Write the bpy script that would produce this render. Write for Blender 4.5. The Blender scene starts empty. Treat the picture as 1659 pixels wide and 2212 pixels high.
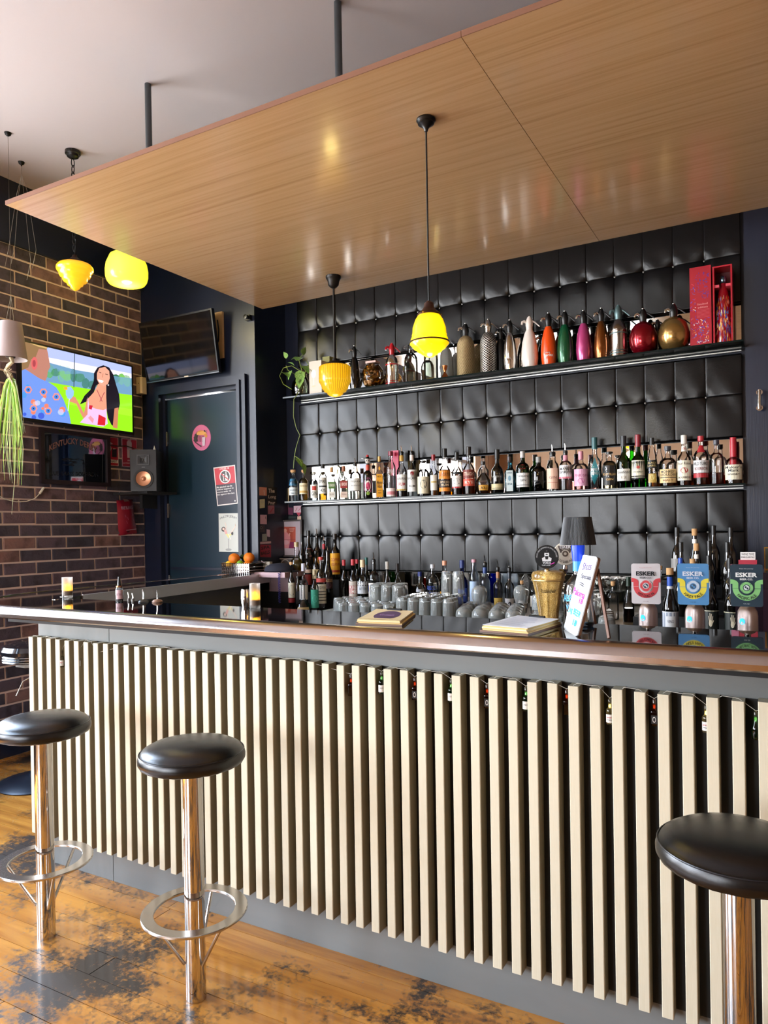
import bpy, math, random
import numpy as np
from mathutils import Vector, Matrix
random.seed(7)
S = bpy.context.scene
COL = S.collection
PI = math.pi

# ------------------------------------------------------------------ camera
FPX, YAW, PITCH, ROLL, CY, CX = 1578.2, 0.50667, -0.004557, -0.016443, 1149.92, 829.5
fw = np.array([-math.sin(YAW)*math.cos(PITCH), math.cos(YAW)*math.cos(PITCH), math.sin(PITCH)])
r0 = np.array([math.cos(YAW), math.sin(YAW), 0.0]); u0 = np.cross(r0, fw)
RT = r0*math.cos(ROLL)+u0*math.sin(ROLL); UP = -r0*math.sin(ROLL)+u0*math.cos(ROLL)
EYE = np.array([0, 0, 1.45])
cd = bpy.data.cameras.new('camera'); cam = bpy.data.objects.new('camera', cd); COL.objects.link(cam)
cam.matrix_world = Matrix(((RT[0], UP[0], -fw[0], EYE[0]), (RT[1], UP[1], -fw[1], EYE[1]), (RT[2], UP[2], -fw[2], EYE[2]), (0, 0, 0, 1)))
cd.sensor_fit = 'VERTICAL'; cd.sensor_height = 36.0; cd.lens = FPX/2212*36.0
cd.shift_y = (CY-1106)/2212.0; cd.clip_start = 0.05; cd.clip_end = 200
S.camera = cam

def at(px, py, ax, v):
    """the point of the plane (axis ax = v) that stands at a pixel of the photograph"""
    d = fw+(px-CX)/FPX*RT-(py-CY)/FPX*UP
    return EYE+d*((v-EYE[ax])/d[ax])
def fwd(P): return float((np.array(P)-EYE)@fw)

# ------------------------------------------------------------------ world, lights, exposure
w = bpy.data.worlds.new('world'); S.world = w; w.use_nodes = True
nt = w.node_tree; bg = nt.nodes['Background']
tc = nt.nodes.new('ShaderNodeTexCoord'); sp = nt.nodes.new('ShaderNodeSeparateXYZ'); cr = nt.nodes.new('ShaderNodeValToRGB')
nt.links.new(tc.outputs['Generated'], sp.inputs[0]); nt.links.new(sp.outputs['Z'], cr.inputs[0]); nt.links.new(cr.outputs[0], bg.inputs[0])
e = cr.color_ramp.elements
e[0].position = 0.0; e[0].color = (.95, .97, 1, 1); e[1].position = 0.8; e[1].color = (.50, .70, 1, 1)
bg.inputs[1].default_value = 19.0
sl_ = bpy.data.lights.new('sun', 'SUN'); sl_.energy = 45; sl_.angle = .02; sl_.color = (1, .95, .88); so = bpy.data.objects.new('sun', sl_); COL.objects.link(so); so.rotation_euler = Vector((.45, -.5, -1)).to_track_quat('-Z', 'Y').to_euler()
def portal(name, loc, rot, sx, sy):
    l = bpy.data.lights.new(name, 'AREA'); l.shape = 'RECTANGLE'; l.size = sx; l.size_y = sy; l.cycles.is_portal = True
    o = bpy.data.objects.new(name, l); COL.objects.link(o); o.location = loc; o.rotation_euler = rot
portal('window_portal', (-4.75, 1.85, 2.05), (0, -PI/2, 0), 2.5, 1.5)
portal('window_portal', (-4.75, -.95, 2.05), (0, -PI/2, 0), 2.5, 2.5)
portal('window_portal', (-2.9, -3.25, 1.55), (PI/2, 0, 0), 2.2, 1.5)
S.view_settings.view_transform = 'Standard'; S.view_settings.look = 'None'
S.view_settings.exposure = 0.6; S.view_settings.gamma = 1.0; S.view_settings.use_curve_mapping = False
cy = S.cycles
cy.max_bounces = 12; cy.diffuse_bounces = 4; cy.glossy_bounces = 5; cy.transmission_bounces = 8; cy.transparent_max_bounces = 16
cy.caustics_reflective = False; cy.caustics_refractive = False; cy.sample_clamp_indirect = 6.0; cy.blur_glossy = .3

# ------------------------------------------------------------------ helpers
def lin(h):
    if not isinstance(h, str): return tuple(h[:3])
    h = h.lstrip('#'); v = [int(h[i:i+2], 16)/255 for i in (0, 2, 4)]
    return tuple((x/12.92 if x <= .04045 else ((x+.055)/1.055)**2.4) for x in v)
MATS = {}
def mat(name, col='#808080', rough=.5, metal=0., **k):
    if name in MATS: return MATS[name]
    m = bpy.data.materials.new(name); m.use_nodes = True; b = m.node_tree.nodes['Principled BSDF']
    b.inputs['Base Color'].default_value = (*lin(col), 1); b.inputs['Roughness'].default_value = rough; b.inputs['Metallic'].default_value = metal
    if 'ior' in k: b.inputs['IOR'].default_value = k['ior']
    if 'coat' in k: b.inputs['Coat Weight'].default_value = k['coat']; b.inputs['Coat Roughness'].default_value = k.get('coatr', .05)
    if 'trans' in k: b.inputs['Transmission Weight'].default_value = k['trans']
    if 'spec' in k: b.inputs['Specular IOR Level'].default_value = k['spec']
    if 'emit' in k: b.inputs['Emission Color'].default_value = (*lin(k['emit']), 1); b.inputs['Emission Strength'].default_value = k.get('es', 1)
    if 'sub' in k: b.inputs['Subsurface Weight'].default_value = k['sub']
    MATS[name] = m; return m
def N(m, t, **k):
    n = m.node_tree.nodes.new('ShaderNode'+t)
    for a, v in k.items():
        if a in n.inputs: n.inputs[a].default_value = v
        else: setattr(n, a, v)
    return n
def L(m, a, b): m.node_tree.links.new(a, b)
def ramp(m, src, stops):
    r = N(m, 'ValToRGB'); els = r.color_ramp.elements
    while len(els) < len(stops): els.new(.5)
    for el, (p, c) in zip(els, stops): el.position = p; el.color = (*lin(c), 1)
    L(m, src, r.inputs[0]); return r.outputs[0]
def bump(m, src, strength, dist=.01):
    b = m.node_tree.nodes['Principled BSDF']; n = N(m, 'Bump'); n.inputs['Strength'].default_value = strength; n.inputs['Distance'].default_value = dist
    L(m, src, n.inputs['Height']); L(m, n.outputs[0], b.inputs['Normal'])
def glass(name, tint='#ffffff', rough=.0, ior=1.5, body=0.0):
    """thin walled glass: tinted see-through with a mirror-like skin"""
    if name in MATS: return MATS[name]
    m = bpy.data.materials.new(name); m.use_nodes = True; n = m.node_tree; n.nodes.clear()
    out = N(m, 'OutputMaterial'); t = N(m, 'BsdfTransparent'); g = N(m, 'BsdfGlossy'); mx = N(m, 'MixShader'); f = N(m, 'Fresnel')
    t.inputs[0].default_value = (*lin(tint), 1); g.inputs['Roughness'].default_value = max(rough, .02); f.inputs['IOR'].default_value = ior
    src = t.outputs[0]
    if body > 0:
        d = N(m, 'BsdfTranslucent'); d.inputs[0].default_value = (*lin(tint), 1); m2 = N(m, 'MixShader'); m2.inputs[0].default_value = body
        L(m, t.outputs[0], m2.inputs[1]); L(m, d.outputs[0], m2.inputs[2]); src = m2.outputs[0]
    ad = N(m, 'Math', operation='MULTIPLY_ADD'); ad.inputs[1].default_value = 1.0; ad.inputs[2].default_value = .015; ad.use_clamp = True
    L(m, f.outputs[0], ad.inputs[0]); L(m, ad.outputs[0], mx.inputs[0]); L(m, src, mx.inputs[1]); L(m, g.outputs[0], mx.inputs[2]); L(m, mx.outputs[0], out.inputs[0])
    MATS[name] = m; return m
def attr_mat(name, rough=.5, emit=0.):
    if name in MATS: return MATS[name]
    m = mat(name, '#808080', rough); a = N(m, 'Attribute'); a.attribute_name = 'Col'; b = m.node_tree.nodes['Principled BSDF']
    if emit:
        b.inputs['Base Color'].default_value = (.01, .01, .01, 1); L(m, a.outputs['Color'], b.inputs['Emission Color']); b.inputs['Emission Strength'].default_value = emit
    else: L(m, a.outputs['Color'], b.inputs['Base Color'])
    return m

class MB:
    def __init__(s): s.v = []; s.f = []; s.c = None; s.m = []; s.mi = 0
    def face(s, f): s.f.append(tuple(f)); s.m.append(s.mi)
    def add(s, vs, fs):
        o = len(s.v); s.v += [tuple(map(float, p)) for p in vs]
        for f in fs: s.face([i+o for i in f])
        return s
    def box(s, x0, x1, y0, y1, z0, z1):
        return s.add([(x0,y0,z0),(x1,y0,z0),(x1,y1,z0),(x0,y1,z0),(x0,y0,z1),(x1,y0,z1),(x1,y1,z1),(x0,y1,z1)],
                     [(0,3,2,1),(4,5,6,7),(0,1,5,4),(1,2,6,5),(2,3,7,6),(3,0,4,7)])
    def bbox(s, x0, x1, y0, y1, z0, z1, b):
        """box whose four vertical-in-z edges are chamfered in xy"""
        p = [(x0+b,y0),(x1-b,y0),(x1,y0+b),(x1,y1-b),(x1-b,y1),(x0+b,y1),(x0,y1-b),(x0,y0+b)]
        return s.prism(p, z0, z1)
    def prism(s, poly, z0, z1, T=None):
        n = len(poly); vs = [(x, y, z0) for x, y in poly]+[(x, y, z1) for x, y in poly]
        if T: vs = [T(*p) for p in vs]
        fs = [tuple(range(n-1, -1, -1)), tuple(range(n, 2*n))]+[(i, (i+1) % n, n+(i+1) % n, n+i) for i in range(n)]
        return s.add(vs, fs)
    def lathe(s, prof, seg=20, o=(0, 0, 0), sq=0, T=None, close=True, flute=None):
        vs = []; k = len(prof)
        for j in range(seg):
            a = 2*PI*(j+.5)/seg; c, q = math.cos(a), math.sin(a)
            m = 1.0
            if sq: m = (abs(c)**sq+abs(q)**sq)**(-1/sq)
            for i, (r, z) in enumerate(prof):
                mm = m
                if flute and r > 0: mm *= 1+flute[1]*math.cos(flute[0]*a) if flute[2] <= z <= flute[3] else 1
                vs.append((o[0]+r*c*mm, o[1]+r*q*mm, o[2]+z))
        if T: vs = [T(*p) for p in vs]
        fs = []
        for j in range(seg):
            a, b = j*k, ((j+1) % seg)*k
            for i in range(k-1):
                if prof[i][0] == 0 and prof[i+1][0] == 0: continue
                if prof[i][0] < 1e-6: fs.append((a+i, b+i+1, a+i+1))
                elif prof[i+1][0] < 1e-6: fs.append((a+i, b+i, a+i+1))
                else: fs.append((a+i, b+i, b+i+1, a+i+1))
        return s.add(vs, fs)
    def tube(s, pts, r, seg=8, closed=False, caps=True):
        P = [Vector(p) for p in pts]; n = len(P); R = r if isinstance(r, (list, tuple)) else [r]*n
        up = None; rings = []
        for i in range(n):
            a = P[(i-1) % n] if (closed or i > 0) else P[i]; b = P[(i+1) % n] if (closed or i < n-1) else P[i]
            t = (b-a).normalized()
            if up is None: up = Vector((0, 0, 1)) if abs(t.z) < .9 else Vector((1, 0, 0))
            x = t.cross(up).normalized(); up = x.cross(t).normalized()
            rings.append([P[i]+(x*math.cos(2*PI*j/seg)+up*math.sin(2*PI*j/seg))*R[i] for j in range(seg)])
        vs = [q for rg in rings for q in rg]; fs = []
        for i in range(n if closed else n-1):
            a, b = i*seg, ((i+1) % n)*seg
            for j in range(seg): fs.append((a+j, a+(j+1) % seg, b+(j+1) % seg, b+j))
        if caps and not closed: fs += [tuple(range(seg-1, -1, -1)), tuple((n-1)*seg+j for j in range(seg))]
        return s.add(vs, fs)
    def build(s, name, m, parent=None, smooth=False, loc=None, angle=None):
        me = bpy.data.meshes.new(name); me.from_pydata(s.v, [], s.f)
        ms = m if isinstance(m, (list, tuple)) else [m]
        for q in ms: me.materials.append(q)
        if len(ms) > 1: me.polygons.foreach_set('material_index', s.m)
        if smooth: me.polygons.foreach_set('use_smooth', [True]*len(me.polygons))
        if s.c:
            ca = me.color_attributes.new('Col', 'FLOAT_COLOR', 'CORNER'); d = []
            for p, c in zip(me.polygons, s.c): d += [*c, 1.0]*p.loop_total
            ca.data.foreach_set('color', d)
        me.update()
        if smooth: me.set_sharp_from_angle(angle=math.radians(angle or 38))
        o = bpy.data.objects.new(name, me); COL.objects.link(o)
        if parent: o.parent = parent
        if loc is not None: o.location = loc
        return o
def tag(o, label=None, cat=None, group=None, kind=None):
    if label: o['label'] = label
    if cat: o['category'] = cat
    if group: o['group'] = group
    if kind: o['kind'] = kind
    return o
def thing(name, label, cat, loc=(0, 0, 0), rz=0, group=None, kind=None):
    o = bpy.data.objects.new(name, None); o.empty_display_size = .05; COL.objects.link(o)
    o.location = tuple(map(float, loc)); o.rotation_euler = (0, 0, rz); return tag(o, label, cat, group, kind)
def struct(name, parent=None, kind='structure'):
    o = bpy.data.objects.new(name, None); COL.objects.link(o); o['kind'] = kind; return o
def face_cam(P): return math.atan2(-(P[0]-EYE[0]), P[1]-EYE[1])   # rotation that turns local -y towards the camera

# text as flat triangles, cached
TX = {}
def text(s, bold=0.0):
    k = (s, bold)
    if k in TX: return TX[k]
    c = bpy.data.curves.new('t', 'FONT'); c.body = s; c.align_x = 'CENTER'; c.size = 1; c.resolution_u = 2; c.offset = bold; c.fill_mode = 'FRONT'
    o = bpy.data.objects.new('t', c); COL.objects.link(o); dg = bpy.context.evaluated_depsgraph_get(); me = o.evaluated_get(dg).to_mesh()
    V = np.array([v.co[:2] for v in me.vertices]) if len(me.vertices) else np.zeros((0, 2)); F = [tuple(p.vertices) for p in me.polygons]
    o.evaluated_get(dg).to_mesh_clear(); bpy.data.objects.remove(o); bpy.data.curves.remove(c)
    if len(V): lo, hi = V.min(0), V.max(0); V = (V-lo)/(hi-lo)*[1, 1]; asp = (hi-lo)[0]/(hi-lo)[1]
    else: asp = 1
    TX[k] = (V, F, asp); return TX[k]

class Decal(MB):
    """flat print: coloured polygons and lettering stacked in thin layers. T(u,v,h) -> 3D"""
    def __init__(s, T): super().__init__(); s.c = []; s.T = T; s.h = 0
    def put(s, V, F, col):
        s.h += 1; n0 = len(s.f); s.add([s.T(u, v, s.h) for u, v in V], F); s.c += [lin(col)]*(len(s.f)-n0); return s
    def poly(s, pts, col): return s.put(pts, [tuple(range(len(pts)))], col)
    def rect(s, x0, y0, x1, y1, col, nx=1):
        V = []; F = []
        for i in range(nx+1): u = x0+(x1-x0)*i/nx; V += [(u, y0), (u, y1)]
        for i in range(nx): F.append((2*i, 2*i+2, 2*i+3, 2*i+1))
        return s.put(V, F, col)
    def disc(s, cx, cy_, r, col, ry=None, n=28, a0=0, a1=2*PI, r2=None):
        ry = ry or r
        if r2 is None and a1-a0 > 6.28: return s.put([(cx+r*math.cos(2*PI*i/n), cy_+ry*math.sin(2*PI*i/n)) for i in range(n)], [tuple(range(n))], col)
        r2 = r2 or 0.0; V = []; F = []
        for i in range(n+1):
            a = a0+(a1-a0)*i/n; V += [(cx+r*math.cos(a), cy_+ry*math.sin(a)), (cx+r2*math.cos(a), cy_+r2*ry/r*math.sin(a))]
        for i in range(n): F.append((2*i, 2*i+2, 2*i+3, 2*i+1))
        return s.put(V, F, col)
    def txt(s, t, x0, y0, x1, y1, col, bold=0.0, sk=0.0):
        """lettering filling the box: x0,y0 is its lower left corner, x1,y1 its upper right; sk shifts the right end in v"""
        V, F, asp = text(t, bold)
        if not len(V): return s
        return s.put([(x0+(x1-x0)*u, y0+(y1-y0)*v+sk*u) for u, v in V], F, col)
    def arc(s, t, cx, cy_, r, h, a0, a1, col, inside=False, bold=0.0, ex=1.0):
        """lettering along an arc of radius r from angle a0 to a1 (letters stand outwards, or inwards along the bottom)"""
        V, F, asp = text(t, bold); out = []
        for u, v in V:
            a = a0+(a1-a0)*u; q = r+(v*h if not inside else -v*h); out.append((cx+q*math.cos(a)*ex, cy_+q*math.sin(a)))
        return s.put(out, F, col)
    def line(s, x0, y0, x1, y1, wd, col):
        d = math.hypot(x1-x0, y1-y0) or 1; nx, ny = -(y1-y0)/d*wd/2, (x1-x0)/d*wd/2
        return s.poly([(x0+nx, y0+ny), (x1+nx, y1+ny), (x1-nx, y1-ny), (x0-nx, y0-ny)], col)
def pxT(ax, v, ox=0, oy=0, sc=1., sgn=-1, step=.00025, base=0.):
    """T for a Decal whose coordinates are pixels of an enlarged crop of the photograph, laid on a real plane"""
    def T(x, y, h):
        P = at(ox+x/sc, oy+y/sc, ax, v); P = np.array(P); P[ax] += sgn*(base+h*step); return P
    return T
def flipT(T): return T
PRINT = attr_mat('printed_surface', .45); SCREEN = attr_mat('screen_light', .2, .95)

# ------------------------------------------------------------------ materials
navy = mat('navy_gloss_paint', '#061128', .38, coat=.3, coatr=.3)
t_ = N(navy, 'TexNoise', Scale=30.); bump(navy, t_.outputs[0], .12, .004)
doorm = mat('door_gloss_paint', '#142a38', .3, coat=.3, coatr=.15)
t_ = N(doorm, 'TexNoise', Scale=60.); bump(doorm, t_.outputs[0], .08, .003)
black = mat('black_plastic', '#0b0b0d', .35); blackm = mat('matt_black', '#08080a', .7); iron = mat('black_iron', '#101113', .45, .6)
white = mat('white_plastic', '#d9d4c8', .45)
chrome = mat('chrome', '#d8d6d2', .07, 1.); steel = mat('brushed_steel', '#b8b2aa', .24, 1.)
t_ = N(steel, 'TexNoise', Scale=3., Detail=6.); c_ = N(steel, 'TexCoord'); mp = N(steel, 'Mapping'); mp.inputs['Scale'].default_value = (1, 25, 25)
L(steel, c_.outputs['Object'], mp.inputs[0]); L(steel, mp.outputs[0], t_.inputs[0])
rr = N(steel, 'MapRange'); rr.inputs['To Min'].default_value = .14; rr.inputs['To Max'].default_value = .34; L(steel, t_.outputs[0], rr.inputs[0]); L(steel, rr.outputs[0], steel.node_tree.nodes['Principled BSDF'].inputs['Roughness'])
railm = mat('bar_rail_metal', '#c4b8b2', .2, 1.)
t_ = N(railm, 'TexNoise', Scale=60., Detail=4.); bump(railm, t_.outputs[0], .03, .002)
mirrorm = mat('mirror_glass', '#cfc9c2', .015, 1.)
leather = mat('black_leather', '#070708', .3, spec=.34)
t_ = N(leather, 'TexNoise', Scale=9., Detail=5.); rr = N(leather, 'MapRange'); rr.inputs['To Min'].default_value = .17; rr.inputs['To Max'].default_value = .27
L(leather, t_.outputs[0], rr.inputs[0]); L(leather, rr.outputs[0], leather.node_tree.nodes['Principled BSDF'].inputs['Roughness'])
v_ = N(leather, 'TexVoronoi', Scale=420.); bump(leather, v_.outputs[0], .12, .0012)
seatm = mat('seat_vinyl', '#0d0d0e', .26, spec=.6); v_ = N(seatm, 'TexVoronoi', Scale=500.); bump(seatm, v_.outputs[0], .1, .001)
bartop = mat('polished_black_top', '#050507', .035, ior=2.1)
cream = mat('cream_painted_slat', '#cdbf9f', .5); t_ = N(cream, 'TexNoise', Scale=14., Detail=6.); b_ = cream.node_tree.nodes['Principled BSDF']
L(cream, ramp(cream, t_.outputs[0], [(.3, '#d2c8ac'), (.5, '#d6ccb2'), (.8, '#dad1b9')]), b_.inputs['Base Color'])
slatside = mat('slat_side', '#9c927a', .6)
greyp = mat('grey_green_panel', '#70777a', .42); t_ = N(greyp, 'TexNoise', Scale=5., Detail=8.); b_ = greyp.node_tree.nodes['Principled BSDF']
L(greyp, ramp(greyp, t_.outputs[0], [(.3, '#6c6f6e'), (.7, '#7d807e')]), b_.inputs['Base Color'])
darkpanel = mat('dark_backing', '#17150f', .7)
ceilm = mat('ceiling_paint', '#d8d0d0', .8); t_ = N(ceilm, 'TexNoise', Scale=1.2, Detail=3.)
L(ceilm, ramp(ceilm, t_.outputs[0], [(.3, '#aba4a7'), (.7, '#b5aeb0')]), ceilm.node_tree.nodes['Principled BSDF'].inputs['Base Color'])
mortar = mat('mortar', '#d8beb2', .9); t_ = N(mortar, 'TexNoise', Scale=40., Detail=5.); bump(mortar, t_.outputs[0], .5, .01)
brickm = mat('brick_face', '#5a3a36', .75); b_ = brickm.node_tree.nodes['Principled BSDF']
oi = N(brickm, 'ObjectInfo'); g_ = N(brickm, 'NewGeometry'); t_ = N(brickm, 'TexNoise', Scale=13., Detail=8.); L(brickm, g_.outputs['Position'], t_.inputs[0])
A_ = ramp(brickm, oi.outputs['Random'], [(0, '#3c3844'), (.35, '#4e4450'), (.6, '#5e4e5a'), (.82, '#70585e'), (1, '#86645c')])
mx = N(brickm, 'Mix', data_type='RGBA', blend_type='MULTIPLY'); mx.inputs[0].default_value = .8
L(brickm, A_, mx.inputs[6]); L(brickm, ramp(brickm, t_.outputs[0], [(.3, '#8a8088'), (.55, '#ffffff'), (.8, '#ffe8dc')]), mx.inputs[7]); L(brickm, mx.outputs[2], b_.inputs['Base Color'])
t2 = N(brickm, 'TexNoise', Scale=70., Detail=6.); L(brickm, g_.outputs['Position'], t2.inputs[0]); bump(brickm, t2.outputs[0], .5, .006)
def woodmat(name, stops, scale, rough, stain=None, coat=0., ring=6.):
    m = mat(name, '#a07040', rough, coat=coat, coatr=.12); b = m.node_tree.nodes['Principled BSDF']
    g = N(m, 'NewGeometry'); oi = N(m, 'ObjectInfo'); mp = N(m, 'Mapping'); mp.inputs['Scale'].default_value = scale
    ad = N(m, 'VectorMath', operation='ADD'); ml = N(m, 'Math', operation='MULTIPLY'); ml.inputs[1].default_value = 37.
    L(m, oi.outputs['Random'], ml.inputs[0]); L(m, g.outputs['Position'], mp.inputs[0]); L(m, mp.outputs[0], ad.inputs[0]); L(m, ml.outputs[0], ad.inputs[1])
    n1 = N(m, 'TexNoise', Scale=1., Detail=7., Roughness=.62, Distortion=.3); L(m, ad.outputs[0], n1.inputs[0])
    col = ramp(m, n1.outputs[0], stops)
    if stain:
        n2 = N(m, 'TexNoise', Scale=stain[0], Detail=9., Roughness=.68); L(m, g.outputs['Position'], n2.inputs[0])
        n3 = N(m, 'TexNoise', Scale=55., Detail=6., Roughness=.7); L(m, g.outputs['Position'], n3.inputs[0])
        ad2 = N(m, 'Math', operation='MULTIPLY_ADD'); ad2.inputs[1].default_value = .35; L(m, n3.outputs[0], ad2.inputs[0]); L(m, n2.outputs[0], ad2.inputs[2])
        fac = ramp(m, ad2.outputs[0], [(stain[1], '#000000'), (stain[2], '#ffffff')])
        mx = N(m, 'Mix', data_type='RGBA'); L(m, fac, mx.inputs[0]); L(m, col, mx.inputs[6]); mx.inputs[7].default_value = (*lin(stain[3]), 1); col = mx.outputs[2]
        n4 = N(m, 'TexNoise', Scale=7.5, Detail=5., Roughness=.6, Distortion=.6); mp4 = N(m, 'Mapping'); mp4.inputs['Scale'].default_value = (.6, 1.3, 1); L(m, g.outputs['Position'], mp4.inputs[0]); L(m, mp4.outputs[0], n4.inputs[0])
        f4 = ramp(m, n4.outputs[0], [(.64, '#000000'), (.70, '#c0c0c0')]); m4 = N(m, 'Mix', data_type='RGBA'); L(m, f4, m4.inputs[0]); L(m, col, m4.inputs[6]); m4.inputs[7].default_value = (*lin('#241509'), 1); col = m4.outputs[2]
        rr = N(m, 'MapRange'); rr.inputs['To Min'].default_value = rough; rr.inputs['To Max'].default_value = rough+.18; L(m, fac, rr.inputs[0]); L(m, rr.outputs[0], b.inputs['Roughness'])
    L(m, col, b.inputs['Base Color']); bump(m, n1.outputs[0], .08, .003); return m
ply = woodmat('canopy_plywood', [(.28, '#b08a60'), (.45, '#bf9a70'), (.6, '#c6a27a'), (.85, '#ba946c')], (.9, 55, 55), .2, coat=.45)
plank = woodmat('worn_floor_boards', [(.2, '#6e3f18'), (.45, '#b0722e'), (.65, '#c98a3c'), (.9, '#8e5722')], (1.6, 18, 18), .24, stain=(2.1, .67, .76, '#30251c'), coat=.3)
woodb = mat('walnut_wood', '#6a4630', .4); palew = mat('pale_wood', '#d2ae7c', .5); corkm = mat('cork', '#c79a68', .8)
brass = mat('brass', '#b88a3c', .25, 1.); copper = mat('copper', '#b5714a', .2, 1.); brown_metal = mat('brown_metal', '#4a342e', .35, .8)
clear = glass('clear_glass', '#ffffff', 0, 1.45, .07); mblack = mat('black_lacquer', '#060608', .12, coat=.5)

# ------------------------------------------------------------------ the room
tanw = mat('tan_wall_paint', '#c8ac94', .7); t_ = N(tanw, 'TexNoise', Scale=3., Detail=6.)
L(tanw, ramp(tanw, t_.outputs[0], [(.35, '#8c7058'), (.6, '#ac9078')]), tanw.node_tree.nodes['Principled BSDF'].inputs['Base Color'])
BX, DY, WY, RX = -4.5, 4.17, 4.54, -3.355      # brick wall x, door wall y, back wall y, return x
CZ = 3.8
st = struct('floor'); MB().box(-4.9, 3.6, -3.4, 4.7, -.2, -.022).build('floor_slab', mat('floor_slab', '#4a3018', .6), st)
rows = [(.75+.108*i) for i in range(32)]
pm = {}
for i, y in enumerate(rows):
    x = -4.5+random.uniform(-1.2, 0)
    while x < 2.6:
        ln = random.uniform(1.4, 2.9); x1 = min(x+ln, 2.6); xa = max(x, -4.49)
        if x1-xa > .15 and not (y > 2.15 and xa > -2.9):
            MB().box(xa+.0012, x1-.0012, y+.001, y+.107, -.022, random.uniform(-.0012, 0)).build('plank', plank, st)
        x += ln
MB().box(-4.49, 2.6, -3.2, .749, -.022, -.0005).build('floor_area', plank, st)
o = MB().box(-4.9, 3.6, -3.4, 4.9, CZ, CZ+.1).build('ceiling', ceilm); tag(o, kind='structure')
# left wall: brick with a window band towards the street
wl = struct('wall_left')
MB().box(-4.8, BX+.001, 2.6, 4.9, 0, 3.38).build('mortar_bed', mortar, wl)
MB().box(-4.8, BX+.02, -3.4, 4.17, 3.38, CZ).build('plaster_band', navy, wl)
MB().box(BX+.02, BX+.045, 2.6, 4.17, 3.37, 3.43).build('picture_rail', navy, wl)
MB().box(-4.8, BX, -3.4, 2.6, 0, .8).build('sill_wall', navy, wl)
MB().box(-4.8, BX, -3.4, -2.2, .8, 3.38).build('end_pier', tanw, wl); MB().box(-4.8, BX, .3, 1.1, .8, 3.38).build('middle_pier', tanw, wl)
CO, BL = .0845, .24
shapes = []
for k in range(4):
    b = MB(); j = lambda: random.uniform(-.0022, .0022); h = CO-.013; l = BL-.013; q = .004
    f = [(0, -l/2+j(), j()), (0, l/2+j(), j()), (0, l/2+j(), h+j()), (0, -l/2+j(), h+j())]
    bk = [(-.02, a, c) for _, a, c in f]; fr = [(.007, a+(q if a < 0 else -q), c+(q if c < h/2 else -q)) for _, a, c in f]; f0 = [(.0045, a, c) for _, a, c in f]
    b.add(bk+f0+fr, [(8, 9, 10, 11)]+[(4+i, 4+(i+1) % 4, 8+(i+1) % 4, 8+i) for i in range(4)]+[(i, (i+1) % 4, 4+(i+1) % 4, 4+i) for i in range(4)])
    shapes.append(b)
first = {}
for r in range(40):
    z = r*CO+.006; y = 4.165-BL/2-(BL/2 if r % 2 else 0)
    if r % 2: 
        o = MB().box(BX-.02, BX+.006, 4.165-BL/2+.006, 4.163, z, z+CO-.013).build('brick', brickm, wl)
    while y > 2.72:
        k = random.randrange(4)
        if k not in first: o = shapes[k].build('brick', brickm, wl); first[k] = o
        else: o = first[k].copy(); COL.objects.link(o)
        o.location = (BX, y, z); y -= BL
    m = MB()
    while y > 2.6: m.box(BX-.02, BX+.006, max(y-BL/2+.006, 2.6), y+BL/2-.006, z, z+CO-.013); y -= BL
    if m.v: first.setdefault('rest', MB()); first['rest'].add(m.v, m.f)
o = first['rest'].build('brick', brickm, wl); o['kind'] = 'stuff'
o = MB().box(BX+.008, BX+.02, 2.6, 4.16, 0, .13).build('baseboard_left', navy); tag(o, kind='structure')
for k, (y0, y1) in enumerate(((-2.2, -.95), (-.95, .3), (1.1, 2.6))):
    wn = struct('window_%d' % (k+1)); f = MB(); x0, x1 = -4.72, -4.6
    f.box(x0, x1, y0, y0+.05, .8, 3.38).box(x0, x1, y1-.05, y1, .8, 3.38).box(x0, x1, y0+.05, y1-.05, .8, .86).box(x0, x1, y0+.05, y1-.05, 3.31, 3.38).box(x0, x1, y0+.05, y1-.05, 2.5, 2.55)
    f.build('window_frame', navy, wn)
# front wall behind the viewer, with shop windows
wf = struct('wall_front')
MB().box(-4.8, 3.6, -3.4, -3.2, 0, .8).build('sill_wall', navy, wf); MB().box(-4.8, 3.6, -3.4, -3.2, 2.3, CZ).build('header', tanw, wf)
MB().box(-4.8, -3.9, -3.4, -3.2, .8, 2.3).build('pier', tanw, wf); MB().box(-1.85, 3.6, -3.4, -3.2, .8, 2.3).build('pier', tanw, wf)
for k in range(2):
    x0 = -3.9+k*1.025; wn = struct('window_%d' % (k+4)); f = MB()
    f.box(x0, x0+.05, -3.33, -3.25, .8, 2.3).box(x0+.975, x0+1.025, -3.33, -3.25, .8, 2.3).box(x0+.05, x0+.975, -3.33, -3.25, .8, .86).box(x0+.05, x0+.975, -3.33, -3.25, 2.24, 2.3)
    f.build('window_frame', navy, wn)
o = MB().box(3.4, 3.6, -3.2, 4.9, 0, CZ).build('wall_right', tanw); tag(o, kind='structure')
o = MB().box(-16, 14, -16, 16, -.5, -.25).build('ground', mat('pavement', '#b4aea4', .9)); tag(o, kind='structure')
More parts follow.
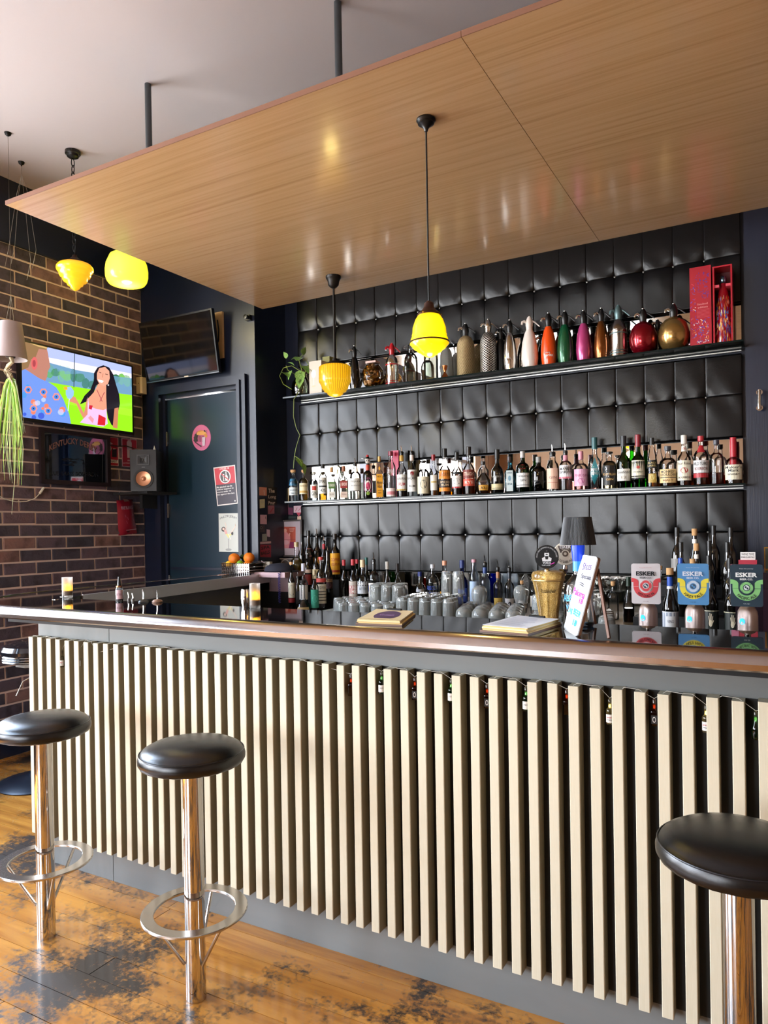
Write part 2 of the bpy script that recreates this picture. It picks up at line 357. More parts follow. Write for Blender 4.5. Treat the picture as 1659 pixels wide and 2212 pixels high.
# door wall, return and back wall
wd = struct('wall_door')
dx0, dx1, dz = -4.275, -3.50, 2.52
MB().box(BX, dx0, DY, DY+.15, 0, CZ).build('wall_piece', navy, wd); MB().box(dx1, RX, DY, DY+.15, 0, CZ).build('wall_piece', navy, wd); MB().box(dx0, dx1, DY, DY+.15, dz, CZ).build('wall_piece', navy, wd)
MB().box(RX-.12, RX, DY+.15, WY+.1, 0, CZ).build('return_wall', navy, wd)
MB().box(BX, RX-.12, DY+.9, DY+1.0, 0, CZ).build('room_beyond', blackm, wd)
wb = struct('wall_back')
MB().box(RX, 3.6, WY, WY+.2, 0, CZ).build('wall_face', navy, wb)
tr = struct('trim_1'); MB().box(-.2, .02, 4.47, WY, 0, CZ).build('pilaster', navy, tr)
tr = struct('trim_2'); MB().box(.86, 3.4, 4.44, WY, 0, CZ).build('wall_boxing', navy, tr)
# door
dr = struct('door_1')
for (a, b, z0, z1, t, y) in ((dx0-.07, dx0+.0, 0, dz+.07, .03, 0), (dx1, dx1+.07, 0, dz+.07, .03, 0), (dx0, dx1, dz, dz+.07, .03, 0)):
    MB().box(a, b, DY-t, DY, z0, z1).build('architrave', navy, dr)
for (a, b, z0, z1) in ((dx0-.03, dx0+.0, 0, dz+.03), (dx1, dx1+.03, 0, dz+.03), (dx0, dx1, dz, dz+.03)):
    MB().box(a, b, DY-.045, DY-.03, z0, z1).build('moulding', navy, dr)
MB().box(dx0, dx0+.025, DY, DY+.14, 0, dz).box(dx1-.025, dx1, DY, DY+.14, 0, dz).box(dx0+.025, dx1-.025, DY, DY+.14, dz-.025, dz).build('door_lining', navy, dr)
leafw = .70
lf = MB().box(0, leafw, 0, .04, .01, dz-.035).build('door_leaf', doorm, dr, loc=(dx0+.027, DY+.022, 0)); lf.rotation_euler = (0, 0, 0)
for z in (1.06, 1.62, 2.18):
    h = MB().box(dx0+.018, dx0+.04, DY+.004, DY+.02, z-.05, z+.05); h.lathe([(.006, -.055), (.006, .055)], 8, (dx0+.028, DY+.008, z)); h.build('hinge', steel, dr)
MB().box(dx0+.05, dx0+.7, DY+.005, DY+.02, 1.16, 1.18).build('door_rail', navy, dr)

# ------------------------------------------------------------------ tufted wall
TX0, TX1, PIT = -3.2, -.22, .164
seams = [-3.027+PIT*k for k in range(17)]
def tuft(name, z0, z1, zb, label):
    t = thing(name, label, 'wall panel', ((TX0+TX1)/2, 4.5, z0), 0, 'tufted leather panels behind the bar')
    xs = []; prev = TX0
    for s_ in seams+[TX1]:
        Wc = s_-prev; off = [0, .001, .0025, .0045, .0075, .012, .02, .032, .048, .065]; xs += [prev+q for q in off if q < Wc*.48]+[prev+Wc/2]+[s_-q for q in off[:0:-1] if q < Wc*.48]; prev = s_
    xs.append(TX1); zs = []
    for a, b in ((z0, zb), (zb, z1)):
        off = [0, .001, .0025, .0045, .0075, .012, .02, .032, .05, .075, .1]; zs += [a+q for q in off]+[(a+b)/2]+[b-q for q in off[:0:-1]]
    zs.append(z1); m = MB(); V = []
    for z in zs:
        for x in xs:
            dxs = min(min(abs(x-q) for q in seams), (x-TX0)+.004, (TX1-x)+.004); dzs = abs(z-zb); de = min(z-z0, z1-z)
            p = (1-math.exp(-dxs/.0025))*.8+.2*(1-(1-min(1, dxs/.08))**2)
            qb = .75 if z0 > 2.5 else .2; q = (1-math.exp(-dzs/.0025))*(1-qb)+qb*(1-(1-min(1, dzs/.12))**2)
            k = min(range(17), key=lambda i: abs(x-seams[i])); rb = math.hypot(x-seams[k], (z-zb)*.9)
            d = .036+.0034*p+(.010 if z0 > 2.5 else .0034)*q; d -= .015*math.exp(-(rb/.019)**1.3)
            d += .0018*math.sin(x*41+z*23)*math.exp(-dzs/.1)
            d *= min(1, .6+.4*math.sqrt(max(0, min(1, de/.006)))) if de < .006 else 1
            V.append((x, 4.53-d, z))
    nx = len(xs); F = [(j*nx+i, j*nx+i+1, (j+1)*nx+i+1, (j+1)*nx+i) for j in range(len(zs)-1) for i in range(nx-1)]
    m.add(V, F); m.box(TX0, TX1, 4.53, WY, z0, z1); c = m.build('leather_cover', leather, None, True, angle=60)
    c.parent = t; c.matrix_parent_inverse = Matrix.Translation(-t.location)
    b0 = None
    for q in seams:
        if b0 is None:
            b0 = MB().lathe([(0, -.006), (.005, -.005), (.0082, -.001), (.0085, .002), (0, .003)], 12, T=lambda x, y, z: (x, z, y)).build('button', mat('leather_button', '#6a6864', .2, .6), t, True); b = b0
        else: b = b0.copy(); COL.objects.link(b)
        b.location = (q-(TX0+TX1)/2, 4.506-4.5, zb-z0)
    return t
tuft('tufted_panel', 2.665, 3.22, 2.932, 'black buttoned leather panel above the top shelf, under the wooden canopy')
tuft('tufted_panel', 1.925, 2.39, 2.163, 'black buttoned leather panel between the two glass shelves')
tuft('tufted_panel', 1.152, 1.635, 1.402, 'black buttoned leather panel below the bottle shelf, above the back counter')
for (z0, z1, lb) in ((2.41, 2.66, 'mirror strip behind the soda siphons on the top shelf'), (1.655, 1.92, 'mirror strip behind the spirit bottles on the middle shelf'), (.93, 1.149, 'low mirror strip behind the glasses on the back counter')):
    t = thing('mirror_strip', lb, 'mirror', ((TX0+TX1)/2, 4.52, z0)); c = (TX0+TX1)/2
    for a, b in ((TX0, -1.72), (-1.718, TX1)): MB().box(a-c, b-c, 0, .019, 0, z1-z0).build('mirror_pane', mirrorm, t)
# shelves
shg = mat('shelf_glass', '#0b1614', .12, spec=.2)
def shelf(zt, label):
    c = (TX0+TX1)/2; t = thing('glass_shelf', label, 'shelf', (c, 4.4, zt-.012), 0, 'glass shelves on the tufted wall')
    for a, b in ((TX0-.01, -1.95), (-1.948, -.9), (-.898, TX1+.02)): MB().box(a-c, b-c, -.1, .098, .002, .012).build('glass_pane', shg, t)
    MB().box(TX0+.02-c, TX1-c, .086, .098, -.009, -.003).build('channel', mat('aluminium', '#c8c8c4', .35, 1.), t)
ZT, ZM = 2.42, 1.662
shelf(ZT, 'upper glass shelf holding the soda siphons'); shelf(ZM, 'middle glass shelf holding the spirit bottles')

# ------------------------------------------------------------------ canopy, rods
cx0, cy0, cy1, cz = -3.2, 2.154, 4.07, 3.0
t = thing('wooden_canopy', 'large glossy plywood canopy hung over the bar', 'canopy', (-1., 3.1, cz))
for a, b in ((cx0, -.8885), (-.8865, 1.6)):
    MB().box(a+1, b+1, cy0-3.1+.003, cy1-3.1, 0, .02).build('plywood_sheet', ply, t); MB().box(a+1, b+1, cy0-3.1, cy0-3.1+.003, .0, .02).build('edge_band', mat('edge_veneer', '#7c5440', .6), t)
MB().box(-.93+1, -.845+1, cy0-3.1+.05, cy1-3.1-.05, .02, .045).build('joint_batten', ply, t)
for x in (-2.911, -1.732, -.55):
    t = thing('hanger_rod', {-2.911: 'grey steel rod holding up the canopy, left one', -1.732: 'grey steel rod holding up the canopy, middle one', -.55: 'grey steel rod holding up the canopy, right one'}[x], 'rod', (x, 2.775, 3.02))
    MB().lathe([(0, 0), (.017, 0), (.017, .78), (0, .78)], 14).build('rod_tube', mat('grey_rod', '#4c5054', .4, .5), t, True)
    MB().lathe([(0, 0), (.03, 0), (.03, .006), (0, .006)], 14).build('foot_plate', mat('grey_rod'), t)

# ------------------------------------------------------------------ bar
FY, PY = 2.05, 2.10     # slat face, panel face
BZ = 1.15
bar = thing('bar_counter', 'long bar counter with grey panelling and upright cream slats', 'bar', (-1., 2.1, 0))
def rel(o): o.location = o.location-bar.location; return o
def bpart(m, name, mt, smooth=False, angle=None): o = m.build(name, mt, bar, smooth, loc=(1., -2.1, 0), angle=angle); return o
XE = 1.3
bpart(MB().box(-2.94, -2.4845, PY, 2.20, 0, 1.09), 'front_panel', greyp); bpart(MB().box(-2.4815, XE, PY, 2.20, 0, 1.09), 'front_panel', greyp)
bpart(MB().box(-3.13, -2.94, 2.3, 2.36, 0, 1.09), 'corner_panel', greyp); bpart(MB().prism([(-3.13, 2.36), (-3.34, 4.165), (-3.39, 4.165), (-3.18, 2.36)][::-1], 0, 1.09), 'side_panel', greyp)
bpart(MB().box(-2.935, XE, PY-.003, PY, .139, .998), 'slat_backing', darkpanel)
sl = None; k = 0; x = -2.94
while x < XE-.03:
    if sl is None:
        m = MB(); b = .002; z0, z1 = .137, 1.0
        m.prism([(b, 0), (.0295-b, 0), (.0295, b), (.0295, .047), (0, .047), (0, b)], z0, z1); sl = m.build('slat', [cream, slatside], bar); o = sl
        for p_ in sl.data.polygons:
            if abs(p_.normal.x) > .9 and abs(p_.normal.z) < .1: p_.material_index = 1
    else: o = sl.copy(); COL.objects.link(o)
    o.location = (x+1., FY-2.1, random.uniform(-.002, .002)); x += .0597
# counter top outline: front straight, rounded corner, left run back to the door wall
def outline(off):
    """front/left outer edge of the top, pushed outward by off"""
    pts = [(XE, 1.925-off)]
    cxx, cyy, R_ = -2.85, 2.525, .60
    for i in range(13):
        a = -PI/2-(PI/2)*i/12; pts.append((cxx+(R_+off)*math.cos(a), cyy+(R_+off)*math.sin(a)))
    pts.append((-3.45-off, DY-.01)); return pts
inner = [(-3.24, DY-.01), (-3.05, 2.42), (-2.95, 2.268), (XE, 2.268)]
m = MB(); P = outline(0)+inner; m.prism(P[::-1], 1.108, BZ); bpart(m, 'worktop', bartop)
# rail: swept profile round the outer edge
prof = [(.0, BZ), (.003, BZ+.003), (.016, BZ+.0025), (.034, BZ-.004), (.046, BZ-.014), (.052, BZ-.026), (.050, BZ-.040), (.044, BZ-.0445), (.0, BZ-.045)]
m = MB(); O0 = [outline(o_) for o_, _ in prof]; n = len(O0[0]); V = []
for i in range(n):
    for j, (o_, z) in enumerate(prof): V.append((*O0[j][i], z))
K = len(prof); F = [(i*K+j, i*K+j+1, (i+1)*K+j+1, (i+1)*K+j) for i in range(n-1) for j in range(K-1)]
m.add(V, F); bpart(m, 'edge_rail', railm, True, 30)
bpart(MB().box(-2.9, XE, 1.93, 2.10, 1.085, 1.107), 'top_underlay', blackm)
# steel inner edge of the side run and of the front run
m = MB(); m.prism([(-3.24, DY-.012), (-3.05, 2.42), (-3.042, 2.421), (-3.232, DY-.012)], 1.085, BZ+.001); bpart(m, 'steel_edge', mat('dull_steel', '#d8d4ce', .42, .85))
for (x, y) in ((-3.02, 2.32), (-2.93, 2.21)):
    bpart(MB().lathe([(0, 0), (.018, 0), (.018, .0015), (.014, .002), (0, .0005)], 16, (x-.03, y, BZ)), 'drain_ring', chrome)
bpart(MB().box(-3.28, XE, 2.2, 2.268, .0, .0), 'plinth', blackm) if 0 else None
bpart(MB().box(-2.9, XE, 2.30, 2.78, .86, .90), 'service_shelf', steel); bpart(MB().box(-2.9, XE, 2.2, 2.30, .3, .9), 'shelf_upstand', blackm)
bpart(MB().box(-2.9, XE, 2.72, 2.78, 0, .86), 'shelf_front', blackm)

# back counter
bc = thing('back_counter', 'dark back counter under the tufted wall', 'counter', (-1., 4.1, 0))
MB().box(-1.62, 2.4, -.68, .42, 0, .90).build('cabinet_body', blackm, bc); MB().box(-1.65, 2.4, -.72, .42, .90, .93).build('counter_top', mat('counter_laminate', '#b8bcb8', .3), bc)

# ------------------------------------------------------------------ bottles
PROF = {  # (radius/R, height/H) of the glass up to the mouth at 1
 'std':   [(0,0),(.9,0),(1,.02),(1,.60),(.97,.66),(.80,.71),(.50,.75),(.38,.80),(.36,.93),(.42,.94),(.42,1)],
 'tall':  [(0,0),(.92,0),(1,.02),(1,.56),(.95,.62),(.70,.68),(.44,.73),(.36,.80),(.34,.94),(.40,.95),(.40,1)],
 'wine':  [(0,0),(.92,0),(1,.02),(1,.55),(.96,.61),(.75,.68),(.50,.74),(.38,.80),(.36,1)],
 'burg':  [(0,0),(.92,0),(1,.02),(1,.42),(.92,.50),(.66,.62),(.42,.74),(.36,.82),(.36,1)],
 'squat': [(0,0),(.92,0),(1,.03),(1,.62),(.94,.70),(.70,.77),(.42,.80),(.34,.84),(.33,1)],
 'round': [(0,0),(.6,0),(.82,.03),(.97,.18),(1,.30),(.93,.45),(.72,.57),(.42,.66),(.28,.72),(.26,1)],
 'square':[(0,0),(.94,0),(1,.02),(1,.58),(.96,.64),(.72,.70),(.44,.74),(.36,.78),(.35,1)],
 'bell':  [(0,0),(.85,0),(.93,.02),(1,.45),(1,.56),(.90,.66),(.60,.72),(.36,.77),(.33,1)],
 'cone':  [(0,0),(.94,0),(1,.02),(.98,.2),(.80,.55),(.62,.75),(.40,.86),(.34,1)],
 'slim':  [(0,0),(.9,0),(1,.02),(1,.66),(.9,.74),(.62,.80),(.50,.84),(.48,1)],
 'flare': [(0,0),(.72,0),(.80,.04),(1,.52),(1,.60),(.86,.68),(.46,.73),(.36,.77),(.36,1)],
 'decanter':[(0,0),(.92,0),(1,.04),(.98,.14),(.80,.30),(.42,.42),(.26,.50),(.24,1)],
}
def rad(typ, f):
    p = PROF[typ]
    for (r0_, z0), (r1, z1) in zip(p[1:], p[2:]):
        if z0 <= f <= z1: return r0_+(r1-r0_)*(f-z0)/max(z1-z0, 1e-6)
    return p[-1][0]
GL = {'clear': ('clear_glass', '#ffffff', .07), 'green': ('green_glass', '#2f7a2c', .25), 'dgreen': ('dark_green_glass', '#0e2a12', .3), 'blue': ('pale_blue_glass', '#8fd0e2', .25),
      'amber': ('amber_glass', '#8a4416', .2), 'dark': ('dark_glass', '#0c0705', .1), 'frost': ('frosted_glass', '#dfe9f2', .5), 'cobalt': ('cobalt_glass', '#1b3fae', .4), 'aqua': ('aqua_glass', '#6fb9c4', .3), 'pinkg':('pink_glass', '#f0b8c0', .25)}
def liquid(c):
    n = 'liquid_'+c.strip('#')
    if n in MATS: return MATS[n]
    m = glass(n, c, 0, 1.35, .45); return m
def capmat(c): return mat('cap_'+c.strip('#'), c, .35)
NB = [0]
def bottle(px, wpx, top, Y, z0, typ, gl, cap, labels, desc, group, liq=None, name='bottle', X=None, extra=None, kids=True):
    """cap = (kind, colour, height m); labels = [(colour, f0, f1, half angle, [(text, v0, v1, colour, u half)])]; liq = (colour, level)"""
    P = at(px, top, 1, Y); ztop = P[2]; f = fwd((P[0], Y, ztop)); R = wpx*f/FPX/2*.97; x = P[0]
    kind, cc, ch = cap; H = ztop-z0-ch*(.62 if kind in ('screw', 'wax', 'cork', 'stopper') else .9)
    t = thing(name, desc, 'bottle', (x, Y, z0), face_cam((x, Y)), group)
    sq = 6 if typ == 'square' else 0; seg = 24 if sq else 20
    Rb = R*(.88 if sq else 1); pr = [(r*Rb, z*H) for r, z in PROF[typ]]; pr[-1] = (pr[-1][0], H)
    gn = GL[gl]; gm = glass(gn[0], gn[1], 0, 1.5, gn[2]) if gl != 'dark' else mat('dark_bottle_glass', '#0a0806', .06, coat=.6)
    MB().lathe(pr, seg, sq=sq).build('glass_body', gm, t, True)
    if liq:
        c, lv = liq; zc = lv*H; q = [(0, .004)]+[(max(r*Rb-.0022, .001), z*H) for r, z in PROF[typ][1:] if .004 < z*H < zc]+[(rad(typ, lv)*Rb-.0022, zc), (0, zc)]
        if len(q) > 2: q.insert(1, (PROF[typ][1][0]*Rb-.003, .004)); MB().lathe(q, seg, sq=sq).build('liquid', liquid(c), t, True)
    rn = pr[-1][0]
    if kind == 'screw': MB().lathe([(0, H-ch*.38), (rn+.0015, H-ch*.38), (rn+.0015, H+ch*.6), (rn, H+ch*.62), (0, H+ch*.62)], 16).build('cap', capmat(cc), t, True)
    elif kind == 'wax':
        MB().lathe([(0, H-ch*.9), (rn+.004, H-ch*.95), (rn+.002, H-ch*.4), (rn+.003, H+ch*.3), (rn+.001, H+ch*.62), (0, H+ch*.62)], 16).build('wax_seal', capmat(cc), t, True)
    elif kind == 'cork': MB().lathe([(0, H-.004), (rn-.002, H-.004), (rn-.001, H), (rn*1.25, H+.001), (rn*1.25, H+ch*.62), (0, H+ch*.62)], 16).build('cork_stopper', corkm if cc == 'cork' else capmat(cc), t, True)
    elif kind == 'stopper': MB().lathe([(0, H-.004), (rn-.001, H-.004), (rn, H), (rn*1.5, H), (rn*1.55, H+ch*.55), (rn*1.4, H+ch*.62), (0, H+ch*.62)], 16).build('stopper', capmat(cc), t, True)
    elif kind == 'pour':
        MB().lathe([(0, H-.012), (rn-.001, H-.012), (rn, H), (rn+.002, H), (rn+.001, H+ch*.22), (.004, H+ch*.3), (0, H+ch*.3)], 12).build('pourer_collar', capmat('#101010'), t, True)
        MB().tube([(0, 0, H+ch*.25), (0, 0, H+ch*.6), (-.004, -.003, H+ch*.9)], [.0042, .0036, .0026], 8).build('pourer_spout', chrome, t, True)
        if cc: MB().lathe([(rn+.0012, H-.05), (rn+.0012, H-.014), (rn+.0006, H-.012)], 16).build('neck_foil', capmat(cc), t, True)
    for (lc, f0, f1, ha, tx) in labels:
        r_ = max(rad(typ, f0), rad(typ, f1))*Rb+.0006
        if sq:
            T = lambda u, v, h, a=f0, b=f1, ha=ha: (u*r_*.80*ha, -(r_+.0003+h*.0003), (a+(b-a)*v)*H)
        else:
            ra, rb_ = rad(typ, f0)*Rb, rad(typ, f1)*Rb
            def T(u, v, h, a=f0, b=f1, ha=ha, ra=ra, rb_=rb_):
                rr_ = ra+(rb_-ra)*v+.0006+h*.00025; an = u*ha*1.35; return (rr_*math.sin(an), -rr_*math.cos(an), (a+(b-a)*v)*H)
        d = Decal(T)
        if lc == 'diamond': d.poly([(-1, .42), (-.1, 0), (.9, .42), (0, 1)], tx[0][3]); tx = tx[1:]
        elif lc == 'oval': d.disc(0, .5, 1, tx[0][3], .5); tx = tx[1:]
        elif lc: d.rect(-1, 0, 1, 1, lc, 8)
        for q in tx:
            if q[0] == 'R': d.rect(-q[4], q[1], q[4], q[2], q[3], 6)
            elif q[0] == 'H':
                hc = (q[1]+q[2])/2; hh_ = q[2]-q[1]; hw_ = q[4]; d.disc(0, q[1]+hh_*.25, hw_*.62, q[3], hh_*.25)
                for (a_, b_, c2) in ((-.45, .80, .10), (-.15, 1.0, .10), (.18, .97, .10), (.50, .80, .10)): d.line(a_*hw_*.8, q[1]+hh_*.3, a_*hw_*1.5, q[1]+hh_*b_, hw_*.22, q[3])
                d.line(hw_*.3, q[1]+hh_*.15, hw_*1.05, q[1]+hh_*.48, hw_*.24, q[3])
            elif q[0] == 'O': d.disc(0, (q[1]+q[2])/2, q[4], q[3], (q[2]-q[1])/2)
            else: d.txt(q[0], -q[4], q[1], q[4], q[2], q[3], .01)
        d.build('label', PRINT, t)
    NB[0] += 1
    return t, H, R
W_, K_ = '#efece2', '#141414'
GM = 'spirit bottles on the middle shelf'; BTL = []
def mid(px, w, top, typ, gl, cap, labels, desc, liq=None, Y=4.392): return bottle(px, w, top, Y, ZM, typ, gl, cap, labels, desc, GM, liq)
mid(633, 20, 1015, 'slim', 'clear', ('cork', 'cork', .03), [('#3f86b0', .55, .78, .9, []), ('#dfe6e6', .22, .48, .9, [('AGAVE', .5, .8, '#46606c', .7), ('blanco', .15, .4, '#46606c', .5)])], 'leftmost clear bottle of the middle shelf, with a cork and blue label', ('#dfeef2', .7))
mid(655, 20, 1015, 'squat', 'clear', ('cork', 'cork', .03), [('#e9dcb4', .25, .62, .8, [('ANEJO', .6, .85, '#8a6a30', .8), ('R', .1, .3, '#c9a050', .9)])], 'pale gold spirit bottle with a cork, second from the left on the middle shelf', ('#d8b45c', .75))
mid(678, 18, 1020, 'squat', 'clear', ('stopper', '#c9c4b8', .025), [('#ece8dc', .1, .6, .8, [('R', .6, .9, '#c23a30', .5), ('GIN', .2, .5, K_, .6)])], 'small clear bottle with a red-topped paper label near the left end')
mid(697, 18, 1003, 'slim', 'clear', ('screw', K_, .03), [('#e6e4dc', .2, .68, .95, [('SPIRIT', .65, .85, K_, .85), ('R', .4, .5, K_, .9), ('43%', .12, .3, K_, .5)])], 'clear bottle with black print and cap, beside the green-labelled square bottle')
mid(716, 21, 1009, 'square', 'clear', ('screw', '#b98a54', .038), [('#5c7f45', .38, .60, .95, [('1800', .3, .75, '#e8e8d8', .85)]), (W_, .08, .28, .95, [('SILVER', .4, .7, '#907a60', .7)])], 'square clear tequila bottle with a green 1800 label', ('#e6f0ea', .62))
mid(742, 23, 1007, 'square', 'clear', ('screw', '#9a5b38', .038), [('#9c3a38', .38, .62, .95, [('1800', .3, .75, '#f0dcd0', .85)]), ('#e4cfc0', .06, .26, .95, [('TEQUILA', .4, .7, '#906a60', .7)])], 'square clear tequila bottle with a red 1800 label and copper cap', ('#eef2ea', .62))
mid(767, 25, 990, 'squat', 'clear', ('pour', '', .05), [('#d9d6cc', .22, .6, .95, [('TEQUILA', .68, .82, K_, .8), ('BLANCO', .4, .5, '#777777', .6), ('R', .0, .06, '#333333', 1)])], 'wide clear bottle with a tall pale label and a pourer, left of the sugar-skull bottle')
# sugar skull bottle
P = at(794, 972, 1, 4.39)
t, H, R = bottle(794, 21, 1000, 4.39, ZM, 'squat', 'dark', ('screw', K_, .01), [(None, .1, .62, .95, [('O', .1, .95, '#b04a78', .8), ('O', .2, .8, '#e8d8d0', .5), ('O', .3, .7, '#c23a60', .35), ('O', .0, .2, '#7a9a30', .3)])], 'black sugar-skull tequila bottle wearing a sombrero hat', GM, name='skull_bottle')
MB().lathe([(0, H-.004), (.008, H-.004), (.014, H+.006), (.017, H+.02), (.015, H+.034), (0, H+.04)], 16).build('skull_head', mat('skull_paint', '#d8cec6', .4), t, True)
for s_ in (-1, 1): MB().lathe([(0, 0), (.0045, 0), (.004, .002), (0, .003)], 10, T=lambda x, y, z: (x+s_*.0065, -.0145-z, y+H+.02)).build('eye', capmat('#141414'), t, True)
MB().lathe([(0, H+.032), (.020, H+.030), (.043, H+.036), (.044, H+.039), (.022, H+.037), (.014, H+.04), (.010, H+.052), (0, H+.054)], 22).build('sombrero', mblack, t, True)
MB().lathe([(0, H+.046), (.0115, H+.048), (.009, H+.06), (0, H+.064)], 14).build('pompom', capmat('#b02830'), t, True)
MB().lathe([(R*.40, H*.8), (R*.43, H*.84), (R*.43, H*.92), (R*.38, H*.97)], 14).build('neck_collar', capmat('#b8402c'), t, True)
mid(819, 19, 986, 'square', 'clear', ('screw', '#c9a050', .036), [('#dd9a22', .03, .62, 1.0, [('MEZCAL', .86, .93, K_, .6), ('Monte', .55, .72, K_, .75), ('Alban', .40, .55, K_, .75), ('R', .28, .3, K_, .6), ('AGAVE', .15, .22, K_, .5)]), ('oval', .72, .82, .5, [('O', 0, 0, '#e0a030', 1)])], 'clear bottle with a tall yellow mezcal label and gold cap')
mid(843.5, 22, 975, 'slim', 'clear', ('screw', '#7a2a3a', .03), [('#e8d8d4', .03, .22, .95, [('R', .2, .6, '#c87a80', .7)]), (None, .5, .8, .9, [('PINK', .2, .5, '#f0e0e4', .6)])], 'clear bottle with a pink upper half beside the bright pink carton', ('#dfe9ea', .5))
mid(867, 23, 963, 'tall', 'clear', ('pour', '#b89040', .06), [('#e4e0d8', .15, .52, .95, [('HAVANA', .66, .82, K_, .8), ('RUM', .3, .5, '#b03030', .5), ('R', .0, .1, '#c0a050', 1)])], 'rum bottle with gold neck foil and pourer, brown at the bottom', ('#4a2412', .14))
mid(889, 22, 962, 'tall', 'clear', ('pour', '#d8ccc4', .06), [('#e8e8e4', .12, .62, .9, [('BACARDI', .55, .67, K_, .85), ('O', .74, .92, '#b03038', .3), ('RUM', .2, .3, K_, .5)])], 'clear white-rum bottle with a pourer, beside the small black carton', ('#eef4f2', .3))
mid(914, 27, 995, 'squat', 'clear', ('stopper', K_, .02), [('#ddd2b4', .08, .58, .95, [('O', .3, .8, K_, .42), ('RUM', .44, .6, '#ddd2b4', .25)])], 'squat bottle with a cream label and round black emblem', ('#1a0e08', .4))
mid(936, 20, 982, 'tall', 'clear', ('screw', '#8a1a24', .04), [('#e6e2d4', .15, .55, .6, [('R', .5, .6, '#c0a050', .8)])], 'clear bottle with a dark red cap and a little golden spirit left', ('#c8901c', .15))
mid(960, 26, 969, 'tall', 'clear', ('screw', K_, .06), [('#e08828', .40, .60, .95, [('NEGRITA', .3, .7, '#7a3a10', .85)]), ('#2a1a12', .20, .38, .95, [('SPICED', .55, .8, '#d8b890', .7), ('RUM', .15, .45, '#d8b890', .5)]), ('#e08828', .1, .19, .95, [])], 'amber rum bottle with an orange and black label', ('#8a3c0c', .62))
mid(986, 23, 977, 'tall', 'clear', ('screw', K_, .05), [('#e8e4dc', .18, .5, .85, [('O', .3, .8, K_, .6), ('R', .0, .12, '#b03030', 1)]), ('#1a1a1a', .54, .6, .7, [])], 'clear bottle with a round black emblem label and dark red spirit', ('#4a1008', .18))
mid(1012, 26, 965, 'tall', 'clear', ('screw', '#201818', .055), [('#c84a34', .2, .37, .95, [('RYE', .3, .7, '#f0dcc8', .6)]), ('#7a3026', .38, .58, .95, [('STRAIGHT', .3, .7, '#e0c0a8', .8)])], 'whiskey bottle with a two-tone red label and dark tall cap', ('#a85a20', .2))
mid(1043.5, 34, 997, 'round', 'clear', ('cork', K_, .03), [('#c8902c', .12, .3, .5, [('12', .3, .7, K_, .4)])], 'round-bellied flask of whisky with a black stopper', ('#c88a28', .26))
mid(1073.5, 27, 971, 'tall', 'dark', ('screw', K_, .06), [('#c9b98c', .1, .25, .95, [('R', .2, .3, K_, .8)]), (None, .3, .62, .8, [('PORT', .6, .8, '#8a8478', .8), ('RESERVE', .35, .5, '#8a8478', .8)])], 'dark brown bottle with a narrow cream label low on its body')
mid(1100, 25, 987, 'square', 'blue', ('screw', '#3c3034', .035), [('#cfdcdc', .05, .68, .8, [('O', .5, .75, '#7aa0b4', .45), ('LONDON', .85, .93, '#4a6a7c', .7), ('DRY GIN', .3, .4, '#4a6a7c', .7)])], 'pale blue square gin bottle left of the green gin bottle')
mid(1128.5, 30, 975, 'squat', 'green', ('screw', '#b8b4b0', .04), [('#e6e6e2', .14, .52, .85, [('Tanqueray', .68, .86, K_, .85), ('GIN', .4, .55, K_, .4), ('R', .12, .16, K_, .9)]), ('oval', .62, .74, .42, [('O', 0, 0, '#b03028', 1), ('T', .3, .7, '#e8c8b8', .3)])], 'bright green gin bottle with a white label and round red seal')
mid(1163, 32, 987, 'squat', 'dgreen', ('screw', '#8c8c88', .035), [('diamond', .14, .6, .95, [('d', 0, 0, '#e2ded6', 0), ("HENDRICK'S", .38, .50, K_, .66), ('GIN', .22, .32, K_, .25)])], 'stout black-green gin bottle with a white diamond label')
mid(1193, 27, 960, 'slim', 'clear', ('pour', '', .07), [('#e6bca4', .06, .62, .9, [('GIN', .5, .62, '#8a5a50', .5), ('R', .3, .33, '#c88070', .7)])], 'clear bottle with a long peach label and pourer, right of the black-green bottle')
mid(1221, 29, 957, 'squat', 'clear', ('pour', '#d08898', .07), [('#e2dcde', .32, .68, .95, [('MANLY', .62, .82, K_, .75), ('SPIRITS', .38, .56, K_, .8), ('R', .0, .14, '#d07080', 1)])], 'clear gin bottle with a white and pink label, pink neck foil and pourer', ('#e8b8b0', .3))
mid(1254.5, 31, 975, 'squat', 'clear', ('screw', '#d08898', .05), [('#dca4bc', .12, .62, .92, [('PINK GIN', .55, .7, '#a04870', .8), ('O', .15, .45, '#b86890', .4)])], 'clear bottle with a pink label and pink cap, left of the teal-labelled bottle', ('#f0c8c0', .12))
mid(1284, 29, 945, 'tall', 'clear', ('screw', '#2c5c60', .07), [('diamond', .1, .72, .85, [('d', 0, 0, '#1f7c84', 0), ('R', .0, .0, K_, .0), ('NEVER', .50, .60, '#f0f0ec', .7), ('NEVER', .37, .47, '#f0f0ec', .7)])], 'clear gin bottle with a large teal hexagon label and teal cap')
mid(1316, 31, 976, 'squat', 'clear', ('stopper', K_, .02), [('#181614', .1, .66, .95, [('FOUR PILLARS', .5, .62, '#c8a060', .85), ('GIN', .25, .36, '#c8a060', .4)])], 'squat gin bottle with a black label, right of the teal-labelled bottle', ('#e6dcc0', .8))
mid(1346.5, 29, 942, 'tall', 'green', ('screw', '#2a2c30', .06), [('#e2ddd4', .16, .42, .95, [('Glenfiddich', .62, .84, K_, .85), ('12', .2, .4, '#8a7a60', .3)])], 'yellow-green whisky bottle with a white label and dark cap')
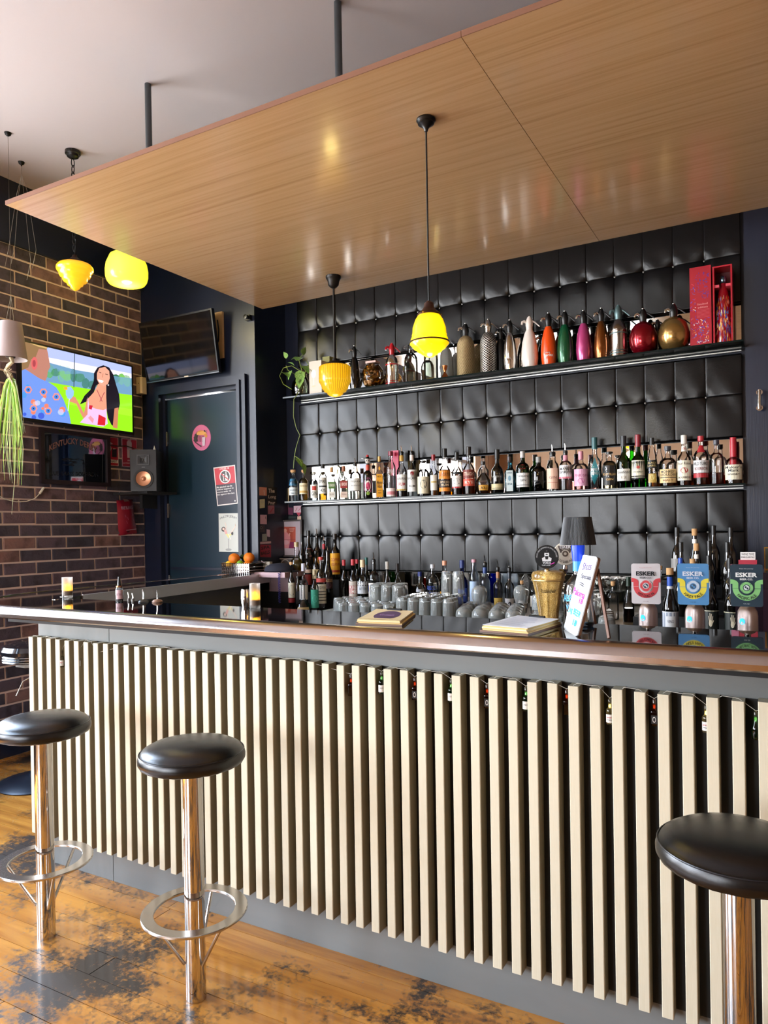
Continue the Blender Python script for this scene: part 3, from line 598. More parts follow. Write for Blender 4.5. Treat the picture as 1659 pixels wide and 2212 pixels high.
mid(1377.5, 29, 939, 'tall', 'green', ('screw', '#8a2430', .07), [('#dfd8c0', .26, .60, .95, [('JAMESON', .78, .92, K_, .9), ('O', .45, .65, '#b04a3c', .2), ('WHISKEY', .2, .3, '#5a6a50', .6)]), (K_, .19, .21, .95, []), ('#dfd8c0', .22, .24, .95, [])], 'green whiskey bottle with a cream label and red cap')
mid(1408, 27, 946, 'cone', 'clear', ('screw', K_, .04), [('#181818', .42, .60, .95, [('BLACK', .55, .78, '#c8b070', .7), ('LABEL', .2, .42, '#c8b070', .7)]), ('#b89a4a', .1, .3, .5, [('O', .3, .9, '#e0d090', .5)])], 'tapering whisky bottle with a black band label', ('#c88a20', .12))
mid(1442, 36, 964, 'squat', 'clear', ('cork', '#3a3a40', .04), [('#e0c088', .1, .48, .9, [('MONKEY', .72, .9, K_, .7), ('SHOULDER', .5, .68, K_, .85), ('R', .36, .42, K_, .9), ('MALT', .12, .26, '#8a5a28', .5)])], 'broad whisky bottle with an amber label and grey stopper, left of the red-rose bottle', ('#b8701c', .3))
mid(1477, 29, 940, 'tall', 'clear', ('screw', '#e0dcd0', .05), [('#e2dcc4', .12, .56, .95, [('Four Roses', .78, .92, '#4a3a30', .85), ('O', .36, .64, '#a83030', .42), ('BOURBON', .1, .2, '#4a3a30', .7)]), ('#e0dcd0', .76, .88, .95, [('O', .3, .7, '#a83030', .4)])], 'bourbon bottle with a cream label showing red roses', ('#b86a20', .3))
mid(1513.5, 32, 942, 'squat', 'clear', ('cork', '#b03038', .045), [('#d8d6d4', .28, .56, .95, [('WILD TURKEY', .6, .85, K_, .9), ('BOURBON', .2, .45, '#7a2a2a', .7)]), ('#a8242c', .17, .27, .95, []), ('#a8242c', .74, .9, .5, [])], 'bourbon bottle with a white label above a red band', ('#b86a20', .3))
mid(1547, 30, 951, 'squat', 'clear', ('cork', '#3a3a44', .04), [], 'unlabelled clear bottle of red-amber spirit beside the wax-capped one', ('#b8481c', .3))
mid(1583.5, 37, 945, 'bell', 'clear', ('wax', '#b01c2c', .10), [('#ded6bc', .12, .54, .9, [("Maker's", .74, .93, K_, .85), ('Mark', .52, .72, K_, .5), ('WHISKY', .3, .42, K_, .6)])], 'rightmost bottle of the middle shelf, square-shouldered bourbon with red wax', ('#b8801c', .16))
for px, w_, top, c, lb in ((857, 14, 974, '#c42050', 'bright pink carton standing behind the rum bottles'), (876, 16, 974, '#0d0b0c', 'black carton standing behind the rum bottles')):
    P = at(px, top, 1, 4.46); h_ = P[2]-ZM; hw = w_*fwd(P)/FPX/2
    tt = thing('carton', lb, 'box', (P[0], 4.46, ZM)); MB().box(-hw-.006, hw+.006, -.03, .03, 0, h_).build('carton_body', capmat(c), tt)
    MB().box(-hw, hw, -.0305, -.03, h_*.15, h_*.18).build('print_band', capmat('#e8d0d0'), tt)

# ------------------------------------------------------------------ top shelf
def siphon(px, w_, top, style, m, headm, desc, group='soda siphons on the top shelf', levm=None, Y=4.392, bands=None, decal=None, head=.36):
    P = at(px, top, 1, Y); f = fwd((P[0], Y, P[2])); R = w_*f/FPX/2*.97; Ht = P[2]-ZT; levm = levm or chrome
    t = thing('soda_siphon', desc, 'siphon', (P[0], Y, ZT), face_cam((P[0], Y)), group)
    hh = Ht*head
    if style == 'bullet': hb = Ht*.74; pr = [(0,0),(.80,0),(.84,.02),(1,.26),(.98,.46),(.85,.70),(.62,.9),(.40,1),(0,1)]
    elif style == 'sphere': hb = Ht*.70; pr = [(0,0),(.35,0),(.42,.015),(.66,.07),(.87,.2),(.98,.36),(1,.5),(.96,.64),(.82,.82),(.6,.94),(.3,1),(.22,1.03),(0,1.03)]
    elif style == 'cyl': hb = Ht*.72; pr = [(0,0),(.85,0),(.93,.02),(.93,.66),(.98,.68),(.93,.76),(.78,.88),(.45,1),(0,1)]
    else: hb = Ht*.76; pr = [(0,0),(.9,0),(.96,.03),(1,.08),(1,.72),(.92,.84),(.65,.95),(.36,1),(0,1)]
    b = MB().lathe([(r*R, z*hb) for r, z in pr], 12 if style == 'facet' else 28).build('body', m, t, style != 'facet')
    if style == 'mesh': pass
    for (za, zb, c) in (bands or []):
        MB().lathe([(R*.955, za*hb), (R*1.0, za*hb+.001), (R*1.0, zb*hb-.001), (R*.955, zb*hb)], 28).build('band', c, t, True)
    z = hb-.002; a = Ht-z; rr_ = min(max(R*.48, .016), .024)
    MB().lathe([(0, z), (rr_*.80, z), (rr_*.85, z+a*.25), (rr_*.95, z+a*.38), (rr_*.95, z+a*.5), (rr_*.75, z+a*.75), (rr_*.45, z+a*.95), (0, z+a*.97)], 16).build('head', headm, t, True)
    MB().lathe([(0, z+a*.96), (.0055, z+a*.96), (.006, z+a), (0, z+a*1.02)], 10).build('valve_knob', levm, t, True)
    MB().tube([(-rr_*.5, 0, z+a*.55), (-rr_*1.3, -.006, z+a*.66), (-rr_*1.75, -.008, z+a*.60), (-rr_*1.9, -.008, z+a*.42)], [.008, .009, .008, .006], 10).build('nozzle', levm, t, True)
    MB().tube([(rr_*.3, 0, z+a*.75), (rr_*1.4, -.004, z+a*.55), (rr_*2.6, -.008, z+a*.22)], [.0055, .0045, .0035], 8).build('lever', levm if headm is not black else black, t, True)
    if decal: decal(t, R, hb)
    return t, R, hb
red_enamel = mat('red_enamel', '#b01522', .3, coat=.4)
def bulm(n, c, met=.35): return mat('enamel_'+n, c, .22, met, coat=.5)
siphon(765, 25, 747, 'bullet', mblack, black, 'matt black soda siphon standing right of the ridged yellow lamp', head=.3)
siphon(846, 30, 741, 'cyl', chrome, red_enamel, 'chrome soda siphon with a red head and red bands', bands=[(.06, .10, red_enamel), (.14, .16, red_enamel), (.66, .70, red_enamel)], levm=red_enamel)
fluted = glass('fluted_glass', '#e6ece8', .03, 1.6)
t, R, hb = siphon(887, 31, 741, 'facet', fluted, clear, 'clear faceted glass siphon bottle left of the bell-shaped lamp', levm=clear)
t, R, hb = siphon(930, 33, 733, 'facet', fluted, clear, 'clear glass siphon bottle partly behind the bell-shaped lamp', levm=clear)
def weave(m, sc, c0, c1):
    tc_ = N(m, 'TexCoord'); sx = N(m, 'SeparateXYZ'); L(m, tc_.outputs['Object'], sx.inputs[0]); g = N(m, 'TexGradient'); g.gradient_type = 'RADIAL'; L(m, tc_.outputs['Object'], g.inputs[0])
    outs = []
    for sg_ in (1, -1):
        a = N(m, 'Math', operation='MULTIPLY'); a.inputs[1].default_value = 2*PI*sc; L(m, g.outputs['Fac'], a.inputs[0]); z = N(m, 'Math', operation='MULTIPLY_ADD'); z.inputs[1].default_value = sg_*sc*26.; L(m, sx.outputs['Z'], z.inputs[0]); L(m, a.outputs[0], z.inputs[2])
        q = N(m, 'Math', operation='SINE'); L(m, z.outputs[0], q.inputs[0]); outs.append(q)
    mx_ = N(m, 'Math', operation='MAXIMUM'); L(m, outs[0].outputs[0], mx_.inputs[0]); L(m, outs[1].outputs[0], mx_.inputs[1]); L(m, ramp(m, mx_.outputs[0], [(.3, c0), (.8, c1)]), m.node_tree.nodes['Principled BSDF'].inputs['Base Color']); bump(m, mx_.outputs[0], .6, .003)
meshg = mat('gold_wire_mesh', '#a88c60', .4, .75); weave(meshg, 26, '#806840', '#dcc498')
meshs = mat('silver_wire_mesh', '#8f8a84', .32, .9); weave(meshs, 16, '#2a2624', '#c8c2bc')
diam = mat('cut_crystal', '#dcdcd6', .15, .0, trans=.5); v_ = N(diam, 'TexVoronoi', Scale=160.); bump(diam, v_.outputs[0], 1., .006)
siphon(963, 27, 728, 'mesh', diam, clear, 'diamond-cut crystal siphon right of the bell-shaped lamp', Y=4.43, levm=clear)
siphon(1005, 40, 698.6, 'mesh', meshg, black, 'siphon wrapped in gold wire mesh')
siphon(1054, 37, 689.6, 'mesh', meshs, chrome, 'siphon wrapped in coarse silver wire mesh')
siphon(1081, 22, 708, 'mesh', mat('dark_wire_mesh', '#2a2a2a', .4, .8), black, 'dark mesh siphon standing behind, between silver mesh and chrome ones', Y=4.45)
siphon(1100.5, 31, 691, 'bullet', chrome, black, 'tall polished chrome siphon with a black head')
def dots(t, R, hb):
    d = Decal(lambda u, v, h: ((R*.965+h*.0003)*math.sin(u), -(R*.965+h*.0003)*math.cos(u), v*hb))
    for a, c in ((-.55, '#cfc4bc'), (-.1, '#8c7a70'), (.45, '#6a564c')): d.disc(a, .34, .17, c, .05)
    d.build('dot_print', PRINT, t)
siphon(1143, 37, 683.7, 'bullet', bulm('white', '#e6dcd4', 0), mat('cream_head', '#e2d6cc', .35), 'white soda siphon with grey dots low on its side', levm=mat('cream_head'), decal=dots)
def spz(t, R, hb):
    d = Decal(lambda u, v, h: ((R*.985+h*.0003)*math.sin(u), -(R*.985+h*.0003)*math.cos(u), v*hb))
    d.rect(-.5, .30, .25, .345, '#5a1c10', 4); d.txt('APEROL', -.45, .308, .2, .337, '#e8d0c0', .01); d.txt('Spritz', -.65, .21, .55, .30, '#f2e6dc', .02)
    d.build('lettering', PRINT, t)
siphon(1184, 34, 676, 'bullet', bulm('orange', '#e04a10', 0), black, 'bright orange soda siphon with white lettering', decal=spz)
siphon(1219.5, 35, 672, 'bullet', bulm('green', '#04502e'), black, 'dark green soda siphon')
siphon(1259.6, 33, 670.6, 'bullet', bulm('pink', '#b8407c'), black, 'metallic pink soda siphon')
siphon(1298, 32, 665.5, 'bullet', bulm('copper', '#8a5020', .85), black, 'copper brown soda siphon')
tealm = mat('verdigris_head', '#5c7476', .4, .5)
siphon(1335, 38, 659, 'cyl', mat('aged_chrome', '#9a9490', .18, 1.), tealm, 'silver ribbed siphon with a grey-green head', bands=[(.1, .13, tealm), (.17, .19, tealm), (.62, .65, tealm)], levm=tealm)
siphon(1388.6, 60, 666.8, 'sphere', bulm('crimson', '#8c0a1c', .7), black, 'round crimson ball siphon')
siphon(1454.6, 66, 656, 'sphere', bulm('gold', '#a8854c', .8), black, 'round gold ball siphon beside the red gift boxes')
siphon(1150+20, 20, 722, 'bullet', mblack, black, 'black siphon standing behind the white one', Y=4.462)
siphon(1495-2, 40, 716, 'sphere', bulm('plum', '#5a4048', .7), black, 'small dull ball siphon behind the gold one', Y=4.45)
siphon(1420, 24, 690, 'bullet', mblack, black, 'black siphon standing between the two ball siphons, behind', Y=4.46)
# vase with pothos
P = at(651, 850, 1, 4.39); vx = P[0]; vase = thing('glass_vase', 'round glass vase of water with a trailing pothos on the top shelf', 'vase', (vx, 4.39, ZT), 0)
MB().lathe([(0, .002), (.05, 0), (.068, .02), (.074, .06), (.066, .105), (.045, .14), (.04, .16), (.046, .172), (.044, .172), (.038, .158), (.043, .14), (.063, .104), (.071, .06), (.065, .02), (0, .006)], 24).build('vase_body', clear, vase, True)
MB().lathe([(0, .007), (.062, .02), (.069, .06), (.062, .1), (0, .1)], 24).build('water', glass('water_tint', '#eef6e4', 0, 1.33, .25), vase, True)
pot = thing('pothos_plant', 'green pothos with heart-shaped leaves trailing from the vase down past the shelf', 'plant', (vx, 4.39, ZT+.02))
stemm = mat('plant_stem', '#7a8a3a', .5); leafm = mat('pothos_leaf', '#5f8f3a', .4); t_ = N(leafm, 'TexNoise', Scale=14.)
L(leafm, ramp(leafm, t_.outputs[0], [(.35, '#5c9040'), (.6, '#9cc46c'), (.8, '#dce8b0')]), leafm.node_tree.nodes['Principled BSDF'].inputs['Base Color'])
def leaf(parent, P, d, size, droop=.3):
    size *= 1.45; d = Vector(d).normalized(); up = Vector((0, 0, 1)); s_ = d.cross(up)
    if s_.length < .1: s_ = Vector((1, 0, 0))
    s_.normalize(); nrm = s_.cross(d); V = []; F = []
    for i in range(7):
        f = i/6; wv = size*.42*math.sin(PI*min(1, f**.75))*(1-.25*f); c = d*size*f-Vector((0, 0, 1))*droop*size*f*f
        for q in (-1, 0, 1): V.append(Vector(P)+c+s_*wv*q+nrm*abs(q)*wv*.25)
    for i in range(6):
        for q in (0, 1): F.append((i*3+q, i*3+q+1, (i+1)*3+q+1, (i+1)*3+q))
    MB().add(V, F).build('leaf', leafm, parent, True)
def rp(px, py, Y=4.36): q = at(px, py, 1, Y); return (q[0]-vx, Y-4.39, q[2]-ZT-.02)
vines = [[(651, 840), (646, 800), (630, 790), (612, 795), (604, 812), (612, 830), (632, 842)], [(651, 840), (652, 800), (645, 775), (655, 765)], [(651, 835), (640, 855, 4.27), (635, 862, 4.265), (634, 900, 4.265), (640, 925, 4.265), (648, 940, 4.27), (640, 965, 4.27), (636, 985, 4.27), (634, 1012, 4.27)],
         [(651, 840), (660, 800), (668, 790), (662, 780)], [(636, 985, 4.27), (645, 990, 4.27), (652, 1000, 4.27), (657, 1008, 4.27)], [(651, 840), (640, 810), (622, 800), (618, 790)]]
for v in vines: MB().tube([rp(*q) for q in v], .0028, 6).build('stem', stemm, pot, True)
for (px, py, d, s_) in ((655, 768, (.3, 0, 1), .06), (618, 775, (-.1, -.3, 1), .05), (612, 805, (.7, -.4, -.2), .07), (640, 780, (.6, -.2, .3), .06), (655, 790, (.5, -.3, -.3), .07), (648, 800, (.2, -.3, -1), .07), (662, 795, (.8, -.3, -.2), .05), (650, 815, (.2, -.6, -.8), .06), (636, 790, (-.5, -.3, .5), .045), (648, 775, (-.7, -.2, .2), .05), (630, 800, (-.2, -.5, -1), .045)):
    leaf(pot, rp(px, py), d, s_)
for (px, py, d, s_) in ((654, 1000, (.2, 0, -1), .05), (641, 990, (.7, -.2, -.6), .055)): leaf(pot, rp(px, py, 4.27), d, s_)
# boxes and jar on top shelf
P = at(686, 783, 1, 4.39); bx = thing('gift_box', 'cream box with a picture of a wine glass, right of the vase', 'box', (P[0]+.01, 4.39, ZT)); h_ = P[2]-ZT
MB().box(-.05, .055, -.05, .06, 0, h_).build('box_body', mat('cream_card', '#d9cfc2', .6), bx)
d = Decal(lambda u, v, h: (u, -.05-h*.0003, v)); d.disc(-.012, h_*.62, .02, '#f4f2ee', .03); d.rect(-.014, h_*.25, -.010, h_*.5, '#f4f2ee'); d.disc(-.012, h_*.25, .016, '#e0c8a8', .006); d.build('picture', PRINT, bx)
P = at(709, 772, 1, 4.44); bx = thing('small_carton', 'small olive green carton behind the ridged yellow lamp', 'box', (P[0], 4.44, ZT)); MB().box(-.03, .03, -.03, .03, 0, P[2]-ZT).build('carton_body', mat('olive_card', '#8a8a50', .6), bx); MB().box(-.02, .02, -.0306, -.03, .05, .08).build('print_band', capmat('#dcd8b0'), bx)
P = at(740, 800, 1, 4.42); su = thing('potted_succulent', 'small potted aloe with pointed leaves behind the ridged yellow lamp', 'plant', (P[0], 4.42, ZT))
MB().lathe([(0, 0), (.03, 0), (.038, .06), (.034, .06), (.03, .05), (0, .05)], 16).build('pot', mat('grey_pot', '#6a625c', .6), su, True)
lm = mat('aloe_leaf', '#8a8468', .5)
for k in range(8):
    a = k*PI/4; MB().tube([(.008*math.cos(a), .008*math.sin(a), .05), (.028*math.cos(a), .028*math.sin(a), .1), (.045*math.cos(a), .03*math.sin(a), .145)], [.008, .009, .001], 6).build('leaf', lm, su, True)
P = at(804, 802, 1, 4.37); jr = thing('cork_jar', 'big round glass jar full of gold-brown corks', 'jar', (P[0], 4.38, ZT)); Rj = 50*fwd(P)/FPX/2
MB().lathe([(0, 0), (Rj*.45, 0), (Rj*.75, Rj*.25), (Rj*.97, Rj*.75), (Rj, Rj*1.05), (Rj*.9, Rj*1.55), (Rj*.6, Rj*1.95), (Rj*.5, Rj*2.1), (Rj*.53, Rj*2.15)], 24).build('jar_glass', clear, jr, True)
MB().box(-Rj*.5, Rj*.5, -Rj*.4, Rj*.4, Rj*2.15, Rj*2.32).build('jar_lid', mat('pinkish_card', '#c8a8a0', .5), jr)
cks = []
for k in range(70):
    a = random.uniform(0, 2*PI); z = random.uniform(.12, 1.95); rm = math.sqrt(max(.05, 1-((z-1.03)/1.02)**2))*.80; r_ = rm*random.uniform(.55, 1) if k < 55 else random.uniform(0, .5)*rm
    d_ = Vector((random.uniform(-1, 1), random.uniform(-1, 1), random.uniform(-1, 1))).normalized()*.017; c = Vector((Rj*r_*math.cos(a), Rj*r_*math.sin(a), Rj*z))
    MB().tube([c-d_, c+d_], .0095, 8).build('cork', (corkm, brass, mat('gold_foil', '#a8741c', .25, .9))[k % 3], jr, True, angle=30)
P = at(961, 812, 1, 4.33); jg = thing('jigger', 'small copper hourglass jigger on the top shelf edge', 'jigger', (P[0], 4.33, ZT))
MB().lathe([(0, 0), (.024, 0), (.020, .012), (.008, .032), (.007, .04), (.014, .055), (.019, .078), (.017, .078), (.006, .042), (0, .04)], 18).build('cup', copper, jg, True)
# red boxes
P0, P1 = at(1492, 660, 1, 4.40), at(1538, 660, 1, 4.40); Pz = at(1500, 583, 1, 4.40)
redc = mat('red_card', '#a80e24', .35, coat=.3); b1 = thing('red_gift_box', 'tall closed half of the red decorated gift box', 'box', (P0[0], 4.42, ZT)); wbx = P1[0]-P0[0]; hb1 = Pz[2]-ZT
MB().box(0, wbx, -.06, .06, 0, hb1).build('box_body', redc, b1)
def confetti(d, x0, x1, z0, z1, n, cols=('#3a48c8', '#d8862c', '#e8e0d0', '#5a2a90', '#d84058', '#2a78c0'), s_=1.):
    for k in range(n):
        u, v = random.random(), random.random(); cx_ = x0+(x1-x0)*u; cz_ = z0+(z1-z0)*v; a = random.uniform(0, PI); l = random.uniform(.003, .008)*s_
        d.h = k % 4; d.line(cx_-l*math.cos(a), cz_-l*math.sin(a), cx_+l*math.cos(a), cz_+l*math.sin(a), random.uniform(.0015, .0035)*s_, random.choice(cols))
d = Decal(lambda u, v, h: (u, -.06-h*.0003, v)); confetti(d, .03, wbx-.012, hb1*.60, hb1*.92, 60, ('#3a38a8', '#5a2a80', '#8a3068')); confetti(d, .03, wbx-.012, hb1*.05, hb1*.35, 80); confetti(d, .005, .03, .05, hb1*.8, 40)
d.txt('limited', .04, hb1*.52, .09, hb1*.545, '#e8a0a0'); d.txt('edition', .04, hb1*.48, .09, hb1*.505, '#e8a0a0')
for k in range(7): d.rect(.035, hb1*(.46-.016*k), .1, hb1*(.464-.016*k), '#c85060')
d.build('print', PRINT, b1)
P0, P1 = at(1541, 640, 1, 4.40), at(1583, 640, 1, 4.40); Pz = at(1560, 578, 1, 4.40); wb2 = P1[0]-P0[0]; h2 = Pz[2]-ZT
b2 = thing('red_gift_box', 'open red gift box standing at the right end of the top shelf', 'box', (P0[0], 4.42, ZT))
for (x0, x1, y0, y1, z0, z1, nm) in ((0, .008, -.06, .06, 0, h2, 'side'), (wb2-.008, wb2, -.06, .06, 0, h2, 'side'), (.008, wb2-.008, .052, .06, .008, h2, 'back'), (.008, wb2-.008, -.06, .06, 0, .008, 'bottom'), (.008, wb2-.008, -.06, .052, h2-.008, h2, 'top')):
    MB().box(x0, x1, y0, y1, z0, z1).build(nm, redc if nm != 'back' else mat('dark_red_card', '#5a0814', .5), b2)
hd = MB(); hd.box(.008, wb2*.5-.016, -.055, .045, h2-.115, h2-.100); hd.box(wb2*.5+.016, wb2-.008, -.055, .045, h2-.115, h2-.100); hd.build('bottle_holder', mat('coral_card', '#d04a5a', .4), b2)
b3 = thing('decorated_bottle', 'tapering red tequila bottle with a bright painted pattern, inside the open red box', 'bottle', (P0[0]+wb2/2, 4.415, ZT+.008), face_cam((P0[0], 4.4)))
hB = h2-.055; prb = [(0, 0), (.044, 0), (.046, .01), (.040, hB*.45), (.027, hB*.75), (.017, hB*.86), (.014, hB*.90)]
MB().lathe(prb, 24).build('body', mat('red_ceramic', '#8c0c1c', .15, coat=.6), b3, True)
MB().lathe([(0, hB*.90), (.012, hB*.90), (.018, hB*.92), (.020, hB*.96), (.014, hB), (0, hB+.006)], 16).build('stopper', mat('jewel_stopper', '#6a88a0', .1, .9), b3, True)
def Tb(u, v, h):
    z = v*hB; r_ = .046+(.040-.046)*min(1, v/.45) if v < .45 else .040+(.027-.040)*(v-.45)/.3
    return ((r_+.0005+h*.0002)*math.sin(u), -(r_+.0005+h*.0002)*math.cos(u), z)
d = Decal(Tb)
for k in range(170):
    a = random.uniform(-1.35, 1.35); v = random.uniform(.04, .66); th = math.atan2(v-.38, a*.3); l = random.uniform(.1, .22)
    d.h = k % 4; d.line(a, v, a+l*math.cos(th), v+l*.28*math.sin(th), .05, random.choice(('#e0a030', '#e8d8b0', '#3a48b0', '#c83030', '#e07028', '#5a7ac0')))
d.build('painted_pattern', PRINT, b3)
# ------------------------------------------------------------------ back counter: bottles
G3 = 'liqueur bottles at the left of the back counter'; G4 = 'bottles behind the glasses on the back counter'; G5 = 'wine bottles on the stepped rack'
def low(px, w, top, Y, z0, typ, gl, cap, labels, desc, liq=None, grp=G3): return bottle(px, w, top, Y, z0, typ, gl, cap, labels, desc, grp, liq)
step = thing('bottle_steps', 'dark stepped stand carrying the liqueur bottles left of the glasses', 'stand', (-2.9, 4.1, 0))
def sbox(x0, x1, y0, y1, z1): MB().box(x0+2.9, x1+2.9, y0-4.1, y1-4.1, 0, z1).build('step', blackm, step)
sbox(-3.345, -2.76, 4.31, 4.49, 1.10); sbox(-3.345, -2.83, 4.14, 4.309, 1.02); sbox(-3.10, -2.66, 3.90, 4.139, .90)
low(651.5, 16, 1153, 4.42, 1.10, 'wine', 'dark', ('screw', K_, .06), [], 'black bottle with a ribbed cap, just right of the framed print')
low(666, 22, 1146, 4.35, 1.10, 'wine', 'dark', ('screw', K_, .04), [('#7a4a44', .5, .68, .5, [])], 'tall black bottle with a small brownish neck label, behind the pale yellow liqueur')
low(684, 20, 1142, 4.42, 1.10, 'wine', 'dark', ('pour', K_, .06), [('#c9862c', .35, .5, .6, [])], 'black bottle with a gold label and pourer, left of the red-necked one')
low(699, 17, 1158, 4.42, 1.10, 'wine', 'dark', ('pour', '#b01c28', .05), [], 'black bottle with red neck foil and pourer')
low(723, 22, 1153, 4.36, 1.10, 'std', 'dark', ('screw', '#1a120c', .04), [('#e0a018', .12, .62, .95, [('COFFEE', .62, .78, '#a02a18', .75), ('LIQUEUR', .4, .55, '#a02a18', .75), ('R', .1, .2, '#b03a18', .8)])], 'dark coffee liqueur bottle with a tall yellow label')
low(640, 27, 1171, 4.22, 1.02, 'flare', 'clear', ('screw', '#a89468', .035), [(None, .1, .6, .35, [('R', .0, 1, '#5a5030', .5)])], 'fluted flask of pale yellow elderflower liqueur with a dull gold cap', ('#e0c83c', .68))
low(664, 18, 1197, 4.22, 1.02, 'std', 'dark', ('screw', K_, .03), [('#8a2a24', .2, .5, .95, []), ('#c8b0a0', .54, .64, .9, [])], 'dark bottle with a red and beige label right of the pale yellow liqueur')
low(682, 17, 1180, 4.22, 1.02, 'std', 'dark', ('pour', '', .05), [('#d0b888', .34, .58, .9, [('DI', .3, .7, K_, .4)])], 'dark bottle with a round cream label and pourer')
low(707, 22, 1179, 4.20, 1.02, 'burg', 'dark', ('pour', '', .05), [('#3a2420', .1, .38, .95, [('CASSIS', .6, .85, '#c8a070', .9), ('O', .1, .5, '#5a3448', .6)])], 'sloping-shouldered dark bottle with a pourer and plum-brown label')
low(629, 15, 1214, 4.02, .90, 'std', 'dark', ('cork', 'cork', .03), [('#d8d0b8', .3, .62, .95, [('O', .15, .85, '#2c3c28', .7)]), ('#8a1c20', .2, .29, .95, [])], 'square dark bottle with a pale label and round green crest, front left of the stand')
low(643, 13, 1236, 3.98, .90, 'slim', 'clear', ('pour', '', .04), [], 'slim clear bottle with a long metal pourer at the left of the stand')
low(655, 20, 1217, 4.00, .90, 'std', 'clear', ('screw', '#b8b8c4', .05), [('#d8d4cc', .3, .62, .9, []), ('#d8d4cc', .05, .2, .9, [])], 'clear bottle with a plain white label and silver cap', ('#20181c', .3))
low(679, 18, 1232, 3.98, .90, 'std', 'clear', ('screw', '#a89878', .03), [('#2f8f74', .15, .6, .9, [('O', .3, .7, '#58b89c', .5)])], 'clear bottle with a teal green label')
low(693, 22, 1203, 4.05, .93, 'squat', 'clear', ('stopper', '#b03a34', .03), [('#c8c0a8', .1, .5, .95, [('TEQUILA', .75, .9, K_, .7), ('R', .6, .64, K_, .9), ('R', .45, .49, K_, .9), ('R', .3, .34, K_, .9), ('R', .15, .19, K_, .9)]), ('#b84038', .54, .62, .95, [])], 'broad clear bottle with a zigzag patterned label and red stopper')
low(654, 38, 1253, 3.93, .90, 'decanter', 'clear', ('stopper', '#1a1412', .03), [('#a89060', .14, .24, .6, [])], 'round-bottomed dark decanter standing front of the liqueurs', ('#1c0c08', .36))
low(742.6, 17, 1209, 4.2, .93, 'std', 'dark', ('screw', '#a8202a', .04), [], 'dark bottle with a red cap left of the red-labelled vermouth')
low(762, 19, 1208, 4.12, .93, 'std', 'dgreen', ('screw', '#b02430', .04), [('#c8bcb0', .08, .6, .95, [('R', .48, .82, '#b02834', 1), ('PUNT', .66, .8, '#f0e4dc', .8), ('E MES', .5, .64, '#f0e4dc', .85), ('O', .1, .36, '#8a6a5a', .5)])], 'green bottle with a red and grey vermouth label')
low(771, 15, 1208, 4.3, .93, 'std', 'green', ('screw', '#b02430', .03), [], 'green bottle with a red cap standing behind the vermouth')
low(783, 25, 1209, 4.14, .93, 'std', 'clear', ('screw', '#d0b890', .05), [('#c4c8cc', .34, .62, .95, [('R', .62, 1, '#20242c', 1), ('CAMPARI', .68, .94, '#e8e8e8', .9), ('BITTER', .3, .5, '#4a5a6a', .5)])], 'bitter aperitif bottle with a white and black label', ('#3a0a10', .32))
low(791, 17, 1204, 4.33, .93, 'wine', 'green', ('screw', '#1c5a54', .05), [], 'green bottle with a teal cap standing behind the bitter aperitif')
low(807, 25, 1193, 4.12, .93, 'squat', 'clear', ('pour', K_, .07), [('#e4dcd0', .08, .56, .95, [('R', .62, .9, '#243a8a', 1), ('APEROL', .67, .86, '#e8c43a', .85)])], 'orange aperitif bottle with a blue and white label and pourer', ('#b8401c', .5))
low(836, 20, 1213, 4.2, .93, 'burg', 'dark', ('screw', '#c8c4bc', .05), [(W_, .1, .36, .95, [])], 'dark bottle with white neck foil, left of the stacked tumblers')
low(858, 16, 1217, 4.28, .93, 'std', 'clear', ('screw', '#241c1c', .06), [], 'clear bottle with a tall black cap behind the tumblers', grp=G4)
low(907, 24, 1235, 4.25, .93, 'flare', 'clear', ('screw', '#1c2a6a', .03), [('#d0d4dc', .5, .58, .6, [])], 'short clear bottle with a dark blue cap, behind the tumblers', grp=G4)
low(934, 27, 1219, 4.25, .93, 'squat', 'clear', ('screw', '#c8c8cc', .025), [(None, .22, .62, .95, [('ABSOLUT', .6, .85, '#2848a8', .9), ('VODKA', .25, .5, '#2848a8', .8)])], 'clear vodka bottle with blue lettering and silver cap', grp=G4)
low(960, 22, 1211, 4.25, .93, 'std', 'clear', ('screw', '#d89878', .03), [('#c8902c', .1, .4, .9, [('R', .2, .8, '#e0b050', .6)])], 'clear bottle with a peach cap and orange label, left of the cobalt blue bottle', grp=G4)
low(998, 24, 1210, 4.25, .93, 'std', 'cobalt', ('screw', '#1c2e6a', .05), [('#3858b8', .2, .5, .7, [('VODKA', .4, .7, '#c8d0e8', .8)])], 'cobalt blue vodka bottle', grp=G4)
low(1023.5, 21, 1208, 4.25, .93, 'slim', 'frost', ('screw', '#c8909c', .02), [('#b8d0ec', .2, .6, .9, [])], 'frosted bottle with a pink neck right of the cobalt blue bottle', grp=G4)
low(1047, 22, 1199, 4.25, .93, 'std', 'frost', ('pour', '#1c3c7a', .07), [], 'frosted vodka bottle with a dark blue neck band and pourer', ('#dfe4ec', .5), grp=G4)
low(1075, 21, 1209, 4.25, .93, 'flare', 'clear', ('pour', '#b07a50', .07), [('#c8a850', .08, .34, .95, [('O', .2, .7, '#3a3420', .5)])], 'clear bottle with a copper neck, pourer and gold label', grp=G4)
low(1099.5, 22, 1210, 4.25, .93, 'flare', 'clear', ('pour', '#28303c', .07), [('#d8d8dc', .08, .34, .95, [('O', .3, .7, '#3a3a48', .3)])], 'clear bottle with a white label showing a dark moth, with pourer', grp=G4)
low(1127, 24, 1254, 4.22, .93, 'round', 'clear', ('cork', 'cork', .03), [('#dcdce0', .2, .45, .8, [])], 'low round bottle with a pale cork right of the moth-label bottle', grp=G4)
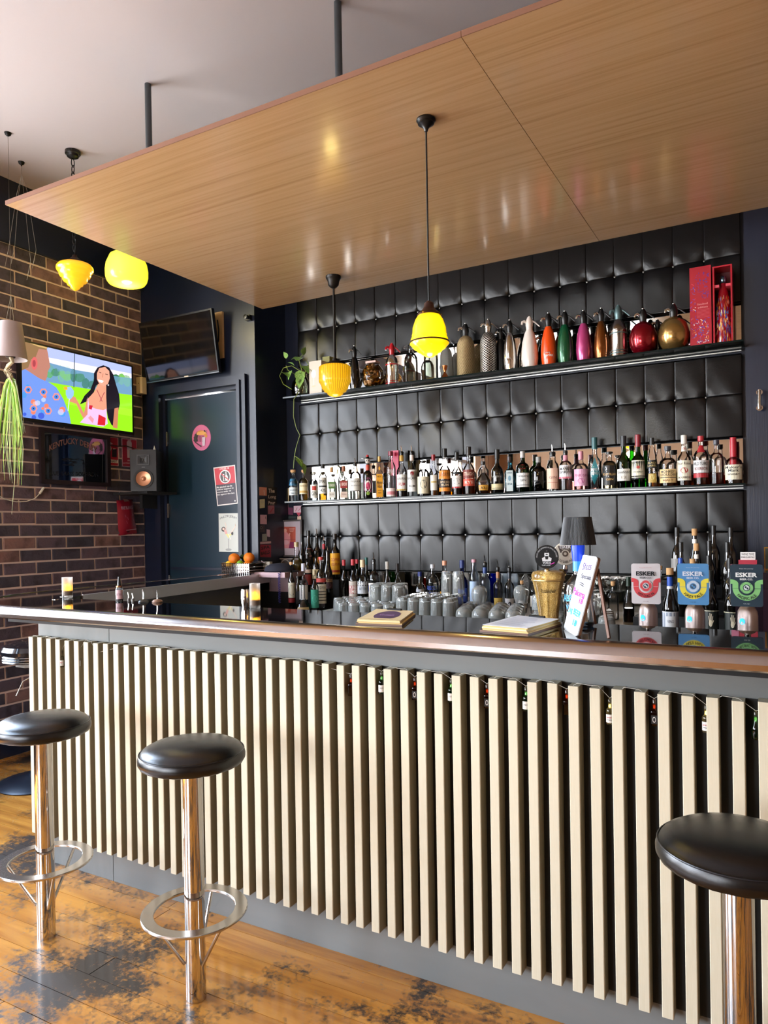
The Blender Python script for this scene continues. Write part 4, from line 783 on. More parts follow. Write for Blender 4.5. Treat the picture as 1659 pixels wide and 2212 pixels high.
low(1152, 16, 1229, 4.25, .93, 'std', 'clear', ('pour', '', .06), [('#d8d4cc', .2, .5, .9, [('O', .3, .7, '#a83038', .3)])], 'clear bottle with a pourer just left of the glitter beer font', grp=G4)
low(1324, 24, 1256, 4.15, .93, 'squat', 'clear', ('cork', 'cork', .035), [], 'clear jar-like bottle with a broad pale cork behind the whiteboard', grp=G4)
low(1357, 24, 1246, 4.05, .93, 'burg', 'clear', ('screw', '#28382c', .05), [], 'cognac bottle with dark green neck foil, left of the pink tap badge', ('#5a1c0c', .36), grp=G4)
low(1426, 18, 1222, 4.2, .93, 'std', 'clear', ('cork', 'cork', .03), [('#8a4a30', .2, .55, .9, [])], 'brown whisky bottle partly hidden right of the pink tap badge', ('#6a3414', .6), grp=G4)
# stepped wine rack and wine
rk = thing('wine_rack', 'black stepped rack under the wine bottles at the right of the back counter', 'rack', (-.3, 4.0, 0))
steps = [(3.40, .95), (3.63, 1.01), (3.86, 1.07), (4.09, 1.13)]
for i, (y, z) in enumerate(steps): MB().box(-.36, .75, y-4.0, (y+.228 if i < 3 else 4.44)-4.0, -.0+.9301, z).build('step', blackm, rk)
handl = [('#20241f', .12, .46, .98, [('H', .2, .85, '#e8dcc0', .26), ('R', .0, .04, '#c8c0a0', 1), ('R', .94, .98, '#c8c0a0', 1)])]
wn_ = [(1447, 35, 1227, 0, 'burg', 'dgreen', ('cork', 'cork', .05), [('#c9cdd2', .06, .40, .95, [('R', .05, .95, '#8a94a4', .98), ('R', .25, .78, '#dfe0e0', .42), ('VINO', .45, .6, '#5a6070', .3)]), ('#1c4aa8', .82, .97, .98, []), ('#d8dce0', .77, .815, .98, [])], 'front white wine bottle with blue neck foil, left of the blue tap badge'),
 (1470, 26, 1205, 1, 'wine', 'dark', ('screw', '#1c4aa8', .09), [], 'wine bottle with a bright blue cap behind the front white wine'),
 (1471, 24, 1171, 2, 'wine', 'dark', ('screw', K_, .05), [], 'black wine bottle in the third row, left column of the rack'),
 (1462, 26, 1139, 3, 'wine', 'dark', ('screw', K_, .05), [('#8c8884', .25, .5, .95, [('EN', .1, .3, '#e8e8e8', .3)])], 'tall wine bottle with a grey label in the back row of the rack'),
 (1496, 28, 1207, 1, 'burg', 'dark', ('cork', 'cork', .04), [(W_, .86, .94, .98, [])], 'wine bottle with a pale cork just above the blue tap badge'),
 (1504, 26, 1174, 2, 'burg', 'dark', ('cork', 'cork', .06), [(W_, .84, .93, .98, [])], 'wine bottle with a pinkish cork, third row, middle column'),
 (1500, 26, 1142, 3, 'burg', 'dark', ('cork', 'cork', .06), [(W_, .84, .93, .98, [])], 'wine bottle with a pale cork and white foil in the back row'),
 (1533.5, 33, 1231, 0, 'wine', 'dark', ('screw', '#161812', .05), handl, 'front black wine bottle with a gold hand label, right of the blue tap badge'),
 (1531, 28, 1200, 1, 'wine', 'dark', ('screw', K_, .05), [], 'black wine bottle behind the left hand-label bottle, second row'),
 (1532, 26, 1168, 2, 'wine', 'dark', ('screw', K_, .05), [], 'black wine bottle in the third row above the left hand-label bottle'),
 (1541, 26, 1135, 3, 'wine', 'dark', ('screw', K_, .05), [], 'tallest black wine bottle in the back row, middle right'),
 (1581, 33, 1236, 0, 'wine', 'dark', ('screw', '#161812', .05), handl, 'front black wine bottle with a gold hand label, left of the dark green tap badge'),
 (1576, 28, 1205, 1, 'wine', 'dark', ('screw', K_, .05), [], 'black wine bottle in the second row left of the dark green tap badge'),
 (1571, 26, 1171, 2, 'wine', 'dark', ('screw', K_, .05), [], 'black wine bottle in the third row, right column of the rack'),
 (1578, 26, 1139, 3, 'wine', 'dark', ('screw', K_, .05), [], 'black wine bottle in the back row, right column of the rack')]
for px, w_, top, r, typ, gl, cap, lab, desc in wn_: low(px, w_, top, steps[r][0]+.11, steps[r][1], typ, gl, cap, lab, desc, grp=G5)
# ------------------------------------------------------------------ glasses
gm = bpy.data.materials.new('glassware'); gm.use_nodes = True; gb = gm.node_tree.nodes['Principled BSDF']
gb.inputs['Base Color'].default_value = (.97, 1, .985, 1); gb.inputs['Roughness'].default_value = .0; gb.inputs['Transmission Weight'].default_value = 1; gb.inputs['IOR'].default_value = 1.45
dfs = N(gm, 'BsdfDiffuse'); dfs.inputs[0].default_value = (.9, .95, .93, 1); mxs = N(gm, 'MixShader'); mxs.inputs[0].default_value = .2; og = gm.node_tree.nodes['Material Output']
L(gm, gb.outputs[0], mxs.inputs[1]); L(gm, dfs.outputs[0], mxs.inputs[2]); L(gm, mxs.outputs[0], og.inputs[0])
def tumbler(R, H, fl): # upside down, facets
    o = [(R, 0), (R*.98, H*.25), (R*.90, H*.8), (R*.86, H*.97), (R*.80, H), (0, H)]; i = [(0, H*.86), (R*.74, H*.85), (R*.80, H*.75), (R*.93, H*.2), (R*.955, 0)]
    m = MB(); m.lathe(i+o, 40, flute=(10, fl*1.8, H*.1, H*.84)); return m
GT = {'tumbler': (.036, .095), 'tall': (.034, .135), 'short': (.040, .080), 'stemless': (.044, .098)}
gfirst = {}
def glassware(kind, x, y, z, label, group):
    if kind not in gfirst:
        R, H = GT[kind]
        if kind == 'stemless':
            o = [(R*.74, 0), (R*.92, H*.3), (R, H*.55), (R*.92, H*.8), (R*.6, H*.96), (R*.3, H), (0, H)]; i = [(0, H*.955), (R*.55, H*.92), (R*.87, H*.78), (R*.955, H*.55), (R*.88, H*.3), (R*.70, 0)]
            m = MB().lathe(i+o, 28)
        else: m = tumbler(R, H, .025 if kind != 'short' else .04)
        # close the rim
        o_ = m.build('drinking_glass', gm, None, True, angle=50); gfirst[kind] = o_
        n = len(m.v)
    else: o_ = gfirst[kind].copy(); COL.objects.link(o_)
    o_.location = (x, y, z); o_.rotation_euler = (0, 0, random.uniform(0, 6)); tag(o_, label, 'glass', group); return o_
def xat(px, Y): return float(at(px, 1300, 1, Y)[0])
LBL = {('tumbler', 0): ('upturned ribbed tumbler in the bottom layer', 'upturned tumblers, bottom layer'), ('tumbler', 1): ('ribbed tumbler stacked on other tumblers', 'upturned tumblers, second layer'),
       ('tall', 0): ('tall upturned highball glass', 'upturned highball glasses'), ('tall', 1): ('highball glass standing on other highballs', 'highball glasses on top'),
       ('stemless', 0): ('round-bellied stemless glass', 'upturned stemless wine glasses'), ('stemless', 1): ('stemless glass stacked on others', 'stemless wine glasses on top'),
       ('short', 0): ('short thick upturned rocks glass', 'upturned rocks glasses'), ('short', 1): ('rocks glass stacked on another', 'rocks glasses on top')}
CT = .93
ORD = ['first', 'second', 'third', 'fourth', 'fifth', 'sixth', 'seventh', 'eighth', 'ninth', 'tenth', 'eleventh', 'twelfth']
RN = {}
def row(kind, y, px0, px1, lev=0, gap=.004):
    R, H = GT[kind]; x = xat(px0, y)+R; x1 = xat(px1, y)-R+.01; k = 0; ri = RN.get((kind, lev), 0); RN[(kind, lev)] = ri+1
    rn = ['front', 'second', 'third', 'fourth', 'back'][ri]
    while x <= x1:
        lb, gr = LBL[(kind, lev)]; lb = lb+', '+ORD[k]+' from the left, '+rn+' row'; k += 1; glassware(kind, x+random.uniform(-.0015, .0015), y, CT+lev*(GT[kind][1]+.0005), lb, gr); x += 2*R+gap
row('tumbler', 3.62, 730, 850); row('tumbler', 3.70, 726, 860); row('tumbler', 3.78, 724, 870); row('tumbler', 3.86, 722, 880); row('tumbler', 3.94, 740, 900)
row('tumbler', 3.78, 800, 870, 1); row('tumbler', 3.86, 805, 880, 1); row('tumbler', 3.94, 812, 900, 1)
row('tall', 3.63, 856, 985); row('tall', 3.71, 866, 988); row('tall', 3.79, 876, 992); row('tall', 3.87, 888, 1000); row('tall', 3.95, 906, 1005)
row('tall', 3.87, 955, 1003, 1)
row('stemless', 3.60, 985, 1140); row('stemless', 3.70, 990, 1145); row('stemless', 3.80, 996, 1150); row('stemless', 3.90, 1003, 1150)
row('stemless', 3.80, 1020, 1050, 1); row('stemless', 3.90, 1110, 1150, 1)
row('short', 3.58, 1145, 1345); row('short', 3.67, 1150, 1345); row('short', 3.76, 1153, 1345); row('short', 3.85, 1156, 1348)
row('short', 3.67, 1230, 1310, 1); row('short', 3.76, 1150, 1300, 1); row('short', 3.85, 1156, 1300, 1); row('short', 3.94, 1156, 1330); row('short', 3.94, 1170, 1330, 1)

# ------------------------------------------------------------------ beer fonts and badges
SH = .90
glit = mat('gold_glitter', '#a87c34', .28, .85, coat=.5); v_ = N(glit, 'TexVoronoi', Scale=230.); v_.feature = 'F1'
L(glit, ramp(glit, v_.outputs['Color'], [(0, '#4a3410'), (.4, '#a87a30'), (.7, '#d8b468'), (1, '#f4e4b0')]), glit.node_tree.nodes['Principled BSDF'].inputs['Base Color']); bump(glit, v_.outputs[0], .8, .002)
ice = mat('iced_chrome', '#b9a9a4', .28, .9); v_ = N(ice, 'TexVoronoi', Scale=150.); bump(ice, v_.outputs[0], .35, .002)
P = at(1184, 1240, 1, 2.50); gx = P[0]; fnt = thing('beer_font', 'wide gold glitter beer font with two round badges', 'beer tap', (gx, 2.50, SH), face_cam(P)); f = fwd((gx, 2.5, 1.2)); R = 36*f/FPX
zt = at(1184, 1232, 1, 2.5)[2]-SH
MB().lathe([(0, 0), (R*.50, 0), (R*.52, zt-.20), (R*.60, zt-.15), (R*.80, zt-.07), (R*.97, zt-.028), (R*.99, zt-.016), (R*.90, zt-.005), (R*.6, zt), (0, zt)], 32).build('body', glit, fnt, True, angle=60)
MB().lathe([(R*.965, zt-.036), (R*1.0, zt-.034), (R*1.0, zt-.031), (R*.965, zt-.029)], 32).build('band', mat('gold_band', '#d8b878', .3, .8), fnt, True)
d = Decal(lambda u, v, h: ((R*.90+h*.0003+(v-(zt-.06))*.45)*math.sin(u), -(R*.90+h*.0003+(v-(zt-.06))*.45)*math.cos(u), v)); d.txt('Established', -.5, zt-.075, .5, zt-.062, K_); d.build('lettering', PRINT, fnt)
def badge_round(px, py, rpx, Y, bg_, rimc, draw, parent, nm, lab):
    P = at(px, py, 1, Y); r = rpx*fwd(P)/FPX; a = face_cam(P)
    b = MB().lathe([(0, -.006), (r*.97, -.006), (r, -.004), (r, .004), (r*.97, .006), (0, .006)], 40, T=lambda x, y, z: (x, z, y)).build(nm, mat('badge_rim_'+rimc.strip('#'), rimc, .3), parent, True)
    M0 = parent.matrix_basis if False else None
    rz = parent.rotation_euler[2]; q = Vector(P)-parent.location; q.rotate(Matrix.Rotation(-rz, 3, 'Z')); b.location = q; b['label'] = lab
    d = Decal(lambda u, v, h: (u*r, -.0062-h*.0003, v*r)); d.disc(0, 0, .95, bg_, n=40); draw(d); o = d.build('badge_print', PRINT, b)
    return q, r
def b1_(d):
    d.arc('CRAFT BEER BREWED IN SMALL BATCHES', 0, 0, .76, .11, PI*1.02, -.02, '#c8c8c8'); d.disc(0, .22, .2, '#e6e6e6', .3); d.disc(0, .22, .1, '#20201f', .05); d.rect(-.16, .34, .16, .5, '#141414'); d.poly([(-.4, -.1), (-.12, .05), (.12, .05), (.4, -.1), (.36, -.36), (-.36, -.36)], '#e0e0e0'); d.poly([(-.14, .08), (.14, .08), (.1, -.2), (-.1, -.2)], '#141414')
    d.txt('VOIDA', -.34, -.58, .34, -.40, '#f0f0f0', .02); d.txt('DARK LAGER', -.4, -.76, .3, -.64, '#d8d8d8', .01); d.line(.3, -.62, .62, -.48, .06, '#e040c0')
def b2_(d):
    d.disc(0, 0, .93, '#e8e0d0', n=40); d.poly([(-.62, .68), (.62, .68), (.42, .1), (0, -.2), (-.42, .1)], '#5a5048'); d.disc(0, 0, .34, '#e8e0d0'); d.disc(0, 0, .26, '#6a5c50'); d.disc(0, 0, .12, '#d8d0c0')
    d.txt('ESKER', -.46, .46, .46, .72, '#ffffff', .02); d.txt('BEER CO', -.3, .34, .3, .43, '#e8e0d0'); d.arc('OLD DARK ALE', 0, 0, .82, .22, PI*1.22, PI*1.78, '#5a5048', True, .02)
q, r = badge_round(1181, 1203, 25.5, 2.46, '#101010', '#202020', b1_, fnt, 'round_badge', 'round black badge with a white bearded figure')
MB().tube([(q.x, q.y+.012, q.z-r), (q.x, q.y+.02, zt-.004)], [.008, .011], 10).build('handle_stem', chrome, fnt, True)
q, r = badge_round(1221, 1196, 25, 2.54, '#e8e0d0', '#d8cebc', b2_, fnt, 'round_badge', 'round cream and brown badge')
MB().tube([(q.x, q.y+.02, q.z-r*.8), (q.x, q.y+.02, q.z-r*1.4), (q.x-.01, q.y+.01, zt-.01)], [.007, .010, .016], 10).build('handle_stem', chrome, fnt, True)
def esker(px, py0, py1, wpx, Y, base, acc, txt_, tc, ringc, name, beerlabel):
    P = at(px, (py0+py1)/2, 1, Y); f = fwd(P); W = wpx*f/FPX/1.04; Hh = (py1-py0)*f/FPX*.99; a = face_cam(P)*.35
    t = thing('beer_font', beerlabel, 'beer tap', (P[0], Y+.04, SH), a, 'square-badged beer fonts')
    zc = P[2]-SH; x0, x1 = -W/2, W/2; z0, z1 = zc-Hh/2, zc+Hh/2; r = .007; yb = -.04
    pl = []
    for (cx_, cz_, a0) in ((x1-r, z1-r, 0), (x0+r, z1-r, 90), (x0+r, z0+r, 180), (x1-r, z0+r, 270)):
        for k in range(5): q = math.radians(a0+22.5*k); pl.append((cx_+r*math.cos(q), cz_+r*math.sin(q)))
    b = MB().prism(pl, 0, .010, T=lambda x, z, y: (x, yb+y, z)).build('badge_plate', capmat(base), t)
    d = Decal(lambda u, v, h: (u*W/2, yb-.0001-h*.00025, zc+v*Hh/2)); A = W/Hh
    # U-shaped band
    d.rect(-.93, .12, -.55, .30, acc) if 0 else None
    d.disc(0, -.12, .86, acc, .86*A, 30, PI, 2*PI, .50); d.rect(-.86, -.14, -.50, .10, acc); d.rect(.50, -.14, .86, .10, acc)
    for s_ in (-1, 1):
        pts = [(s_*.50, .08)]+[(s_*(.99-.49*math.cos(q)), .08+.30*A*1.0*math.sin(q)) for q in [PI/2*i/8 for i in range(9)]]+[(s_*.99, .08)]
        d.poly(pts if s_ > 0 else pts[::-1], acc)
    d.rect(-.86, -.145, -.50, -.13, base); d.rect(.50, -.145, .86, -.13, base)
    d.disc(0, -.10, .44, base, .44*A); d.disc(0, -.10, .40, ringc, .40*A); d.disc(0, -.10, .22, base, .22*A); d.disc(0, -.10, .17, tc if base == '#0c2c3c' else '#3a4a5c', .17*A); d.disc(-.05, -.07, .06, base, .05); d.disc(.06, -.13, .06, base, .05)
    d.arc('HILLS SHIRE', 0, -.10*1, .285, .075, PI*.86, PI*.14, base); d.arc('NEW SOUTH WALES', 0, -.10, .36, .075, PI*1.12, PI*1.88, base, True)
    d.txt('ESKER', -.66, .40, .66, .62, txt_, .035); d.txt('BEER CO.', -.40, .26, .40, .35, txt_, .02); d.txt('Enjoy the journey', -.42, .78, .42, .82, txt_ if base != '#dcd4d4' else '#d06a70')
    V, F, asp = text(name, .02); nn = []
    for u, v in V:
        q = PI*1.22+PI*.56*u; rr_ = .80-v*.20; nn.append((rr_*math.cos(q), -.12+rr_*A*math.sin(q)))
    d.put(nn, F, '#141414'); d.txt('4.2% ABV', -.2, -.88, .2, -.84, tc)
    d.build('badge_print', PRINT, t)
    # iced column under the badge
    Rf = .030; zt_ = z0-.004
    MB().lathe([(0, 0), (Rf, 0), (Rf, zt_-.03), (Rf*.93, zt_-.015), (Rf*.7, zt_-.003), (Rf*.3, zt_+.003), (0, zt_+.004)], 28, o=(0, .015, 0)).build('column', ice, t, True, angle=60)
    MB().tube([(0, .012, zt_), (0, 0, z0+.02), (0, -.026, zc)], .009, 10).build('badge_arm', chrome, t, True)
    dd = Decal(lambda u, v, h: ((Rf+.0004+h*.0002)*math.sin(u), .015-(Rf+.0004+h*.0002)*math.cos(u), v)); dd.disc(-.5, zt_-.045, .30, '#2f8fe8', .010, 12); dd.build('blue_light', mat('blue_led', '#1c60c0', .3, emit='#2fa0ff', es=1.5), t)
esker(1393.5, 1217, 1305, 62, 2.47, '#dcd4d4', '#d84a50', '#16181c', '#8a5a5a', '#d84a50', 'WEST COAST IPA', 'iced beer font with a pale pink and red square badge')
esker(1496, 1217, 1307, 65, 2.47, '#4f8cc0', '#ecd83c', '#dfe4ec', '#20303c', '#c8d4e0', 'HAZY PALE', 'iced beer font with a light blue and yellow square badge')
esker(1612, 1219, 1311, 66, 2.47, '#0c2c3c', '#86c878', '#f2f4f0', '#dfe8e4', '#86c878', 'PACIFIC ALE', 'iced beer font with a dark navy and green square badge')

# ------------------------------------------------------------------ things on the bar
def onbar(px, py): return at(px, py, 2, BZ)
# lamp on a vodka bottle
P = onbar(1251, 1352); f = fwd(P); lx, ly = P[0], P[1]
lp = thing('bottle_lamp', 'clear vodka bottle on the bar carrying a black pleated lampshade', 'lamp', (lx, ly, BZ), face_cam(P))
def zpx(px, py, Y): return float(at(px, py, 1, Y)[2])
R = 31*f/FPX; zs = zpx(1250, 1243, ly)-BZ; zn = zpx(1250, 1212, ly)-BZ; zc_ = zpx(1250, 1178, ly)-BZ
bl = MB().lathe([(0, 0), (R*.92, 0), (R, .006), (R, zs*.72), (R*.95, zs*.82), (R*.6, zs*.94), (R*.36, zs*1.02), (R*.34, zn)], 28).build('bottle_body', clear, lp, True)
MB().lathe([(0, .004), (R*.9, .004), (R*.95, .01), (R*.9, .016), (0, .02)], 28).build('thick_base', glass('base_glass', '#d8e8f4', 0, 1.6, .2), lp, True)
MB().lathe([(R*.36, zn-.03), (R*.37, zn-.03), (R*.37, zn), (R*.33, zn)], 20).build('neck_band', capmat('#2a84c8'), lp, True)
MB().lathe([(0, zn), (R*.38, zn), (R*.46, zc_-.01), (R*.46, zc_+.02), (0, zc_+.02)], 20).build('blue_holder', mat('blue_holder', '#1038c8', .3, emit='#1a48e0', es=.35), lp, True)
d = Decal(lambda u, v, h: ((R+.0006+h*.0003)*math.sin(u), -(R+.0006+h*.0003)*math.cos(u), v)); d.txt('ABSOLUT', -1.3, zs*.50, .9, zs*.64, '#2a90c8', .02); d.txt('VODKA', -1.0, zs*.34, .6, zs*.44, '#2a90c8', .02); d.rect(-.9, zs*.12, .6, zs*.3, '#e8ecec', 8); d.build('label', PRINT, lp)
z0_, z1_ = zpx(1249, 1177, ly)-BZ, zpx(1249, 1117, ly)-BZ; r0s, r1s = 38.5*f/FPX, 29.5*f/FPX
m = MB(); V = []; ns = 160
for i in range(ns):
    a = 2*PI*i/ns; k = .9988 if i % 2 else .975
    for (r_, z) in ((r0s, z0_), (r1s, z1_), (r1s-.0015, z1_), (r0s-.0015, z0_)): V.append((r_*k*math.cos(a), r_*k*math.sin(a), z))
F = [(4*i+j, 4*((i+1) % ns)+j, 4*((i+1) % ns)+(j+1) % 4, 4*i+(j+1) % 4) for i in range(ns) for j in range(4)]
m.add(V, F).build('pleated_shade', mat('black_pleats', '#141416', .45), lp)
MB().box(-r1s, r1s, -.002, .002, z1_-.006, z1_-.003).box(-.002, .002, -r1s, r1s, z1_-.006, z1_-.003).lathe([(0, zc_+.02), (.004, zc_+.02), (.004, z1_-.003), (0, z1_-.003)], 8).build('shade_carrier', chrome, lp)
# whiteboard
A = onbar(1216, 1358); B = onbar(1246, 1377); pw = Vector(B)-Vector(A); zb = zpx(1275, 1200, (A[1]+B[1])/2+.02)-BZ
wbw = pw.length; az = math.atan2(pw.y, pw.x)
sg = thing('drinks_board', 'small whiteboard of handwritten drink specials on a wooden A-frame', 'sign', ((A[0]+B[0])/2, (A[1]+B[1])/2, BZ), az)
Hb = .232; lean = .26; wv = .056
def Tw(u, v, h): return (u*wv, math.sin(lean)*v*Hb-.006-h*.0003, .004+math.cos(lean)*v*Hb)
# the board faces the room: measured corners of its face
c00, c10 = Vector(onbar(1217, 1358)), Vector(onbar(1246, 1376))
sg.rotation_euler = (0, 0, 0); sg.location = (c00.x, c00.y, BZ)
ttl = Vector(at(1258, 1198, 1, c00.y+.075)); ttr = Vector(at(1291, 1203, 1, c10.y+.075))
def Tq(u, v, h, off=0.):
    a = c00.lerp(c10, u); b = ttl.lerp(ttr, u); p = a.lerp(b, v)-Vector((c00.x, c00.y, BZ))
    n = (c10-c00).cross(ttl-c00).normalized(); n = n if n.y < 0 else -n
    return tuple(p+n*(h*.0003+off))
def solid(name, mt, off0, off1, r=.06):
    pl = []
    for (cx_, cy_, a0) in ((1-r*2.4, 1-r*.6, 0), (r*2.4, 1-r*.6, 90), (r*2.4, r*.6, 180), (1-r*2.4, r*.6, 270)):
        for k in range(5): q = math.radians(a0+22.5*k); pl.append((cx_+r*2.4*math.cos(q), cy_+r*.6*math.sin(q)))
    V = [Tq(u, v, 0, off0) for u, v in pl]+[Tq(u, v, 0, off1) for u, v in pl]; n = len(pl)
    MB().add(V, [tuple(range(n)), tuple(range(2*n-1, n-1, -1))]+[(i, i+n, (i+1) % n+n, (i+1) % n) for i in range(n)]).build(name, mt, sg)
solid('white_panel', mat('whiteboard', '#dfe6ea', .25), 0, -.003); solid('wooden_back', woodb, -.0031, -.010)
d = Decal(lambda u, v, h: Tq(u, v, h, .0003))
for (tx, u0, v0, u1, v1, c, sk) in (('Shots', .25, .80, .80, .90, '#5a3a78', .02), ('Specials', .30, .68, .95, .76, '#3a3048', 0), ('Paloma', .05, .47, .85, .56, '#e838a8', -.02), ('18', .60, .38, .82, .45, '#e838a8', 0), ('Jug BEER', .05, .22, .90, .32, '#20b8cc', -.03), ('18', .55, .10, .80, .18, '#20b8cc', 0)): d.txt(tx, u0, v0, u1, v1, c, .01, sk)
d.line(.35, .64, .65, .625, .008, '#3a3048'); d.line(.38, .615, .68, .60, .008, '#3a3048'); d.build('handwriting', PRINT, sg)
nrm = (c10-c00).cross(ttl-c00).normalized(); nrm = nrm if nrm.y < 0 else -nrm
o0 = Vector((c00.x, c00.y, BZ)); topc = [Vector(Tq(u, .86, 0, -.013)) for u in (.12, .9)]
for i, u in enumerate((.12, .9)):
    a = topc[i]; ft = Vector(onbar(1286+30*i, 1352+32*i))-o0; ft.z = 0.006
    MB().tube([a, ft], .0048, 4).build('leg', woodb, sg)
MB().tube([topc[0], topc[1]], .004, 4).build('hinge_bar', woodb, sg)
# clipboards
def clipboard(corn, name, desc, top_col, stack, logo):
    """corn: pixels of the four corners of the board on the bar: near-left, near-right, far-right, far-left"""
    C_ = [Vector(onbar(*q)) for q in corn]; ctr = sum(C_, Vector())/4; t = thing('menu_clipboard', desc, 'menu', (ctr.x, ctr.y, BZ))
    def lay(z0, z1, m, k, nm, dx=0, dy=0):
        pl = [((c.x-ctr.x)*k+dx, (c.y-ctr.y)*k+dy) for c in C_]; return MB().prism(pl, z0, z1).build(nm, m, t)
    lay(0, .004, woodb, 1, 'board')
    z = .004
    for i in range(stack): lay(z, z+.0028, mat('paper_edge_%d' % (i % 3), ('#d8bc80', '#c8a868', '#e0d0a8')[i % 3], .7), .95-.01*i, 'page', random.uniform(-.004, .004), random.uniform(-.003, .003)); z += .0028
    lay(z, z+.001, mat('sheet_'+top_col.strip('#'), top_col, .6), .93, 'top_sheet')
    def Tm(u, v, h): p = C_[0].lerp(C_[1], u).lerp(C_[3].lerp(C_[2], u), v); return ((p.x-ctr.x)*.93, (p.y-ctr.y)*.93, z+.0012+h*.0003)
    d = Decal(Tm)
    if logo:
        d.disc(.5, .35, .30, '#4a2858', .38, 24, 0, PI+.9) if 0 else d.disc(.52, .45, .30, '#4a2858', .40); d.txt('Cocktails', .34, .38, .70, .52, '#b890c8', .01); d.rect(.0, .0, 1, .12, '#e0cc98')
    else:
        for k in range(12): d.rect(.12, .12+.065*k, .12+random.uniform(.45, .75), .135+.065*k, '#8890a8')
    d.build('print', PRINT, t)
    a, b = Tm(.32, .97, 0), Tm(.68, .97, 0); MB().tube([a, b], .006, 8).build('clip', iron, t, True)
clipboard([(768, 1349), (868, 1353), (898, 1329), (812, 1324)], 'menu', 'wood clipboard with yellowed pages and a purple round logo, on the bar', '#dcc9a0', 4, True)
clipboard([(1036, 1364), (1140, 1373), (1214, 1350), (1118, 1341)], 'menu', 'stack of clipboard menus with a white printed sheet, left of the whiteboard', '#dfe4ec', 5, False)
# candles
for px, pb, pt, wd_, desc in ((146, 1291, 1247, 22, 'frosted candle cup with a warm light at the left end of the bar'), (551, 1314, 1260, 23, 'frosted candle cup with a warm light beside the steel cup')):
    P = onbar(px, pb); f = fwd(P); R = wd_*f/FPX/2; t = thing('candle_cup', desc, 'candle', (P[0], P[1], BZ), face_cam(P)); H = float(at(px, pt, 1, P[1])[2])-BZ
    MB().lathe([(0, 0), (R*.92, 0), (R, .004), (R, H), (R*.93, H), (R*.9, .012), (0, .01)], 24).build('frosted_cup', glass('frosted_plastic', '#f6efe8', .4, 1.45, .62), t, True)
    MB().lathe([(0, .011), (R*.8, .011), (R*.8, H*.36), (0, H*.36)], 20).build('tea_light', mat('tea_light_wax', '#e8d8c8', .6), t, True)
    MB().lathe([(0, H*.36), (R*.30, H*.40), (R*.38, H*.48), (R*.16, H*.62), (0, H*.72)], 14).build('flame', mat('candle_flame', '#ffcc33', .4, emit='#ffb814', es=14), t, True)
    MB().lathe([(R*1.004, H*.28), (R*1.010, H*.36), (R*1.012, H*.52), (R*1.004, H*.62)], 10).v  # (profile kept for reference of the glow height)
P = onbar(528, 1311); f = fwd(P); R = 10.5*f/FPX; t = thing('steel_cup', 'small barrel-shaped steel cup left of the candle', 'cup', (P[0], P[1]+.01, BZ))
MB().lathe([(0, 0), (R*.8, 0), (R*.95, .012), (R*1.08, .035), (R*1.0, .062), (R*.93, .07), (R*.88, .07), (R*.95, .04), (R*.8, .01), (0, .008)], 24).build('cup_body', chrome, t, True)
# bitters bottle and pourers
P = onbar(258, 1298); f = fwd(P); R = 8*f/FPX; H = float(at(258, 1268, 1, P[1])[2])-BZ; H2 = float(at(258, 1246, 1, P[1])[2])-BZ
t = thing('bitters_bottle', 'small bottle with a pink label and black pourer on the bar', 'bottle', (P[0], P[1], BZ), face_cam(P))
MB().lathe([(0, 0), (R*.95, 0), (R, .003), (R, H*.85), (R*.8, H*.95), (R*.6, H)], 18).build('glass_body', clear, t, True); MB().lathe([(0, .003), (R*.94, .003), (R*.94, H*.4), (0, H*.4)], 16).build('liquid', liquid('#3a1c14'), t, True)
d = Decal(lambda u, v, h: ((R+.0004+h*.0002)*math.sin(u), -(R+.0004+h*.0002)*math.cos(u), v)); d.rect(-1, H*.15, 1, H*.8, '#d0a8ac', 6); d.txt('BITTERS', -.7, H*.4, .7, H*.55, '#6a3040'); d.build('label', PRINT, t)
MB().lathe([(0, H), (R*.8, H), (R*.8, H+.006), (0, H+.007)], 14).build('copper_ring', copper, t, True); MB().lathe([(0, H+.006), (R*.5, H+.006), (R*.42, H+.02), (R*.25, H2), (0, H2)], 12).build('pourer', black, t, True)
for (px, pb, pt, base, desc) in ((278, 1298, 1279, 0, 'slim steel pour spout lying upright, left of the others'), (287, 1299, 1281, 0, 'slim steel pour spout just right of the leftmost one'), (310, 1301, 1273, 1, 'pour spout standing on a clear round base'), (340, 1301, 1275, 1, 'pour spout with a dark rubber collar, rightmost of the loose spouts')):
    P = onbar(px, pb); f = fwd(P); H = float(at(px, pt, 1, P[1])[2])-BZ; t = thing('pour_spout', desc, 'pourer', (P[0], P[1], BZ), face_cam(P)); r = 11*f/FPX if base else 2.5*f/FPX
    if base: MB().lathe([(0, 0), (r, 0), (r*1.05, .004), (r*.8, .010), (r*.35, .014), (0, .015)], 18).build('base_flange', glass('flange_glass', '#d8d0c8', 0, 1.5, .4) if px < 330 else capmat('#8a6a58'), t, True)
    else: MB().lathe([(0, 0), (r*1.3, 0), (r*1.2, .012), (0, .013)], 12).build('collar', capmat('#6a6460'), t, True)
    MB().tube([(0, 0, .008), (0, 0, H*.6), (-.003, 0, H)], [.0035, .003, .0022], 8).build('spout', chrome, t, True)
